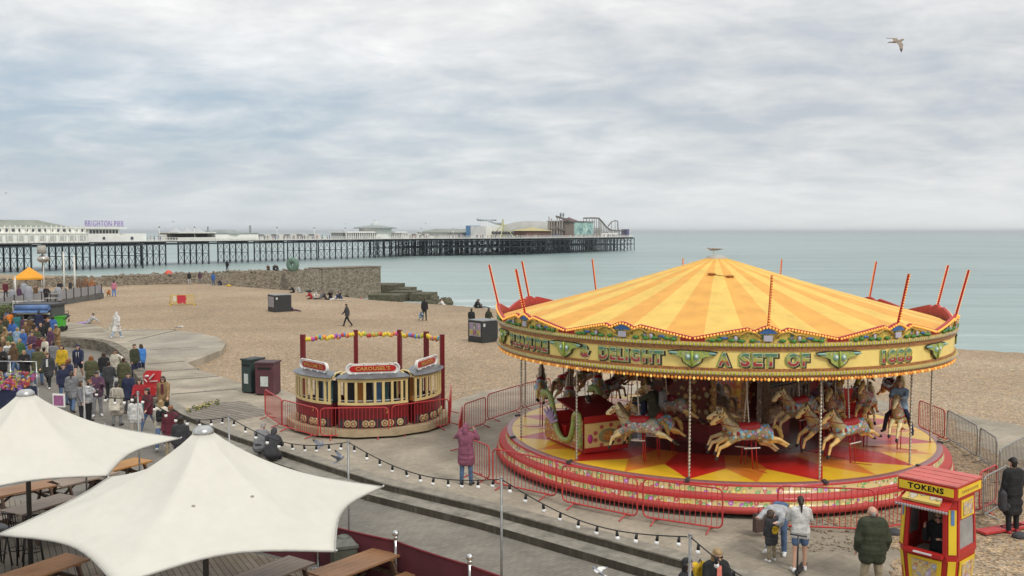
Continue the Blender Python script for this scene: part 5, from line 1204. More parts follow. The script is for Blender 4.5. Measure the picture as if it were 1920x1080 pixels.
# ---- the crowd on the street, left
crowd = [
 (118, 716, 0, 'stand', 1.78, ('jacket', 'mustard'), ('trousers', 'black'), ('longside', 'darkbrown'), 'white', 'bearded person in a bright yellow jacket facing us on the street'),
 (148, 713, 12, 'walk', 1.78, ('jacket', 'navy'), ('shorts', 'charcoal'), ('hood', 'navy'), 'white', 'person in a navy hooded top and dark shorts walking beside the yellow jacket'),
 (92, 728, 6, 'walk2', 1.66, ('parka', 'charcoal'), ('trousers', 'black'), ('longside', 'darkbrown'), 'white', 'woman in a dark open coat over a white top walking towards us'),
 (120, 760, 40, 'stand', 1.72, ('jacket', 'navy'), ('trousers', 'denim'), ('short', 'brown'), 'black', 'boyish person in a navy top with a backpack in front of the yellow jacket'),
 (183, 780, 24, 'hold', 1.76, ('jacket', 'plum'), ('trousers', 'grey'), ('short', 'black'), 'white', 'heavily built person in a plum jacket and grey trousers looking at a phone'),
 (73, 722, 200, 'stand', 1.80, ('parka', 'olive'), ('trousers', 'denim'), ('short', 'brown'), 'brown', 'tall person in an olive green parka seen from behind near the souvenir stall'),
 (47, 722, 20, 'hold', 1.66, ('parka', 'black'), ('trousers', 'black'), ('long', 'blond'), 'black', 'woman in a black coat with long fair hair looking down by the souvenir stall'),
 (34, 668, 190, 'stand', 1.66, ('jacket', 'paledenim'), ('trousers_wide', 'palegrey'), ('longside', 'blond'), 'white', 'woman in a pale denim jacket and light trousers seen from behind'),
 (17, 700, 200, 'stand', 1.62, ('jacket', 'white'), ('trousers', 'navy'), ('longside', 'blond'), 'white', 'person in a black and white hooped top at the left edge'),
 (20, 632, 178, 'stand', 1.76, ('jacket', 'orange'), ('trousers', 'black'), ('short', 'brown'), 'black', 'person in an orange jacket queueing near the blue awning'),
 (8, 636, 160, 'stand', 1.72, ('jacket', 'black'), ('trousers', 'black'), ('short', 'black'), 'white', 'person in black beside the orange jacket at the left edge'),
 (55, 644, 170, 'hold', 1.72, ('jacket', 'brown'), ('trousers', 'denim'), ('long', 'darkbrown'), 'white', 'long haired person in a dark brown top near the kiosk'),
 (74, 634, 190, 'stand', 1.86, ('jacket', 'navy'), ('trousers', 'denim'), ('short', 'black'), 'white', 'tall person in a navy top at the blue awning kiosk'),
 (88, 628, 150, 'wait', 1.70, ('jacket', 'orange'), ('shorts', 'black'), ('short', 'darkbrown'), 'black', 'person in an orange and black top leaning at the kiosk counter'),
 (66, 657, 182, 'stand', 1.60, ('tee', 'black'), ('skirt', 'denim'), ('bob', 'darkbrown'), 'white', 'person in a short denim skirt with a tan rucksack'),
 (86, 694, -30, 'stand', 1.72, ('jacket', 'cream'), ('trousers', 'khaki'), ('short', 'brown'), 'white', 'person in a cream jumper behind the olive parka'),
 (79, 690, 20, 'stand', 1.74, ('jacket', 'maroon'), ('trousers', 'black'), ('cap', 'black'), 'black', 'person in a maroon top and black cap behind the olive parka'),
 (196, 728, 200, 'stand', 1.66, ('jacket', 'black'), ('trousers', 'denim'), ('long', 'brown'), 'black', 'woman with long brown hair and a black jacket seen from behind'),
 (218, 724, -10, 'point', 1.72, ('jacket', 'cream'), ('trousers', 'denim'), ('short', 'darkbrown'), 'white', 'person in sunglasses and a cream jacket stretching one arm out to the side'),
 (233, 745, 190, 'stand', 1.72, ('coat', 'olive'), ('trousers', 'paledenim'), ('bun', 'brown'), 'black', 'person in a long quilted olive coat seen from behind'),
 (253, 712, 60, 'stand', 1.74, ('jacket', 'darkolive'), ('trousers', 'navy'), ('short', 'darkbrown'), 'black', 'man in a dark green jacket talking to a person in bright blue'),
 (266, 708, 230, 'stand', 1.66, ('jacket', 'brightblue'), ('trousers', 'navy'), ('bob', 'brown'), 'black', 'person in a bright blue anorak beside the stone wall'),
 (308, 788, 2, 'walk', 1.76, ('jacket', 'tan'), ('trousers', 'charcoal'), ('longside', 'darkbrown'), 'black', 'person in sunglasses and a tan jacket over a dark red waistcoat walking to us'),
 (263, 790, 14, 'walk2', 1.66, ('jacket', 'red'), ('trousers', 'teal'), ('longside', 'darkbrown'), 'black', 'person in a red checked shirt and teal trousers'),
 (220, 798, 184, 'stand', 1.62, ('coat', 'stone'), ('trousers', 'grey'), ('beanie', 'charcoal'), 'black', 'person in a long beige coat and grey woolly hat with a cloth bag'),
 (167, 790, 80, 'hold', 1.60, ('jacket', 'palegrey'), ('trousers', 'black'), ('long', 'ginger'), 'black', 'woman with long reddish hair bowing her head near a thin post'),
 (153, 796, 100, 'stand', 1.64, ('jacket', 'grey'), ('trousers', 'black'), ('long', 'brown'), 'black', 'woman with long brown hair beside the reddish haired woman'),
 (255, 832, 186, 'stand', 1.60, ('jacket', 'white'), ('trousers', 'stone'), ('bob', 'darkbrown'), 'white', 'person in a white top with a dark strap behind the left hand canopy'),
 (303, 842, 196, 'walk', 1.68, ('jacket', 'cream'), ('trousers', 'denim'), ('longside', 'blond'), 'white', 'fair haired person in a cream jumper with a small black rucksack'),
 (340, 888, 190, 'stand', 1.72, ('jacket', 'charcoal'), ('trousers', 'denim'), ('longside', 'darkbrown'), 'black', 'dark haired person whose head shows between the two white canopies'),
 (6, 690, 120, 'stand', 1.66, ('jacket', 'brown'), ('trousers', 'black'), ('long', 'blond'), 'black', 'person in brown at the very left edge behind the hooped top'),
 (300, 778, 30, 'walk', 1.70, ('jacket', 'olive'), ('trousers', 'black'), ('short', 'blond'), 'black', 'X'),
]
POS = {}
for c in crowd:
    if c[9] == 'X': continue
    px, py, f, po, h, tp, lg, hr, sh, lab = c; p = at(px, py, RZ)
    acc = []
    if 'over a white top' in lab: acc = [('shirt', 'white')]
    if 'waistcoat' in lab: acc = [('shirt', 'maroon'), ('glasses', 0)]
    if 'navy hooded' in lab: acc = [('strings', 'white')]
    if 'sunglasses and a cream' in lab: acc = [('glasses', 0)]
    if 'hooped' in lab: acc = [('stripes', 'black')]
    person(lab, p, f, po, h, tp, lg, hr, sh, skin=0 if random.random() < .8 else 1, lod=1, accent=acc, group='people on the street', g=1.14 if 'heavily' in lab else 1.0); POS[lab] = p
def find(s): return next(v for k, v in POS.items() if s in k)
q = find('boyish'); backpack(on_back(q, 40, 1.72), 40, 'black backpack on the person in the navy top', 'black')
q = find('small black rucksack'); backpack(on_back(q, 196, 1.68), 196, 'small black rucksack on the fair haired person in cream', 'black', .9)
q = find('tan rucksack'); backpack(on_back(q, 182, 1.6), 182, 'tan rucksack on the person in the denim skirt', 'tan', .95)
q = find('cloth bag'); t = thing('cloth_bag', 'cream cloth bag hanging from the person in the long beige coat', 'bag', on_back(q, 184, 1.62, dist=.24, up=.92), R(184)); MB().prism([(-.17, -.03), (.17, -.03), (.2, .04), (-.2, .04)], -.22, .2).build('body', CL['cream'], t); MB().tube([(-.1, 0, .2), (-.06, -.02, .55), (.06, -.02, .55), (.1, 0, .2)], .012, 6).build('handle', CL['cream'], t)
q = find('quilted olive coat'); t = thing('carrier_bag', 'small white paper bag held beside the olive coat', 'bag', q+Vector((-.36, -.05, .55)), .3); MB().prism([(-.12, -.05), (.12, -.05), (.12, .05), (-.12, .05)], 0, .3).build('body', CL['white'], t); MB().tube([(-.05, 0, .3), (-.04, 0, .4), (.04, 0, .4), (.05, 0, .3)], .008, 5).build('handle', CL['white'], t)

xtra = [(3, 655), (25, 652), (42, 640), (60, 632), (100, 640), (12, 668), (45, 676), (62, 684), (28, 706), (58, 708), (102, 703), (34, 640), (78, 660), (96, 668), (205, 752), (136, 772), (242, 772), (280, 812), (4, 718), (322, 860), (14, 622), (30, 618), (48, 652), (70, 668), (10, 645), (90, 648), (38, 694), (20, 682), (108, 664), (84, 716), (130, 752), (172, 742)]
ecol = ['charcoal', 'navy', 'grey', 'olive', 'brown', 'black', 'darkolive', 'maroon', 'denim', 'teal', 'plum', 'green', 'grey', 'tan', 'blue']
ehair = ['brown', 'black', 'darkbrown', 'blond', 'ginger', 'grey']; rs = random.Random(3)
wd = dict(zip(ecol, ['charcoal', 'navy', 'grey', 'olive', 'brown', 'black', 'dark olive', 'maroon', 'denim blue', 'teal', 'plum', 'green', 'grey', 'tan', 'blue'])); hw_ = dict(short='short', long='long', bob='bobbed', tail='tied back', bun='pinned up')
seen_l = set()
for i, (px, py) in enumerate(xtra):
    for tr_ in range(60):
        c, hs, hc, lc, k = rs.choice(ecol), rs.choice(list(hw_)), rs.choice(ehair), rs.choice(['denim', 'black', 'charcoal', 'khaki', 'grey', 'navy']), rs.choice(['jacket', 'parka', 'coat', 'jacket'])
        hn = {'darkbrown': 'dark brown', 'blond': 'fair'}.get(hc, hc); lab = 'person in a %s %s and %s trousers, %s %s hair' % (wd[c], k, lc, hn, hw_[hs])
        if (c, k) not in seen_l: seen_l.add((c, k)); break
    person(lab, at(px, py, RZ), rs.choice((0, 180, 190, 20, -30, 90, 150)), rs.choice(('stand', 'walk', 'hold', 'wait', 'walk2', 'pockets')), rs.uniform(1.6, 1.82), (k, c), ('trousers', lc), (hs, hc), rs.choice(('white', 'black', 'brown')), skin=rs.choice((0, 0, 0, 1, 2)), lod=1, group='people on the street', g=rs.choice((.96, 1.0, 1.06)))
# ---- promenade strollers and people on the beach
def beach_p(px, py, *a, **k):
    return person(a[0], at_beach(px, py), *a[1:], **k)
p = at(219, 634, 0); person('person wrapped in a flowing white robe over pale jeans on the concrete pad', p, 170, 'walk', 1.72, ('coat', 'white'), ('trousers', 'paledenim'), ('hood', 'white'), 'white', lod=1)
b = MB().slab([(0, 0, 1.35), (-.1, 0, 1.3), (-.75, .05, .45), (-.55, .1, .40), (0, .05, .55)], (0, 1, 0), .05); o = b.build('shawl', CL['cream']); o.location = p+Vector((-.06, .02, 0)); tag(o, 'cream shawl blowing out to the left of the white robe', 'shawl')
far = [
 (651, 612, -100, 'walk', 1.74, ('jacket', 'charcoal'), ('trousers', 'black'), ('short', 'black'), 'man in dark clothes striding alone across the open shingle'),
 (796, 601, 170, 'stand', 1.80, ('jacket', 'black'), ('trousers', 'darkolive'), ('short', 'black'), 'man in a black and white top standing over a seated child on the shingle'),
 (789, 601, 10, 'crouch', 1.2, ('jacket', 'paledenim'), ('trousers', 'paledenim'), ('short', 'brown'), 'child in pale blue crouching at the feet of the standing man'),
 (884, 622, 175, 'walk', 1.74, ('jacket', 'black'), ('trousers', 'denim'), ('short', 'black'), 'person in a black jacket walking behind the nearer black box'),
 (916, 620, 160, 'walk2', 1.66, ('jacket', 'darkolive'), ('trousers_wide', 'cream'), ('long', 'brown'), 'person in an olive top and cream trousers beside the nearer black box'),
 (355, 533, 180, 'stand', 1.72, ('jacket', 'black'), ('trousers', 'palegrey'), ('short', 'black'), 'person in black and grey standing leftmost below the groyne'),
 (375, 532, 170, 'stand', 1.72, ('jacket', 'plum'), ('trousers', 'grey'), ('long', 'darkbrown'), 'second standing person below the groyne, plum top'),
 (400, 536, 190, 'stand', 1.76, ('jacket', 'blue'), ('trousers', 'denim'), ('short', 'black'), 'standing person in blue top and jeans below the groyne'),
 (441, 534, 20, 'stand', 1.7, ('coat', 'white'), ('trousers', 'white'), ('long', 'black'), 'standing person in a long white coat below the groyne'),
 (473, 536, 180, 'stand', 1.72, ('coat', 'brown'), ('trousers', 'black'), ('short', 'brown'), 'standing person in a brown coat below the groyne'),
 (485, 538, 170, 'stand', 1.7, ('jacket', 'palegrey'), ('trousers', 'lilac'), ('short', 'grey'), 'standing person in pale grey and lilac right of the brown coat'),
 (415, 535, -60, 'sit', 1.7, ('jacket', 'navy'), ('trousers', 'navy'), ('short', 'brown'), 'person in navy sitting on the shingle next to the white coat'),
 (424, 535, 80, 'sit', 1.7, ('jacket', 'brown'), ('trousers', 'denim'), ('long', 'brown'), 'person in brown sitting on the shingle next to the white coat'),
 (295, 527, 0, 'sit', 1.7, ('jacket', 'plum'), ('trousers', 'black'), ('short', 'black'), 'seated person left of the red parasol'),
 (308, 526, 30, 'sit', 1.7, ('jacket', 'brown'), ('trousers', 'denim'), ('short', 'black'), 'seated person just beneath the red parasol'),
 (551, 549, -80, 'sit', 1.74, ('jacket', 'black'), ('trousers', 'black'), ('short', 'black'), 'seated person in black left of the beach group'),
 (562, 549, 80, 'sitback', 1.7, ('jacket', 'palegrey'), ('trousers', 'grey'), ('short', 'darkbrown'), 'seated person in pale grey leaning back left of the beach group'),
 (584, 561, -100, 'sit', 1.7, ('jacket', 'red'), ('trousers', 'black'), ('long', 'darkbrown'), 'seated person in a red top at the left of the beach group'),
 (590, 561, 40, 'sit', 1.6, ('jacket', 'white'), ('trousers', 'black'), ('cap', 'white'), 'seated person in white beside the red top'),
 (601, 561, -60, 'sitback', 1.7, ('jacket', 'grey'), ('trousers', 'charcoal'), ('short', 'brown'), 'seated person in grey in the beach group'),
 (611, 562, 90, 'sitback', 1.7, ('jacket', 'charcoal'), ('trousers', 'black'), ('short', 'black'), 'reclining person in charcoal in the beach group'),
 (620, 559, 0, 'sit', 1.72, ('jacket', 'black'), ('trousers', 'navy'), ('short', 'black'), 'seated person in black in the middle of the beach group'),
 (629, 562, -50, 'lie', 1.7, ('jacket', 'navy'), ('trousers', 'white'), ('short', 'black'), 'reclining person in navy with white trousers in the beach group'),
 (638, 561, 60, 'sitback', 1.7, ('jacket', 'black'), ('trousers', 'denim'), ('long', 'darkbrown'), 'reclining person in black at the right of the beach group'),
 (655, 555, 0, 'sit', 1.74, ('jacket', 'navy'), ('trousers', 'black'), ('short', 'black'), 'seated person in navy on a pale cloth at the right'),
 (648, 555, 60, 'sit', 1.6, ('jacket', 'black'), ('trousers', 'charcoal'), ('short', 'darkbrown'), 'smaller seated person beside the navy figure on the cloth'),
 (678, 558, 70, 'sitback', 1.7, ('jacket', 'red'), ('trousers', 'black'), ('short', 'darkbrown'), 'seated person in red leaning back alone below the stone blocks'),
 (686, 558, 80, 'lie', 1.7, ('jacket', 'darkolive'), ('trousers', 'black'), ('short', 'black'), 'person in dark green lying beside the red top'),
 (752, 564, 80, 'lie', 1.7, ('jacket', 'navy'), ('trousers', 'denim'), ('short', 'black'), 'person in navy lying at the beach crest below the green blocks'),
 (785, 566, 10, 'sit', 1.7, ('jacket', 'white'), ('trousers', 'black'), ('short', 'black'), 'seated person in white with a dark head at the beach crest'),
 (820, 569, 10, 'sit', 1.5, ('jacket', 'white'), ('trousers', 'white'), ('short', 'blond'), 'pale seated figure at the crest, nearest the weedy rocks'),
 (833, 571, 60, 'lie', 1.6, ('jacket', 'white'), ('trousers', 'cream'), ('short', 'blond'), 'pale reclining figure at the crest right of the rocks'),
 (850, 571, -40, 'sit', 1.7, ('jacket', 'palegrey'), ('trousers', 'white'), ('short', 'black'), 'pale grey seated figure at the beach crest'),
 (892, 577, 60, 'sit', 1.7, ('jacket', 'black'), ('trousers', 'black'), ('short', 'black'), 'seated person in black at the waterline beyond the black box'),
 (902, 577, 80, 'lie', 1.7, ('jacket', 'charcoal'), ('trousers', 'grey'), ('short', 'darkbrown'), 'reclining person in charcoal at the waterline beyond the black box'),
 (547, 583, 80, 'lie', 1.74, ('jacket', 'black'), ('trousers', 'plum'), ('short', 'black'), 'person in dark clothes lying against the farther black box'),
 (166, 607, -70, 'lie', 1.68, ('jacket', 'palegrey'), ('trousers', 'lilac'), ('short', 'black'), 'person in lilac trousers lying propped up on the shingle edge'),
 (115, 600, 150, 'walk', 1.60, ('jacket', 'tan'), ('trousers', 'black'), ('long', 'brown'), 'person in a tan top pushing a buggy above the green cart'),
 (214, 556, 190, 'stand', 1.74, ('jacket', 'pink'), ('trousers', 'brightblue'), ('bob', 'black'), 'person in a pink top and bright blue trousers by the terrace corner'),
 (193, 557, -30, 'crouch', 1.70, ('jacket', 'white'), ('trousers', 'black'), ('short', 'grey'), 'person in white crouching at the terrace corner'),
 (203, 556, 40, 'crouch', 1.2, ('jacket', 'orange'), ('trousers', 'brown'), ('short', 'brown'), 'child in orange at the terrace corner'),
]
for px, py, f, po, h, tp, lg, hr, lab in far:
    beach_p(px, py, lab, f, po, h, tp, lg, hr, lod=2, group='people on the beach')
for px, lab, f, po, tp in ((432, 'lone person in black standing on top of the groyne', 160, 'stand', 'black'), (510, 'seated dark figure on the groyne, leftmost of the three', 0, 'sit', 'brown'), (520, 'seated figure on the groyne in the middle of the three', 30, 'sit', 'black'), (527, 'seated figure on the groyne nearest the green sculpture', -30, 'sit', 'charcoal')):
    k = (px-960)/FPX; s = (127*k+54)/(.685-k*.729); w = 1.0; P = Vector((-54+.685*s-.729*w, 127+.729*s+.685*w, .98)); person(lab, P, f, po, 1.74, ('jacket', tp), ('trousers', 'black'), ('short', 'black'), lod=2, group='people on the groyne')
# ---- riders
def on_horse(key, label, face_off, **kw):
    h = horses[key]; bpy.context.view_layer.update(); P = Vector((CX, CY, 0))+h.location+Vector((0, 0, .27)); return person(label, P, math.degrees(h.rotation_euler.z)-90+face_off, 'ride', **kw)
on_horse((11, 1), 'man in a dark green jacket and pale jeans riding the middle horse behind the chariot', 0, h=1.78, top=('jacket', 'darkolive'), legs=('trousers', 'paledenim'), hair=('short', 'darkbrown'), shoe='white', lod=0)
h = horses[(11, 1)]; a = h.rotation_euler.z; P = Vector((CX, CY, 0))+h.location
backpack(P+Vector((math.cos(a)*.24, math.sin(a)*.24, .72)), math.degrees(a)-90, 'grey rucksack on the man riding the carousel', 'grey')
person('small child in navy riding in front of the man in green', P+Vector((-math.cos(a)*.30, -math.sin(a)*.30, .28)), math.degrees(a)-90, 'ride', 1.05, ('jacket', 'navy'), ('trousers', 'palegrey'), ('short', 'blond'), 'white', lod=1)
on_horse((2, 0), 'fair haired person in a grey denim shirt riding the outer horse at the right', 0, h=1.66, top=('jacket', 'paledenim'), legs=('trousers', 'navy'), hair=('bob', 'blond'), shoe='black', lod=0)
P = Vector((CX, CY, 0))+pol(4.75, -62, FLZ); person('passenger in a grey jacket sitting in the dragon chariot', P+Vector((.1, -.1, .62)), -62-90, 'booth', 1.7, ('jacket', 'grey'), ('trousers', 'black'), ('short', 'darkbrown'), lod=1)
# ================================================================ OBJECTS ON THE PROMENADE
M_bar = {'red': mat('barrier_red', (.50, .045, .045), .45, var=.12, vscale=6), 'grey': mat('barrier_galvanised', (.30, .30, .29), .45, metal=.5, var=.2, vscale=8)}
def barrier(a, c, col, label, h=1.05):
    A = at(*a, .10); B = at(*c, .10); A.z = B.z = 0; d = B-A; L = d.length; t = thing('crowd_barrier', label, 'barrier', A, math.atan2(d.y, d.x), 'crowd control barriers round the rides')
    r = .14; m = MB(); pts = []
    for cx, cz_, a0 in ((L-r-.02, h-r, 0), (r+.02, h-r, 90), (r+.02, .12+r, 180), (L-r-.02, .12+r, 270)):
        for k in range(5): q = R(a0+90*k/4); pts.append((cx+r*math.cos(q), 0, cz_+r*math.sin(q)))
    m.tube(pts, .021, 7, closed=True).build('frame', M_bar[col], t)
    n = max(8, int(L/.125)); m = MB()
    for i in range(1, n): x = .02+i*(L-.04)/n; m.tube([(x, 0, .13), (x, 0, h-.01)], .0085, 5, cap=False)
    m.build('grille', M_bar[col], t)
    for x in (L*.16, L*.84):
        MB().tube([(x, 0, .14), (x, -.04, .08), (x, -.30, .015)], .018, 6).tube([(x, 0, .14), (x, .04, .08), (x, .30, .015)], .018, 6).build('foot', M_bar[col], t)
    return t
for a, c, col, lab in (
 ((497, 777), (529, 799), 'red', 'red barrier at the far left of the mini tram, nearest the bins'), ((529, 799), (597, 819), 'red', 'red barrier before the left end of the mini tram'),
 ((600, 818), (730, 816), 'red', 'red barrier straight in front of the middle tram car'), ((734, 813), (842, 797), 'red', 'red barrier in front of the right tram car'),
 ((843, 797), (846, 766), 'red', 'red barrier seen almost end on at the right of the mini tram'), ((861, 846), (867, 812), 'red', 'red barrier seen end on beside the person in mauve'),
 ((870, 809), (911, 793), 'red', 'red barrier just behind the person in mauve'), ((914, 788), (976, 767), 'red', 'red barrier left of the carousel against the shingle'), ((978, 766), (1032, 752), 'red', 'red barrier half hidden by the carousel chariot end'),
 ((881, 884), (918, 900), 'red', 'short red barrier to the right of the person in mauve'), ((923, 905), (1044, 932), 'red', 'red barrier at the left front of the carousel base'),
 ((1053, 940), (1196, 970), 'red', 'red barrier before the carousel, second from its left'), ((1204, 970), (1356, 993), 'red', 'red barrier before the carousel with its end leg out on the paving'),
 ((1456, 986), (1640, 994), 'red', 'red barrier behind the bending person and the scooter girl'), ((1643, 992), (1705, 982), 'red', 'red barrier partly behind the token booth'),
 ((1722, 800), (1771, 823), 'red', 'red barrier right of the carousel, next to the grey ones'), ((1775, 821), (1832, 857), 'grey', 'grey steel barrier right of the carousel, farther one'), ((1836, 859), (1868, 884), 'grey', 'grey steel barrier at the outer corner right of the carousel'),
 ((1835, 957), (1868, 939), 'red', 'red barrier between the token booth and the person in black'), ((1842, 968), (1888, 941), 'grey', 'grey barrier nearest the token booth'), ((1872, 908), (1922, 878), 'grey', 'grey barrier behind the person in black')):
    barrier(a, c, col, lab)
# ---- fallen red board with white letters by the right edge
p, q = at(1838, 1000, .05), at(1935, 984, .05); d = q-p
t = thing('red_board', 'long red board with white letters lying on the shingle at the right edge', 'board', p, math.atan2(d.y, d.x))
MB().box((d.length/2, 0, .03), (d.length, .30, .05)).build('plank', M_bar['red'], t)
me = text_mesh('OPEN', .26, .004, .01); v, f = mesh_vf(me); MB().add([(p_[0]+d.length*.62, p_[2], .058) for p_ in v], f).build('lettering', mat('letter_paint_white', (.74, .72, .68), .6), t)
# ---- token booth
bp = (at(1690, 893, 2.35)+at(1833, 897, 2.35))/2; bp.z = 0; BR = R(-48)
bt = thing('token_booth', 'red and yellow painted token booth with an open serving window', 'booth', bp, BR)
M_br = gloss('booth_red', (.46, .022, .018), .4); M_by = gloss('booth_yellow', (.78, .55, .03), .42); M_bart = painted('booth_art', (.62, .46, .20), [(.42, .34, .55), (.62, .36, .12), (.30, .36, .56), (.56, .48, .55), (.50, .18, .10), (.66, .50, .20)], 13, .55, .4, 12); M_bin = mat('booth_inside', (.42, .38, .30), .8)
def ring(a, z, c=.13): return [(-a+c, -a, z), (a-c, -a, z), (a, -a+c, z), (a, a-c, z), (a-c, a, z), (-a+c, a, z), (-a, a-c, z), (-a, -a+c, z)]
R0, R1, R2 = ring(.455, .12), ring(.53, 1.04), ring(.485, 2.12)
b = MB()
for i in range(8):
    j = (i+1) % 8; b.mat(0); 
    b.quad(R0[i], R0[j], R1[j], R1[i])
    if i % 2: b.quad(R1[i], R1[j], R2[j], R2[i])
    elif i == 4: b.quad(R1[i], R1[j], R2[j], R2[i])
b.add(ring(.445, .13), [tuple(range(8))]); b.build('body', [M_br], bt)
def lerp3(p, q, t): return Vector(p).lerp(Vector(q), t)
def face_patch(i, u0, u1, v0, v1, lower, off, th, name, m, parent=bt):
    j = (i+1) % 8; A, B, C, D = (R0[i], R0[j], R1[j], R1[i]) if lower else (R1[i], R1[j], R2[j], R2[i])
    def P(u, v): return lerp3(lerp3(A, B, u), lerp3(D, C, u), v)
    n = (Vector(B)-Vector(A)).cross(Vector(D)-Vector(A)).normalized(); pts = [P(u0, v0), P(u1, v0), P(u1, v1), P(u0, v1)]
    return MB().slab([p_+n*off for p_ in pts], n, th).build(name, m, parent), n
for i in (0, 2, 6):                         # window jambs and headers
    f0 = face_patch(i, 0, .09, 0, 1, False, -.03, .05, 'jamb', M_br); face_patch(i, .91, 1, 0, 1, False, -.03, .05, 'jamb', M_br); face_patch(i, .09, .91, .84 if i == 0 else .62, 1, False, -.03, .05, 'header', M_br)
    face_patch(i, .09, .91, 0, .04 if i == 0 else .12, False, -.03, .05, 'sill', M_br)
face_patch(0, .06, .94, -.03, .03, False, .0, .12, 'counter', M_br)
o, n = face_patch(0, .30, .72, .0, .025, False, .12, .03, 'price_card', mat('card_white', (.72, .71, .70), .6))
for i in (0, 2, 4, 6):
    o, n = face_patch(i, .10, .90, .10, .90, True, .012, .02, 'panel_border', M_by); o2, n = face_patch(i, .20, .80, .17, .84, True, .034, .014, 'panel_art', M_bart, o)
for i in (1, 3, 5, 7):
    face_patch(i, .12, .88, .08, .92, True, .01, .014, 'corner_panel', M_by); face_patch(i, .12, .88, .05, .80, False, .01, .014, 'corner_panel', M_by)
    o, n = face_patch(i, .34, .66, .55, .80, False, .026, .01, 'corner_motif', gloss('motif_blue', (.12, .22, .46), .4)); o, n = face_patch(i, .34, .66, .2, .6, True, .026, .01, 'corner_motif', gloss('motif_red', (.5, .1, .04), .4))
for i in (2, 6):
    o, n = face_patch(i, .14, .86, .64, .95, False, .022, .016, 'panel_border', M_by); face_patch(i, .22, .78, .68, .91, False, .04, .012, 'panel_art', M_bart, o)
    face_patch(i, .09, .91, .12, .62, False, -.01, .008, 'window_glass', mat('booth_glass', (.30, .30, .30), .12, var=.2, vscale=2))
MB().prism([p_[:2] for p_ in ring(.545, 0, .03)], 2.12, 2.36).build('fascia', M_br, bt)
b = MB(); b.prism([p_[:2] for p_ in ring(.56, 0, .02)], 2.36, 2.385)
for k in range(3): b.box((0, -.3+.3*k, 2.388), (1.1, .012, .012))
b.build('roof', mat('roof_faded_red', (.56, .13, .11), .55, var=.12, vscale=2), bt)
for (a, nm) in ((0, 'front'), (90, 'side'), (-90, 'side')):
    o = MB().box((0, -.557, 2.245), (1.0, .018, .15)).build('name_board', M_by, bt); o.rotation_euler = (0, 0, R(a))
    if a == 0:
        me = text_mesh('TOKENS', .15, .008, .006, spacing=1.15); v, f = mesh_vf(me); xs = [p_[0] for p_ in v]; sx = .66/(max(xs)-min(xs)); MB().add([(p_[0]*sx, -.571, 2.245+p_[2]*.92) for p_ in v], f).build('lettering', mat('letter_black', (.03, .018, .012), .5), o)
    else:
        m = MB()
        for k in range(9): m.box((-.32+.08*k, -.571, 2.245), (.045, .006, .05))
        m.build('scroll_line', mat('scroll_ochre', (.52, .33, .05), .5), o)
b = MB(); b.slab([(-.46, -.50, 2.06), (.46, -.50, 2.06), (.48, -.74, 1.93), (-.48, -.74, 1.93)], (0, .12, .35), .06); aw = b.build('awning', M_br, bt)
MB().slab([(-.36, -.54, 2.073), (.30, -.54, 2.073), (.32, -.69, 1.992), (-.38, -.69, 1.992)], (0, -.03, .09), .5).build('awning_art', painted('awning_paint', (.62, .46, .12), [(.55, .5, .42), (.6, .42, .08), (.5, .3, .2)], 6, .5, .4, 17), aw)
b = MB()
for k in range(18): b.ball((-.46+k*.92/17, -.75, 1.915), (.028, .012, .03), 8, 6)
b.build('fringe', mat('fringe_grey', (.40, .36, .36), .6), aw)['kind'] = 'stuff'
MB().box((0, .44, 1.5), (.76, .02, 1.1)).box((0, 0, .9), (.85, .74, .03)).build('lining', M_bin, bt)
b = MB()
for x in (-.4, .4):
    for y in (-.4, .4): b.box((x, y, .07), (.10, .10, .14))
b.build('plinth', mat('plinth_grey', (.18, .17, .16), .8), bt)
person('fair haired attendant in black and sunglasses inside the token booth, hand to face', bp+Vector((.10, .04, .93)), -44, 'booth', 1.70, ('jacket', 'black'), ('trousers', 'black'), ('longside', 'blond'), lod=0, accent=[('glasses', 0)])
# rubber weight / stone near the booth
for px, py, lab in ((1676, 1003, 'dark rock lying left of the token booth'), (1913, 1010, 'dark rock lying at the right edge below the red board')):
    p = at(px, py, 0); m = MB(); m.ball((0, 0, .06), (.19, .14, .10), 9, 7); o = m.build('rock', mat('dark_rock', (.06, .06, .065), .8, var=.3, bump=.4, bscale=12)); o.location = p; tag(o, lab, 'rock')
# ---- mini tram ride
TX, TY = -5.22, 33.85
tr = thing('tram_ride', 'small maroon and cream tram roundabout with lettered roof boards', 'fairground ride', (TX, TY, 0))
M_tm = gloss('tram_maroon', (.16, .012, .016), .32); M_tc = gloss('tram_cream', (.68, .53, .24), .45); M_tdk = mat('tram_underframe', (.035, .035, .045), .6, var=.3); M_tro = mat('tram_roof', (.13, .14, .155), .35, var=.25, vscale=3); M_ply = mat('base_plywood', (.40, .31, .19), .75, var=.15, vscale=3); M_tin = mat('tram_inside', (.10, .012, .014), .6)
MB().lathe([(0.3, .30), (2.95, .30), (2.97, .08), (2.8, .06)], 14, smooth=False).build('base', M_ply, tr)
MB().lathe([(.01, .34), (.75, .34), (.75, 1.5), (.6, 1.85), (.01, 1.9)], 24, mats=[0, 0, 0, 0]).build('centre_drum', painted('tram_centre', (.30, .30, .30), [(.10, .22, .55), (.60, .22, .05), (.55, .45, .05), (.10, .12, .14), (.55, .55, .55), (.5, .06, .06)], 2.2, .5, .5, 21), tr)
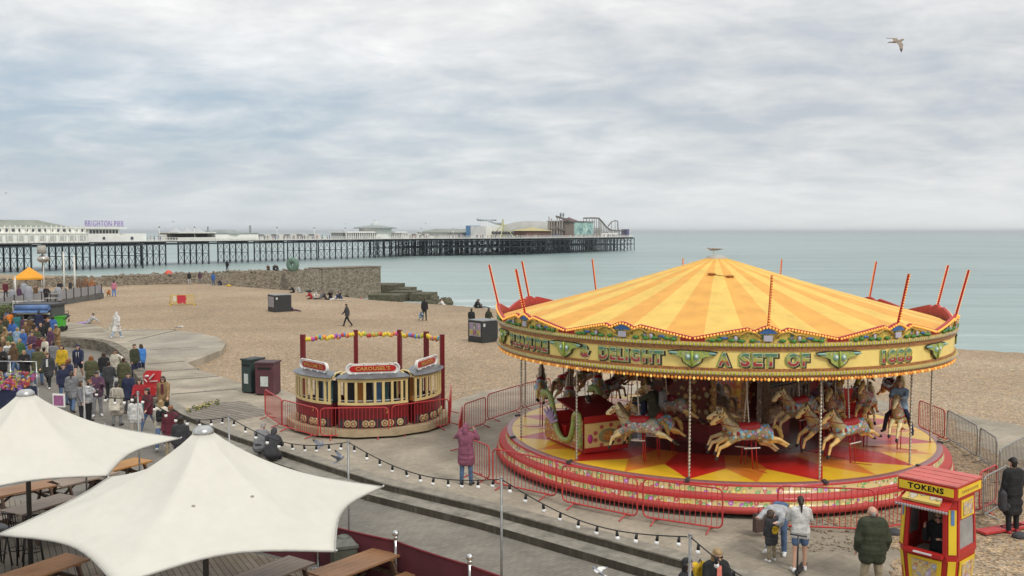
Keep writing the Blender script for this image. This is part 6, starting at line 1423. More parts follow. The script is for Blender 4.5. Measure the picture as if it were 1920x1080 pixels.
def tram_car(mid, txt):
    c = bpy.data.objects.new('tram_car', None); COL.objects.link(c); c.parent = tr; c.rotation_euler = (0, 0, R(mid)); H = 27.0; Ro, Ri = 2.62, 1.55; n = 18
    def arc(r, z0, z1, a0=-H, a1=H, k=n, b=None, th=.05):
        b = b or MB()
        for i in range(k):
            p, q = a0+(a1-a0)*i/k, a0+(a1-a0)*(i+1)/k
            P = [pol(r, p, z0), pol(r, q, z0), pol(r, q, z1), pol(r, p, z1)]; Q = [pol(r-th, p, z0), pol(r-th, q, z0), pol(r-th, q, z1), pol(r-th, p, z1)]
            fs = [(0, 1, 2, 3), (4, 7, 6, 5), (3, 2, 6, 7), (0, 4, 5, 1)]
            if i == 0: fs.append((0, 3, 7, 4))
            if i == k-1: fs.append((1, 5, 6, 2))
            b.add(P+Q, fs, False)
        return b
    b = arc(Ro, .62, 1.10); arc(Ri+.05, .34, 1.25, b=b)
    for s in (-1, 1): b.slab([pol(Ri, s*H, .36), pol(Ro-.01, s*H, .36), pol(Ro-.01, s*H, 1.1), pol(Ri, s*H, 1.1)], Vector((math.cos(R(s*H)), math.sin(R(s*H)), 0))*(-s), .04)
    b.build('side_panel', M_tm, c)
    und = arc(Ro-.02, .34, .62); und.build('underframe', M_tdk, c)
    for a in (-19.5, -15, -6, -1.5, 8, 12.5, 20): 
        m = MB(); m.mat(0).tube([pol(Ro-.02, a, .47), pol(Ro+.025, a, .47)], .115, 16).mat(1).tube([pol(Ro+.02, a, .47), pol(Ro+.035, a, .47)], .075, 14).mat(0).tube([pol(Ro+.03, a, .47), pol(Ro+.045, a, .47)], .05, 12)
        m.build('painted_wheel', [mat('wheel_cream', (.62, .50, .26), .5), mat('wheel_dark', (.08, .04, .03), .5)], c)
    b = arc(Ro+.006, 1.10, 1.18, th=.06); arc(Ro+.006, 1.88, 2.02, b=b, th=.06)
    for a in (-24, -12, 0, 12, 24): b.bar(pol(Ri+.05, a, 1.2), pol(Ri+.05, a, 2.02), .05)
    xs = [-H+1.2, -H+6.4, -H+14, -H+20.4, 1, 7.2, H-13, H-5.2, H-1.2]
    for a in xs: b.slab([pol(Ro+.004, a-.95, 1.18), pol(Ro+.004, a+.95, 1.18), pol(Ro+.004, a+.95, 1.88), pol(Ro+.004, a-.95, 1.88)], pol(-1, a), .05)
    for s in (-1, 1): b.bar(pol(Ri+.1, s*H, 1.1), pol(Ri+.1, s*H, 1.98), .06); b.tube([pol(Ro-.05, s*H, 1.94), pol(Ro-.35, s*H, 2.12), pol(Ri+.4, s*H, 2.13), pol(Ri+.05, s*H, 1.96)], .035, 6)
    b.build('window_frame', M_tc, c)
    sb_ = MB()
    for q_, (a_, m_) in enumerate(((-21.5, 2), (-12.9, 1), (-4.3, 2), (4.3, 3), (12.9, 4), (21.5, 2))): sb_.mat(m_).slab([pol(Ri+.35, a_-4.2, .5), pol(Ri+.35, a_+4.2, .5), pol(Ri+.35, a_+3.9, 1.80), pol(Ri+.35, a_-3.9, 1.80)], pol(1, a_), .06)
    sb_.build('seat_back', [M_tin, mat('seat_orange', (.62, .24, .04), .6), mat('interior_shade', (.03, .03, .035), .6), mat('seat_blue', (.12, .26, .52), .6), mat('seat_teal', (.10, .22, .22), .6)], c)  # dark backs stand in for the shaded car interior behind the windows
    arc(Ro-.10, 1.22, 1.25, th=.03).build('hand_rail', mat('rail_pale', (.6, .58, .54), .4), c)
    b = MB(); prof = [(Ro+.09, 2.015), (Ro-.12, 2.08), (Ro-.45, 2.12), (Ri+.35, 2.12), (Ri-.02, 2.03)]
    b.lathe(prof, n, a0=R(-H-.8), a1=R(H+.8)); b.lathe([(Ro+.09, 2.0), (Ri, 2.0)], n, a0=R(-H-.8), a1=R(H+.8)); b.build('roof', M_tro, c)
    m = MB().mat(0)
    m.tube([pol(Ro-.02, -15+30*i/8, 1.93) for i in range(9)], .05, 6); 
    hw = .90; yb = -(Ro-.34); zc = 2.30
    outl_ = []
    for cx, a0 in ((hw-.17, -90), (-hw+.17, 90)):
        for k in range(9): q = R(a0+180*k/8); outl_.append((cx+.17*math.cos(q), yb, zc+.17*math.sin(q)))
    m = MB().slab(outl_, (0, 1, 0), .07); bd = m.build('roof_board', mat('board_white', (.70, .67, .62), .6), c)
    m = MB().slab([(p_[0]*.88, yb-.012, zc+(p_[2]-zc)*.62) for p_ in outl_], (0, 1, 0), .012); m.build('name_panel', M_cred, bd)
    m = MB()
    for k in range(60):
        i0 = k*len(outl_)/60; p_ = Vector(outl_[int(i0)]).lerp(Vector(outl_[(int(i0)+1) % len(outl_)]), i0-int(i0)); m.ball(p_+Vector((0, -.02, 0)), .030, 6, 5)
    m.build('bulb_edge', mat('frosted_bulb', (.78, .76, .74), .3, var=.05), bd)['kind'] = 'stuff'
    if txt:
        me = text_mesh(txt, .17, .006, .006, spacing=1.08); v, f = mesh_vf(me); x_ = [p_[0] for p_ in v]; sx = min(1.15, 1.30/(max(x_)-min(x_))); cx = (max(x_)+min(x_))/2
        MB().add([((p_[0]-cx)*sx, yb-.030, zc+p_[2]*1.0) for p_ in v], f).build('lettering', mat('letter_gold', (.82, .56, .16), .45), bd)
    MB().tube([(-hw*.8, yb+.05, 2.05), (-hw*.8, yb+.05, 2.2)], .025, 6).tube([(hw*.8, yb+.05, 2.05), (hw*.8, yb+.05, 2.2)], .025, 6).build('bracket', M_tro, bd)
    me = text_mesh('2', .22, .006, .004); v, f = mesh_vf(me); MB().add([tuple(pol(Ro+.012, 10+math.degrees(p_[0]/Ro), .88+p_[2])) for p_ in v], f).build('car_number', mat('letter_gold', (.82, .56, .16)), c)
    return c
for k, txt in enumerate(('WELCOME TO', "CAROUSEL'S", 'BRIGHTON', '', '', '')): (tram_car(-48+60*k, txt) if txt else None)
ta = [-102, -142, 162, 122, 82]; tops = []
for k, (px, py) in enumerate(((565, 632), (665, 626), (748, 625), (798, 629), (828, 640))):
    # masts stand on the rim of the base
    best = min(range(-1800, 1800), key=lambda i: abs(960+FPX*((TX+2.78*math.sin(R(i/10)))/((TY-2.78*math.cos(R(i/10)))*math.cos(PITCH)))-px)+(0 if abs(i) > (850 if k else 700) else 999))
    P = pol(2.78, best/10, .28); o = MB().box((0, 0, 1.42), (.15, .15, 2.84)).build('mast', M_tm, tr); o.location = P; o.rotation_euler = (0, 0, R(best/10)); tops.append((P+Vector((0, 0, 2.72)), best/10))
gm = [mat('flag_%s' % n_, c_, .6, var=.1) for n_, c_ in (('yellow', (.75, .56, .05)), ('pink', (.66, .10, .30)), ('purple', (.28, .12, .42)), ('red', (.56, .06, .05)), ('lime', (.40, .52, .08)), ('blue', (.12, .26, .55)), ('orange', (.72, .28, .05)), ('silver', (.55, .58, .62)))]
m = MB()
for (p, a), (q, c) in zip(tops[:-1], tops[1:]):
    pts = [p.lerp(q, i/8)+Vector((0, 0, -.06*math.sin(PI*i/8))) for i in range(9)]; m.mat(7).tube(pts, .012, 5)
    n_ = int((q-p).length/.085)
    for i in range(n_):
        w = p.lerp(q, (i+.5)/n_)+Vector((0, 0, -.06-.02*math.sin(PI*i/n_))); col_ = (0 if (i//4) % 3 == 0 else random.choice((1, 2, 3, 4, 5, 6))); m.mat(col_); m.ball(w+Vector((random.uniform(-.02, .02), random.uniform(-.02, .02), random.uniform(-.05, .05))), (.068, .06, .09), 6, 5)
m.build('garland', gm, tr)['kind'] = 'stuff'
# ---- bins
def bin_(px, py, w, h, col, lab, lidcol, rz):
    t = thing('litter_bin', lab, 'bin', at(px, py, 0), rz, 'bins by the boarded patch'); M_ = mat(col[0], col[1], .6, var=.2, vscale=2)
    MB().prism([(-w/2, -.4), (w/2, -.4), (w/2, .4), (-w/2, .4)], .06, h).build('body', M_, t)
    MB().prism([(-w/2-.04, -.44), (w/2+.04, -.44), (w/2+.04, .44), (-w/2-.04, .44)], h, h+.07).build('lid', mat(lidcol[0], lidcol[1], .6, var=.2), t)
    MB().box((0, -.405, h*.86), (w*.75, .03, .10)).build('slot', mat('slot_black', (.01, .01, .01), .6), t); MB().box((0, -.41, h*.45), (w*.42, .02, .42)).build('notice', mat('notice_pale', (.55, .60, .58), .6, var=.15, vscale=8), t)
    MB().box((0, 0, .04), (w*.9, .7, .06)).build('base', mat('slot_black', (.01, .01, .01)), t)
bin_(503, 739, .80, 1.36, ('bin_maroon', (.10, .032, .042)), 'maroon square litter bin beside the green one', ('bin_lid', (.075, .035, .042)), R(-8)); bin_(475, 735, .55, 1.42, ('bin_green', (.035, .060, .055)), 'dark green litter bin left of the maroon one', ('bin_lid2', (.035, .045, .045)), R(-30))
# ---- black boxes on the beach
def black_box(px, py, s, h, rz, lab, poster):
    p = at_beach(px, py); t = thing('black_box', lab, 'kiosk', p, rz, 'black boxes on the beach'); a = s/2
    # local origin is the nearest corner; the faces run back from it
    MB().prism([(0, 0), (a*1.9, a*1.9*0), (a*1.9, s), (0, s)], -.15, h).build('shell', mat('box_black', (.028, .030, .031), .55, var=.2), t)
    MB().prism([(-.03, -.03), (a*1.9+.03, -.03), (a*1.9+.03, s+.03), (-.03, s+.03)], h, h+.05).build('lid', mat('box_lid', (.22, .23, .23), .5, var=.2), t)
    m = MB(); m.box((-.012, s*.5, h*.60), (.02, s*.80, h*.62)); fr = m.build('poster_board', mat('poster_base', (.35, .33, .36), .6), t)
    m = MB()
    for i in range(3):
        for j in range(2): m.mat((i*2+j) % len(poster)); m.box((-.028, s*(.24+.26*i), h*(.46+.29*j)), (.012, s*.22, h*.25))
    m.build('poster', poster, fr)
    m = MB().box((a*.25, -.012, h*.82), (.16, .02, .20)); m.build('notice', mat('notice_pale', (.55, .6, .58)), t); return t
pm = [painted('poster_a', (.45, .36, .10), [(.6, .55, .3), (.2, .3, .2), (.45, .2, .4)], 5, .5, .5, 31), painted('poster_b', (.36, .26, .40), [(.3, .2, .4), (.55, .45, .5), (.2, .2, .3)], 6, .5, .5, 32), painted('poster_c', (.34, .16, .20), [(.45, .4, .4), (.2, .1, .2), (.5, .3, .3)], 6, .5, .5, 33), painted('poster_d', (.20, .20, .18), [(.5, .5, .46), (.3, .25, .2)], 6, .5, .5, 34)]
pg = [painted('poster_grey', (.30, .30, .32), [(.45, .44, .47), (.2, .2, .22), (.36, .33, .36)], 8, .5, .5, 35)]
black_box(904, 644, 1.42, 1.42, R(42), 'black box kiosk with coloured posters, close to the carousel', pm); black_box(515, 586, 1.7, 1.55, R(35), 'black box kiosk with grey posters out on the open shingle', pg)
# ---- yellow barrier with a red sign
p, q = at_beach(318, 573), at_beach(367, 572); d = q-p; L = d.length; t = thing('yellow_barrier', 'yellow plastic barrier carrying a red square sign on the beach', 'barrier', p, math.atan2(d.y, d.x)); M_yb = mat('plastic_yellow', (.66, .46, .06), .5, var=.1)
MB().tube([(0, 0, .15), (.12, 0, 1.02), (L-.12, 0, 1.02), (L, 0, .15), (0, 0, .15)], .04, 6).build('frame', M_yb, t); m = MB()
for i in range(1, 14): m.box((i*L/14, 0, .58), (.05, .03, .85))
m.build('slat', M_yb, t)['kind'] = 'stuff'; MB().box((L*.47, -.04, .62), (.85, .03, .82)).build('red_sign', painted('warning_sign', (.52, .03, .05), [(.6, .25, .3), (.5, .03, .05), (.6, .5, .5)], 3, .4, .5, 40, False), t); MB().box((L*.2, -.04, .70), (.26, .03, .55)).build('notice', mat('notice_cream', (.72, .68, .52), .6), t)
MB().box((.1, 0, .08), (.1, .6, .16)).box((L-.1, 0, .08), (.1, .6, .16)).build('foot', M_yb, t)
# ---- red swing sign near the street
t = thing('swing_sign', 'tilted red advertising board with white swirls standing on the promenade edge', 'sign', at(283, 744, 0), R(-24)); m = MB().slab([(-.36, 0, .34), (.50, -.02, .48), (.54, .05, 1.14), (-.26, .05, 1.10), (-.44, .03, .9)], (0, 1, 0), .04).slab([(-.1, -.02, 0), (.22, -.02, .02), (.34, -.02, .42), (.0, -.02, .42)], (0, 1, 0), .04); sgn_ = m.build('board', mat('sign_red', (.58, .025, .03), .4, var=.06), t)
m = MB().cap((-.22, -.03, .86), (-.12, -.03, .88), .055, .05, 8).cap((.0, -.03, .78), (.22, -.02, .98), .05, .02, 8).cap((.0, -.03, .66), (.40, -.03, .70), .022, .022, 6).cap((-.2, -.03, .64), (-.3, -.03, .74), .03, .02, 6); m.build('white_swirl', mat('sign_white', (.72, .68, .66), .5), sgn_); MB().tube([(0, .05, 0), (.1, .06, 1.0)], .02, 6).box((0, .1, .03), (.5, .35, .06)).build('stand', mat('slot_black', (.01, .01, .01)), t)
# ---- yellow weeds in the step joint
m = MB()
for i in range(120):
    p = at(random.uniform(345, 430), 0, 0) if False else at(352+70*random.random(), 0+0, 0) if False else None
    u = random.random(); px, py = 350+62*u, 772-17*u+random.uniform(-5, 4); p = at(px, py, .02); s_ = random.uniform(.015, .04); m.mat(0 if random.random() < .72 else 1).ball((p.x, p.y, random.uniform(.02, .12)), (s_, s_, s_*.7), 5, 4)
m.build('weeds', [mat('weed_green', (.11, .13, .03), .9, var=.3), mat('weed_yellow', (.56, .46, .05), .8, var=.2)])['kind'] = 'stuff'
# ================================================================ THE PUB DECK: canopies, tables, screens, string lights
DKZ = -.30
M_canv = mat('canopy_canvas', (.80, .775, .70), .85, var=.045, vscale=.8, bump=.06, bscale=6)
def canvas():
    t = NT('tensile_canvas'); v = t.coord(); n = t.noise(v, .7, 7, .7); c = t.ramp(n, [(.3, (.575, .553, .485)), (.7, (.625, .603, .532))]); n2 = t.noise(t.coord(scl=(2, 2, .5)), 1.6, 6, .75); c = t.mix(1, c, t.ramp(n2, [(.3, .955), (.6, 1.015)]), 'MULTIPLY')
    s = t.voro(t.coord(loc=(4, 2, 7)), 1.1, out=0); sp_ = t.ramp(s, [(.028, .8), (.042, 0.0)]); c = t.mix(sp_, c, (.16, .14, .11)); t.bump(t.noise(t.coord(scl=(.6, .6, .6)), 2.2, 3, .5), .08, .05); return t.done(c, .85)
M_canv = canvas(); M_alu = mat('cap_aluminium', (.52, .52, .51), .3, metal=.8, var=.2, vscale=5); M_pole = mat('pole_dark', (.07, .066, .06), .5, metal=.3)
def canopy(c, corners, apex_z, rim_z, label, mast):
    t = thing('canopy', label, 'canopy', (c[0], c[1], DKZ)); n = len(corners); K = 14; rows = 16; vs = []; az = apex_z-DKZ; rzm = rim_z-DKZ; ra = .17
    cor = [Vector((p[0]-c[0], p[1]-c[1], rzm+(p[2] if len(p) > 2 else 0))) for p in corners]
    for i in range(n):
        A, B = cor[i], cor[(i+1) % n]
        for k in range(K):
            s = k/K; E = A.lerp(B, s); bow = math.sin(PI*s); E2 = E*(1-.11*bow); E2.z = E.z+.09*bow
            ang = math.atan2(E.y, E.x)
            for j in range(rows+1):
                f = j/rows; top = Vector((ra*math.cos(ang), ra*math.sin(ang), az)); P = top.lerp(E2, f); sag = (math.sin(PI*f**.8))*(.27+.03*bow); P.z -= sag*.8
                vs.append(P)
    N = n*K; fs = []
    for i in range(N):
        for j in range(rows): fs.append((i*(rows+1)+j, i*(rows+1)+j+1, ((i+1) % N)*(rows+1)+j+1, ((i+1) % N)*(rows+1)+j))
    me = MB().add(vs, fs, True); o = me.build('canvas', M_canv, t); sd_ = o.modifiers.new('thick', 'SOLIDIFY'); sd_.thickness = .012; sd_.offset = -1
    MB().tube([Vector(vs[i*(rows+1)+rows]) for i in range(N)], .016, 6, closed=True).build('hem', mat('canvas_hem', (.36, .35, .32), .8), o)
    m = MB(); m.lathe([(.165, az-.03), (.18, az+.0), (.17, az+.06), (.11, az+.115), (.01, az+.13)], 20); m.build('cap', M_alu, t)
    m = MB().tube([(0, 0, 0), (0, 0, az-.05)], .05, 10); 
    for p in cor: m.tube([(0, 0, az-.9), (p.x*.97, p.y*.97, p.z-.02)], .022, 6)
    m.build('mast', M_pole, t); m = MB().lathe([(.01, .02), (.42, .02), (.42, .08), (.01, .10)], 20); m.build('base_plate', M_pole, t)
    m = MB()
    for p in cor: m.tube([p*.995, p*1.012], .018, 6)
    m.build('corner_fitting', M_alu, t)['kind'] = 'stuff'; return t
RIMZ = 2.2
co = [tuple(at(px, py, RIMZ).xy) for px, py in ((717, 913), (628, 1034), (218, 1098), (-5, 1003), (204, 895))]; cF = (-5.35, 18.7); cor_ = [co[0], co[1], co[2], co[3], co[4], cF]
cc = (sum(p[0] for p in cor_)/6, sum(p[1] for p in cor_)/6); ap = at(381, 812, 3.52); canopy((ap.x, ap.y), cor_, 3.52, RIMZ, 'nearer white tensile canopy with six points and a metal cap', None)
c2 = [tuple(at(px, py, RIMZ).xy) for px, py in ((338, 822), (200, 892))]; ap2 = at(48, 741, 3.55); ctr = Vector((ap2.x, ap2.y)); v0 = Vector(c2[0])-ctr; v1 = Vector(c2[1])-ctr
cor2 = [c2[0], c2[1], tuple(ctr+Vector((-.1, -3.45))), tuple(ctr-v0), tuple(ctr-v1), tuple(ctr+Vector((.1, 3.45)))]
canopy((ctr.x, ctr.y), cor2, 3.55, RIMZ, 'farther white tensile canopy at the left edge', None)
M_deck = plank_mat('deck_boards', (.165, .135, .10), (.22, .185, .14), R(60), .13, .008)
WB = [(3.6, 13.3), (2.74, 14.04), (.75, 15.80), (-.82, 17.19), (-2.38, 18.57), (-4.2, 19.75), (-6.5, 21.1), (-9.0, 22.6), (-11.5, 24.1)]
dk = [(p[0], p[1]) for p in WB]+[(-16, 26), (-22, 20), (-14, 5), (2, 4)]
MB().prism(dk, -.42, DKZ).build('deck', M_deck)['kind'] = 'structure'
# windbreak
wb = thing('windbreak', 'long maroon canvas windbreak along the edge of the pub deck', 'windbreak', (0, 0, DKZ)); M_wb = mat('windbreak_maroon', (.115, .022, .032), .8, var=.14, vscale=2); M_wt = mat('windbreak_trim', (.16, .012, .02), .7)
M_chr = mat('chrome', (.62, .62, .60), .18, metal=.9, var=.1)
for i in range(1, len(WB)-2):
    a, c = Vector((*WB[i], 0)), Vector((*WB[i+1], 0)); m = MB(); K = 6; d = (c-a).normalized(); nn = Vector((-d.y, d.x, 0))
    pts = [a.lerp(c, k/K)+nn*(.03*math.sin(PI*k/K)) for k in range(K+1)]
    for k in range(K):
        p, q = pts[k], pts[k+1]; m.slab([p+Vector((0, 0, .08)), q+Vector((0, 0, .08)), q+Vector((0, 0, 1.0)), p+Vector((0, 0, 1.0))], nn, .008)
    o = m.build('panel', M_wb, wb); MB().tube([p+Vector((0, 0, 1.0)) for p in pts], .022, 6).build('top_hem', M_wt, o)
for i in range(1, len(WB)-1):
    p = WB[i]; t = thing('windbreak_post', ('polished steel windbreak post with a ball top, %s' % ['', 'nearest the right', 'at the right end', 'in the middle beside the picnic table', 'beside the green bin', 'hidden under the near canopy', 'under the canopies', 'at the left', ''][i]), 'post', (p[0]+.03, p[1]-.05, DKZ), 0, 'windbreak posts')
    MB().tube([(0, 0, 0), (0, 0, 1.10)], .032, 10).tube([(.09, .02, 0), (.09, .02, .98)], .025, 8).build('post', M_chr, t); MB().ball((0, 0, 1.17), .07, 14, 10).tube([(0, 0, 1.05), (0, 0, 1.12)], .045, 10).build('finial', M_chr, t); MB().lathe([(.01, .0), (.16, .0), (.15, .03), (.01, .035)], 16).build('foot', M_chr, t)
# picnic tables
def wood(name, c): 
    t = NT(name); g = t.noise(t.coord(scl=(1.2, 16, 16)), 2.5, 6, .7); n = t.noise(t.coord(loc=(2, 3, 4)), 1.1, 4, .6); col = t.ramp(t.math('ADD', t.math('MULTIPLY', g, .6), t.math('MULTIPLY', n, .4)), [(.3, tuple(x*.55 for x in c)), (.55, c), (.75, tuple(min(1, x*1.35) for x in c))]); t.bump(g, .2, .004); return t.done(col, .55)
M_w = [wood('table_brown', (.30, .155, .075)), wood('table_greyed', (.30, .225, .17)), wood('table_orange', (.42, .20, .05))]; M_wd = wood('table_leg_dark', (.095, .05, .028))
def picnic(p, rz, label, m, L=1.9, seat=None):
    t = thing('picnic_table', label, 'picnic table', (p.x, p.y, DKZ), rz, 'picnic tables on the pub deck'); b = MB()
    for i in range(5): b.box((0, -.30+.15*i, .74), (L, .142, .04))
    for x in (-L*.36, L*.36): b.box((x, 0, .70), (.09, .70, .045))
    b.build('tabletop', m, t)
    for s in (-1, 1):
        b = MB()
        for i in range(2): b.box((0, s*(.62+.145*i), .45), (L, .138, .04))
        b.build('seat', seat or m, t)
    for x in (-L*.36, L*.36):
        b = MB().bar((x, -.28, .70), (x, -.62, 0), .045, .095).bar((x, .28, .70), (x, .62, 0), .045, .095).bar((x+.046, -.80, .40), (x+.046, .80, .40), .045, .095).bar((x, 0, .40), (x*.25, 0, .70), .05, .05); b.build('leg_frame', M_wd, t)
    return t
def tbl(pa, pb, label, m, zt=.44, **k):
    a, c = at(*pa, zt), at(*pb, zt); d = c-a; return picnic((a+c)/2, math.atan2(d.y, d.x), label, m, max(1.6, min(2.3, d.length)), **k)
tbl((600, 1082), (731, 1033), 'brown picnic table in the open beside the maroon windbreak', M_w[0]); tbl((452, 1094), (560, 1052), 'dark picnic table half hidden under the front of the near canopy', M_w[1], seat=M_w[2]); tbl((10, 1090), (140, 1046), 'brown slatted picnic table at the bottom left corner', M_w[0])
tbl((22, 962), (130, 930), 'greyed slatted picnic table beside the dark canopy mast', M_w[1]); tbl((-20, 928), (100, 905), 'pale brown picnic table behind the greyed one', M_w[0], seat=M_w[1]); tbl((180, 884), (268, 862), 'orange brown picnic table between the two canopies', M_w[2]); tbl((120, 905), (190, 888), 'dark legged picnic table under the edge of the farther canopy', M_w[1])
tbl((820, 1128), (930, 1090), 'orange picnic table just showing at the bottom edge', M_w[2])
# bar stools and high table at the left
M_blk = mat('stool_black', (.018, .016, .015), .45)
def stool(p, rz, label):
    t = thing('bar_stool', label, 'stool', (p.x, p.y, DKZ), rz, 'black bar stools on the deck')
    MB().lathe([(.01, .74), (.19, .74), (.19, .78), (.01, .79)], 18).build('seat', M_blk, t)
    for s in (-1, 1):
        for y in (-1, 1): MB().tube([(s*.13, y*.13, .75), (s*.2, y*.2, 0)], .018, 6).build('leg', M_blk, t)
    MB().tube([(.18*math.cos(k*PI/8), .18*math.sin(k*PI/8), .28) for k in range(16)], .012, 5, closed=True).build('footrest', M_blk, t)
    b = MB(); [b.tube([(-.17+.068*k, .17, .78), (-.18+.072*k, .21, 1.12)], .012, 5) for k in range(6)]; b.tube([(-.19, .21, 1.12), (0, .235, 1.13), (.19, .21, 1.12)], .022, 6); b.build('backrest', M_blk, t)
stool(at(34, 1052, DKZ), R(160), 'black bar stool with a spindle back, in front at the left edge'); stool(at(-4, 1062, DKZ), R(60), 'black bar stool cut by the left edge'); stool(at(62, 1056, DKZ), R(210), 'black bar stool under the left tip of the near canopy')
t = thing('high_table', 'grey topped black high table at the left edge of the deck', 'table', at(-25, 1090, DKZ)); MB().lathe([(.01, 1.06), (.42, 1.06), (.42, 1.10), (.01, 1.105)], 24).build('tabletop', mat('slate_top', (.14, .14, .145), .4), t); MB().tube([(0, 0, 0), (0, 0, 1.06)], .04, 8).lathe([(.01, .0), (.28, .0), (.26, .03), (.01, .04)], 18).build('pedestal', M_blk, t)
# deck bin
t = thing('deck_bin', 'grey green litter bin with a domed lid on the pub deck', 'bin', at(645, 1086, DKZ), R(20)); M_gb = mat('bin_greygreen', (.085, .09, .07), .65, var=.2, vscale=5)
MB().prism([(-.24, -.24), (.24, -.24), (.24, .24), (-.24, .24)], 0, .72).build('body', M_gb, t); m = MB().prism([(-.27, -.27), (.27, -.27), (.27, .27), (-.27, .27)], .72, .78); m.add([(-.25, -.25, .78), (.25, -.25, .78), (.25, .25, .78), (-.25, .25, .78), (-.15, -.15, .9), (.15, -.15, .9), (.15, .15, .9), (-.15, .15, .9)], [(0, 1, 5, 4), (1, 2, 6, 5), (2, 3, 7, 6), (3, 0, 4, 7), (4, 5, 6, 7)]); m.ball((0, 0, .9), (.14, .14, .05), 10, 6); m.build('lid', mat('bin_lid_gg', (.12, .125, .105), .6, var=.2, vscale=6), t)
# string lights on slim posts
SP = [(4.3, 11.6, 2.3), (2.74, 14.10, 2.30), (-.19, 16.7, 2.50), (-3.42, 19.25, 2.60), (-6.5, 21.2, 2.74), (-9.2, 22.75, 3.02), (-11.1, 24.0, 3.2)]
plab = ['right, out of the deck corner', 'nearest the fair haired woman', 'straight in the middle of the street view', 'beside the near canopy right point', 'just right of the near canopy cap', 'among the crowd behind the canopies', 'farthest left in the crowd']
for i, (x, y, z) in enumerate(SP):
    t = thing('light_post', 'slim grey string light post ' + plab[i], 'post', (x, y, DKZ), 0, 'slim posts of the string lights'); MB().tube([(0, 0, 0), (0, 0, z-DKZ)], .024, 8).build('pole', M_bar['grey'], t); MB().ball((0, 0, z-DKZ), .03, 8, 6).tube([(-.05, 0, z-DKZ-.03), (.05, 0, z-DKZ-.03)], .01, 5).build('hook', M_bar['grey'], t)
M_cab = mat('cable_black', (.012, .012, .013), .6); M_bulbw = mat('bulb_frosted', (.80, .79, .76), .25, var=.05)
sock = MB().tube([(0, 0, 0), (0, 0, -.085)], [.020, .028], 8).mesh('socket', [M_cab]); bul = MB().ball((0, 0, -.118), (.040, .040, .043), 10, 8).mesh('bulb', [M_bulbw])
slab_ = ['from the deck corner past the fair haired woman', 'along the street between the two right hand posts', 'over the paving to the canopy point', 'over the canopy beside the seated couple', 'over the street behind the near canopy', 'in the crowd at the left']
for i in range(len(SP)-1):
    a, c = Vector(SP[i]), Vector(SP[i+1]); n = 24; sg_ = .30 if i else .30; pts = [a.lerp(c, k/n)-Vector((0, 0, .03+sg_*math.sin(PI*k/n)*1.0)) for k in range(n+1)]
    t = thing('string_light', 'black cable of white festoon bulbs ' + slab_[i], 'string lights', a, 0, 'festoon string lights'); MB().tube([p-a for p in pts], .010, 6).build('cable', M_cab, t); L = (c-a).length; nb = int(L/.36)
    for k in range(nb):
        p = a.lerp(c, (k+.5)/nb)-Vector((0, 0, .035+sg_*math.sin(PI*(k+.5)/nb)))-a; b = link('bulb', bul, t, loc=p, rot=(random.uniform(-.2, .2), random.uniform(-.2, .2), 0)); link('socket', sock, b)
# ================================================================ FAR LEFT: terrace, kiosk, stalls
TXW = -45.5; tz = .12
M_tw = mat('terrace_wall', (.115, .112, .105), .85, var=.2, vscale=.8, bump=.2); M_tg = mat('balustrade_glass', (.26, .26, .28), .15, var=.1, vscale=.5, spec=.6)
MB().prism([(-90, 68), (TXW, 70), (TXW, 103), (-90, 112)], -1.0, tz-.02).build('terrace_floor', mat('terrace_paving', (.24, .22, .20), .85, var=.2))['kind'] = 'structure'
t = thing('terrace_wall', 'grey terrace wall with a glass balustrade above the shingle at the left', 'wall', (TXW, 70, 0)); b = MB().prism([(0, 0), (.25, 0), (.25, 33), (0, 33.2)], -1.2, tz+.06); b.prism([(.25, 33), (.25, 33.25), (-44, 42.2), (-44, 41.9)], -1.2, tz+.06); b.build('wall', M_tw, t)
n = 20
for i in range(n):
    y0, y1 = i*33/n, (i+1)*33/n; MB().box((.12, (y0+y1)/2, tz+.55), (.03, (y1-y0)-.14, .86)).build('glass_panel', M_tg, t)
for i in range(n+1): MB().box((.12, i*33/n, tz+.58), (.10, .10, 1.04)).build('baluster', mat('baluster_black', (.02, .02, .022), .5), t)
def onT(px, py, Y): p = atY(px, py, Y); return Vector((p.x, p.y, tz))
M_cov = mat('cover_grey', (.27, .28, .31), .8, var=.12, vscale=3, bump=.15, bscale=8)
for px, Y, h, w, lab in ((22, 91, 1.25, .6, 'leftmost grey covered heater on the terrace'), (45, 93, 1.75, .72, 'grey covered heater behind the tallest one'), (53, 84, 2.0, .78, 'tallest grey covered heater on the terrace'), (78, 93, 1.2, .62, 'grey covered heater under the silver sculpture'), (109, 93, 1.35, .72, 'grey covered heater nearest the white poles')):
    p = onT(px, 540, Y); o = MB().lathe([(w*.44, 0), (w*.5, h*.5), (w*.46, h*.8), (w*.36, h*.94), (.02, h)], 14).build('covered_heater', M_cov); o.location = p; tag(o, lab, 'covered heater', 'grey covered heaters on the terrace')
p = onT(55, 520, 104); t = thing('gazebo', 'orange pop up gazebo on the terrace', 'gazebo', p, R(20)); M_go = mat('gazebo_orange', (.74, .32, .02), .7, var=.08); hw = 1.45; ze, za = 1.75, 2.95
MB().add([(-hw, -hw, ze), (hw, -hw, ze), (hw, hw, ze), (-hw, hw, ze), (0, 0, za), (-hw, -hw, ze-.18), (hw, -hw, ze-.18), (hw, hw, ze-.18), (-hw, hw, ze-.18)], [(0, 1, 4), (1, 2, 4), (2, 3, 4), (3, 0, 4), (0, 5, 6, 1), (1, 6, 7, 2), (2, 7, 8, 3), (3, 8, 5, 0)]).build('canopy', M_go, t)
for sx in (-1, 1):
    for sy in (-1, 1): MB().tube([(sx*hw*.96, sy*hw*.96, 0), (sx*hw*.96, sy*hw*.96, ze)], .03, 6).build('leg', M_alu, t)
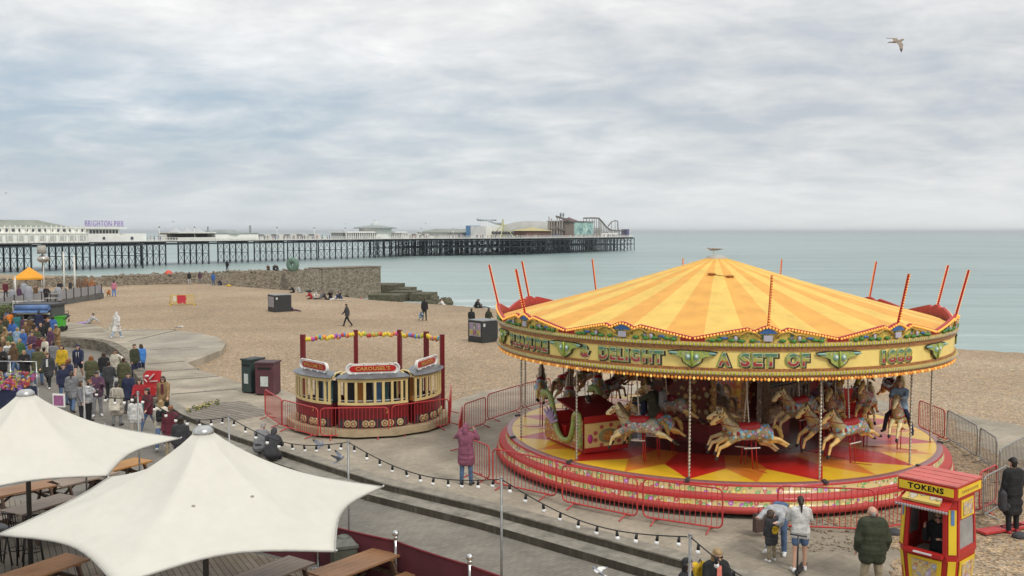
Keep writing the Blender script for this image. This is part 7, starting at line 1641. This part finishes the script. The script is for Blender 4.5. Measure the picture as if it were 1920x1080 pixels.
p = onT(82, 520, 100); t = thing('silver_sculpture', 'shiny silver dish shaped sculpture on a tall pole on the terrace', 'lamp', p); MB().tube([(0, 0, 0), (0, 0, 4.9)], .06, 8).build('pole', M_pw2, t); MB().ball((0, 0, 3.95), (.62, .62, .42), 18, 12).build('dish', mat('dish_silver', (.60, .56, .50), .18, metal=.8, var=.35, vscale=2), t); MB().tube([(-.15, 0, 4.5), (-.15, 0, 5.4)], [.45, .40], 10).build('top_drum', mat('drum_stone', (.38, .36, .32), .8), t)  # a silver sculpture on a pole with a grey drum above, no light source
for px, yt, lab in ((120, 474, 'left one of the two white terrace poles'), (140, 480, 'right one of the two white terrace poles'), (28, 520, 'thin white terrace pole left of the orange gazebo')):
    Y = 99; p = onT(px, 520, Y); zt = atY(px, yt, Y).z; t = thing('terrace_pole', lab, 'pole', p, 0, 'white poles on the terrace'); MB().tube([(0, 0, 0), (0, 0, zt-tz)], .09, 8).build('pole', M_pw2, t); MB().ball((0, 0, zt-tz), .11, 8, 6).build('finial', M_pw2, t)
for px, Y, lab, cx in ((152, 101, 'dark brown timber screen on the terrace corner', (.16, .09, .05)), (166, 102, 'orange brown timber screen at the terrace corner', (.42, .16, .06))):
    p = onT(px, 520, Y); t = thing('timber_screen', lab, 'screen', p, R(10)); M_ = mat('screen_%d' % px, cx, .7, var=.25); b = MB()
    for k in range(7): b.box((-.6+.2*k, 0, .7+.1*(k % 3)), (.13, .04, 1.4+.2*(k % 3)))
    b.build('slat', M_, t)['kind'] = 'stuff'; MB().box((0, .04, .5), (1.4, .05, .1)).box((0, .04, 1.1), (1.4, .05, .1)).build('rail', M_, t)
for px, Y, lab, col in ((112, 97, 'person in black standing by the terrace edge', 'black'), (132, 99, 'person in black and white between the terrace poles', 'charcoal'), (66, 90, 'person in brown seated on the terrace', 'brown'), (86, 88, 'person in black at a terrace table', 'black'), (10, 96, 'person in maroon at the far left of the terrace', 'maroon'), (35, 88, 'person in plum among the grey covers', 'plum')):
    person(lab, onT(px, 530, Y), random.uniform(0, 360), random.choice(('stand', 'wait')), 1.7, ('jacket', col), ('trousers', 'black'), ('short', 'brown'), lod=2, group='people on the terrace')
for i, (px, Y) in enumerate(((95, 86), (70, 83), (36, 82), (12, 86), (98, 92))):
    t = thing('terrace_table', ['pale terrace table nearest the balustrade', 'pale terrace table below the tall cover', 'pale terrace table among the covers', 'pale terrace table at the left edge', 'pale terrace table under the poles'][i], 'table', onT(px, 530, Y), .4*i, 'white terrace tables'); MB().box((0, 0, .73), (1.1, .7, .04)).build('tabletop', mat('terrace_top', (.36, .34, .31), .6), t)
    for sx in (-1, 1): MB().box((sx*.4, 0, .36), (.05, .05, .72)).build('leg', M_kd if False else M_iron, t)
t = thing('stone_pillar', 'pale stone pillar at the street end of the terrace wall', 'pillar', (TXW+.1, 70, 0), R(8)); MB().prism([(-.5, -.45), (.5, -.45), (.42, .45), (-.42, .45)], -.5, 1.55).build('shaft', stone_mat('pale_stone', (.36, .35, .29), (.50, .49, .42), (.62, .61, .54), 3.0), t); MB().box((0, 0, 1.6), (1.15, 1.0, .12)).build('coping', M_pw2, t)
# plants spilling over at the far left
m = MB()
for i in range(260): p = onT(random.uniform(-5, 22), 550, random.uniform(74, 80)); m.ball((p.x, p.y, tz+random.uniform(.1, .9)), (random.uniform(.06, .16), random.uniform(.06, .16), .05), 5, 4, rot=Euler((random.random()*3, random.random()*3, 0)).to_matrix())
o = m.build('shrub', mat('shrub_leaf', (.10, .125, .045), .8, var=.4, vscale=3)); tag(o, 'low olive green shrub spilling over the terrace at the left edge', 'shrub')
# kiosk with the rolled blue awning
kp = at(66, 624, 0); t = thing('kiosk', 'dark street kiosk with a rolled blue awning and an open hatch', 'kiosk', (kp.x-.25, kp.y+1.3, 0), R(-6), None, .84); M_kd = mat('kiosk_dark', (.075, .08, .075), .7, var=.2)
b = MB(); b.box((-1.35, 0, 1.1), (.9, 1.8, 2.2)).box((1.35, 0, 1.1), (.5, 1.8, 2.2)).box((0, .85, 1.1), (2.8, .1, 2.2)).box((0, 0, .5), (2.6, 1.7, 1.0)); b.build('wall', M_kd, t); MB().box((0, 0, 2.27), (3.5, 2.0, .14)).build('roof', mat('kiosk_roof', (.07, .07, .075), .8), t); MB().box((0, -.93, 1.03), (2.9, .3, .05)).build('counter', M_pw2, t)
MB().tube([(-1.45, -1.1, 2.0), (1.5, -1.1, 2.06)], .24, 12).slab([(-1.5, -1.0, 1.9), (1.5, -1.0, 1.95), (1.55, -1.5, 1.66), (-1.5, -1.5, 1.62)], (0, 0, .04), 1).build('awning', mat('awning_blue', (.10, .18, .36), .7, var=.2, vscale=2), t); MB().box((0, -1.0, 1.55), (2.9, .05, .16)).build('valance', M_pw2, t); MB().box((-.8, -.94, .65), (.55, .04, .6)).build('menu_board', mat('menu_pale', (.45, .46, .48), .6, var=.2, vscale=6), t)
p = at(92, 622, 0); t = thing('maroon_board', 'upright maroon board standing between the kiosk and the green cart', 'board', p, R(-10)); MB().box((0, 0, .85), (.75, .08, 1.5)).build('panel', mat('board_maroon', (.12, .03, .04), .6), t); MB().box((0, 0, .05), (.85, .4, .1)).build('foot', M_kd, t)
p = at(110, 621, 0); t = thing('green_cart', 'bright green wheeled cart on the promenade', 'cart', p, R(12)); M_gc = mat('cart_green', (.06, .38, .03), .5, var=.1); MB().prism([(-.42, -.35), (.38, -.35), (.42, .35), (-.42, .35)], .35, 1.0).build('tub', M_gc, t); MB().box((0, 0, 1.03), (.95, .8, .07)).build('lid', M_gc, t)
for sx in (-.3, .32): MB().tube([(sx, -.42, .2), (sx, -.34, .2)], .2, 14).tube([(sx, .34, .2), (sx, .42, .2)], .2, 14).build('wheel', mat('tyre_black', (.02, .02, .02), .7), t)
MB().box((0, 0, .3), (.8, .6, .1)).tube([(.4, -.2, .8), (.75, -.2, 1.1), (.75, .2, 1.1), (.4, .2, .8)], .02, 6).build('chassis', M_kd, t)
p = at_beach(124, 604); t = thing('buggy', 'small dark buggy pushed above the green cart', 'pushchair', p, R(200)); MB().tube([(-.2, .3, .9), (-.2, -.2, .3)], .02, 6).tube([(.2, .3, .9), (.2, -.2, .3)], .02, 6).tube([(-.2, .3, .9), (.2, .3, .9)], .02, 6).build('frame', M_blk, t); MB().ball((0, 0, .5), (.2, .28, .2), 10, 8).build('seat', CL['charcoal'], t)
for sx in (-.2, .2): MB().tube([(sx-.02, -.2, .12), (sx+.02, -.2, .12)], .12, 12).tube([(sx-.02, .2, .12), (sx+.02, .2, .12)], .12, 12).build('wheel', mat('tyre_black', (.02, .02, .02)), t)
p = at(8, 604, RZ); t = thing('street_stall', 'dark green shuttered stall at the left edge below the terrace', 'stall', p+Vector((-1.2, 1.5, 0)), R(8), None, .60); MB().box((0, 0, 1.2), (3.4, 2.2, 2.4)).build('wall', mat('stall_green', (.045, .07, .06), .6, var=.2), t); MB().box((0, 0, 2.45), (3.8, 2.6, .12)).slab([(-1.9, -1.3, 2.4), (1.9, -1.3, 2.4), (1.9, -2.0, 2.1), (-1.9, -2.0, 2.1)], (0, 0, .05), 1).build('roof', mat('stall_roof', (.12, .13, .10), .8, var=.3), t); m = MB()
for k in range(6): m.box((0, -1.12, .5+.3*k), (3.0, .04, .05))
m.build('shutter', mat('shutter_grey', (.16, .19, .18), .6), t)['kind'] = 'stuff'
for px, lab in ((27, 'left grey post by the dark stall'), (34, 'right grey post beside the blue awning kiosk')): p = at(px, 612, RZ); t = thing('grey_post', lab, 'post', p, 0, 'grey posts by the stalls'); MB().tube([(0, 0, 0), (0, 0, 1.9)], .09, 8).build('pole', mat('post_paint', (.42, .42, .40), .7), t); MB().ball((0, 0, 1.9), .11, 8, 6).build('finial', mat('post_paint', (.42, .42, .40), .7), t)
# souvenir stall heaped with bright toys
p = at(14, 778, RZ); t = thing('souvenir_stall', 'street souvenir stand heaped with bright inflatable toys at the left edge', 'stall', (p.x-.1, p.y, RZ), R(-4)); MB().box((0, 0, .55), (2.2, 1.0, 1.1)).build('table', CL['navy'], t); b = MB()
for x in (-1.1, .0, 1.1): b.tube([(x, .45, 0), (x, .45, 2.1)], .025, 6)
for z in (1.5, 2.1): b.tube([(-1.1, .45, z), (1.1, .45, z)], .02, 6)
b.build('rack', M_alu, t); m = MB()
for i in range(260):
    x = random.uniform(-1.15, 1.1); row = random.random(); y = random.uniform(-.6, .5); z = 1.12+(y+.6)*.45+random.uniform(-.06, .06); m.mat(random.randrange(8)); s_ = random.uniform(.03, .10)
    if random.random() < .5: m.box((x, y, z), (s_*1.8, s_, s_*1.6), random.random()*3)
    else: m.ball((x, y, z), (s_, s_*random.uniform(.5, 1), s_*random.uniform(.5, 1.1)), 7, 6, rot=Euler((random.random()*3, random.random()*3, random.random()*3)).to_matrix())
m.build('toy_heap', [mat('toy_%d' % i, c, .6, var=.3, vscale=9) for i, c in enumerate(((.50, .36, .05), (.42, .08, .20), (.20, .10, .28), (.36, .05, .05), (.24, .32, .08), (.09, .17, .36), (.48, .20, .05), (.42, .42, .40)))], t)['kind'] = 'stuff'
p = at(62, 772, RZ); t = thing('white_sack', 'big white sack of goods hanging at the end of the souvenir stand', 'sack', p, .2); m = MB(); m.cap((0, 0, .25), (.0, 0, .95), .30, .20, 12); m.cap((.05, 0, .9), (-.1, 0, 1.2), .2, .12, 10); me = remesh(m, .04, 2, 'sack'); me.materials.append(CL['white']); link('bag', me, t); MB().ball((-.12, -.05, 1.35), (.22, .15, .14), 10, 7).ball((.1, 0, 1.42), (.18, .14, .12), 10, 7).build('bundle', mat('bundle_lilac', (.36, .34, .48), .8, var=.4, vscale=12), t)
p = at(112, 800, RZ); t = thing('price_board', 'small white edged mauve notice board behind the farther canopy', 'sign', p, R(-10)); MB().box((0, 0, 1.0), (.50, .04, .5)).build('board', M_pw, t); MB().box((0, -.026, 1.0), (.40, .012, .38)).build('notice', mat('notice_mauve', (.34, .12, .26), .6, var=.2, vscale=9), t); MB().tube([(0, .03, 0), (0, .03, .8)], .025, 6).build('leg', M_alu, t)
# red parasol on the groyne
P = at(316, 525, .3); P = Vector((-54+.685*10-.729, 127+.729*10, .95)); s0 = ((316-960)/FPX); s = (127*s0+54)/(.685-s0*.729); P = Vector((-54+.685*s, 127+.729*s, .9)); t = thing('parasol', 'small red parasol tilted on the groyne at the left', 'parasol', P, 0, None, .5); MB().lathe([(1.05, .55), (.9, .95), (.5, 1.22), (.02, 1.32)], 12).build('canopy', mat('parasol_red', (.62, .09, .05), .6), t); MB().tube([(0, 0, 0), (0, 0, 1.3)], .03, 6).build('pole', M_pw2, t); t.rotation_euler = (R(50), 0, R(10))
# small things lying on the beach
for px, py, lab, c in ((579, 548, 'dark bag lying on the shingle above the beach group', 'black'), (608, 549, 'small dark bundle by the beach group', 'charcoal'), (429, 537, 'yellow and blue bag by the white coat', 'mustard'), (636, 563, 'pale towel spread under the beach group', 'cream'), (515, 598, 'x', 'black')):
    if lab == 'x': continue
    o = MB().ball((0, 0, .1), (.35 if 'towel' not in lab else .9, .3, .16 if 'towel' not in lab else .03), 9, 6).build('beach_bag' if 'towel' not in lab else 'towel', CL[c]); o.location = at_beach(px, py); tag(o, lab, 'bag' if 'towel' not in lab else 'towel')
# ================================================================ BIRDS
M_gw = mat('gull_white', (.72, .71, .69), .7, var=.06); M_gg = mat('gull_grey', (.30, .31, .34), .7, var=.1); M_gb_ = mat('gull_brown', (.28, .23, .18), .8, var=.25, vscale=20); M_gk = mat('gull_black', (.03, .03, .032), .7); M_beak = mat('beak', (.55, .36, .06), .5); M_pg = mat('pigeon_grey', (.22, .24, .29), .7, var=.15, vscale=14)
def bird(name, label, loc, rot, s, wl, wr, body, wing, tip, flying=True, grp=None):
    t = thing(name, label, 'bird', loc, 0, grp, s); t.rotation_euler = rot; m = MB()
    m.cap((.14, 0, .01), (-.16, 0, 0), .062, .045, 10); m.cap((.14, 0, .02), (.22, 0, .045), .05, .04, 10); m.cap((.24, 0, .05), (.26, 0, .05), .042, .036, 10); m.cap((-.16, 0, 0), (-.28, 0, .0), .04, .018, 8)
    me = remesh(m, .012, 2, 'body'); me.materials.append(body); link('body', me, t); MB().tube([(.285, 0, .045), (.345, 0, .03)], [.014, .004], 6).build('beak', M_beak, t)
    MB().slab([(-.22, -.03, .0), (-.22, .03, .0), (-.37, .075, .0), (-.39, 0, .0), (-.37, -.075, .0)], (0, 0, 1), .010).build('tail', wing, t)
    for s_, up in ((-1, wl), (1, wr)):
        m = MB(); u1, u2 = R(up[0]), R(up[1]); e = Vector((0, s_*.24*math.cos(u1), .24*math.sin(u1))); w = e+Vector((-.10, s_*.36*math.cos(u2), .36*math.sin(u2))); a = Vector((.11, s_*.03, .02)); c_ = Vector((-.10, s_*.03, .015)); md = e.lerp(w, .55)
        up_ = Vector((0, 0, .012)); A = [a, c_, e+Vector((-.07, 0, 0)), e+Vector((.13, 0, 0)), md+Vector((-.05, 0, 0)), md+Vector((.08, 0, 0)), w]
        if not flying:
            m.mat(0).cap((.10, s_*.045, .02), (-.18, s_*.04, .015), .042, .024, 8); m.mat(1).cap((-.18, s_*.035, .02), (-.36, s_*.015, .01), .02, .008, 6); m.build('wing', [wing, tip], t); continue
        for q, (idx, mi_) in enumerate((((0, 1, 2, 3), 0), ((3, 2, 4, 5), 0), ((5, 4, 6), 1))): m.mat(mi_).slab([A[i] for i in idx], up_, 1)
        m.build('wing', [wing, tip], t)
    if not flying:
        m = MB(); [m.tube([(.0, s_*.03, -.05), (.01, s_*.03, -.16), (.05, s_*.035, -.165)], .007, 5) for s_ in (-1, 1)]; m.build('leg', M_beak, t)
    return t
bird('gull', 'brown and white gull flying across the open sky at the top right', atY(1682, 78, 30), (R(-8), R(-8), R(12)), .82, (-50, -72), (48, 22), M_gb_, M_gb_, M_gk)
bird('gull', 'gull perched on the very top of the carousel canopy', Vector((CX-.10, CY-.05, 6.41)), (0, 0, R(200)), .8, (-72, -80), (-72, -80), M_gg, M_gb_, M_gk, False)
bird('pigeon', 'grey pigeon landing just in front of the tram barriers', atY(600, 836, 22), (R(30), R(-40), R(60)), .5, (48, 70), (40, 62), M_pg, M_pg, M_gk, grp='pigeons flying over the paving'); bird('pigeon', 'grey pigeon with raised wings beside the slim light post', atY(637, 862, 21.5), (R(20), R(-30), R(-10)), .5, (56, 70), (30, 55), M_pg, M_pg, M_gk, grp='pigeons flying over the paving')
bird('pigeon', 'pale pigeon at the bottom edge below the step', atY(1122, 1072, 17), (R(10), R(-20), R(150)), .5, (20, 10), (14, 4), M_pg, M_gw, M_gg, grp='pigeons flying over the paving')
bird('gull', 'white gull standing on the concrete pad edge', at(337, 618, 0)+Vector((0, 0, .17)), (0, 0, R(60)), 1.1, (-72, -80), (-72, -80), M_gw, M_gg, M_gk, False)
for px, py, Y, lab in ((325, 416, 260, 'distant dark gull above the pier near the big lettering'), (11, 362, 260, 'distant gull in the sky at the far left'), (648, 420, 330, 'distant gull above the pier left of the cupola'), (798, 419, 340, 'distant gull above the pier right of the cupola')):
    bird('gull', lab, atY(px, py, Y), (R(20), 0, R(40)), 1.3, (30, 5), (24, 0), M_gg, M_gg, M_gk, grp='distant gulls over the pier')

# ================================================================ AIR
hz = bpy.data.materials.new('sea_haze'); hz.use_nodes = True; hz.node_tree.nodes.clear(); ho = hz.node_tree.nodes.new('ShaderNodeOutputMaterial'); pv = hz.node_tree.nodes.new('ShaderNodeVolumePrincipled')
pv.inputs['Color'].default_value = (.86, .90, .94, 1); pv.inputs['Density'].default_value = .0001; pv.inputs['Anisotropy'].default_value = .25; hz.node_tree.links.new(pv.outputs[0], ho.inputs['Volume'])
MB().box((0, 12950, 12), (45000, 26200, 46)).build('haze', hz)['kind'] = 'stuff'
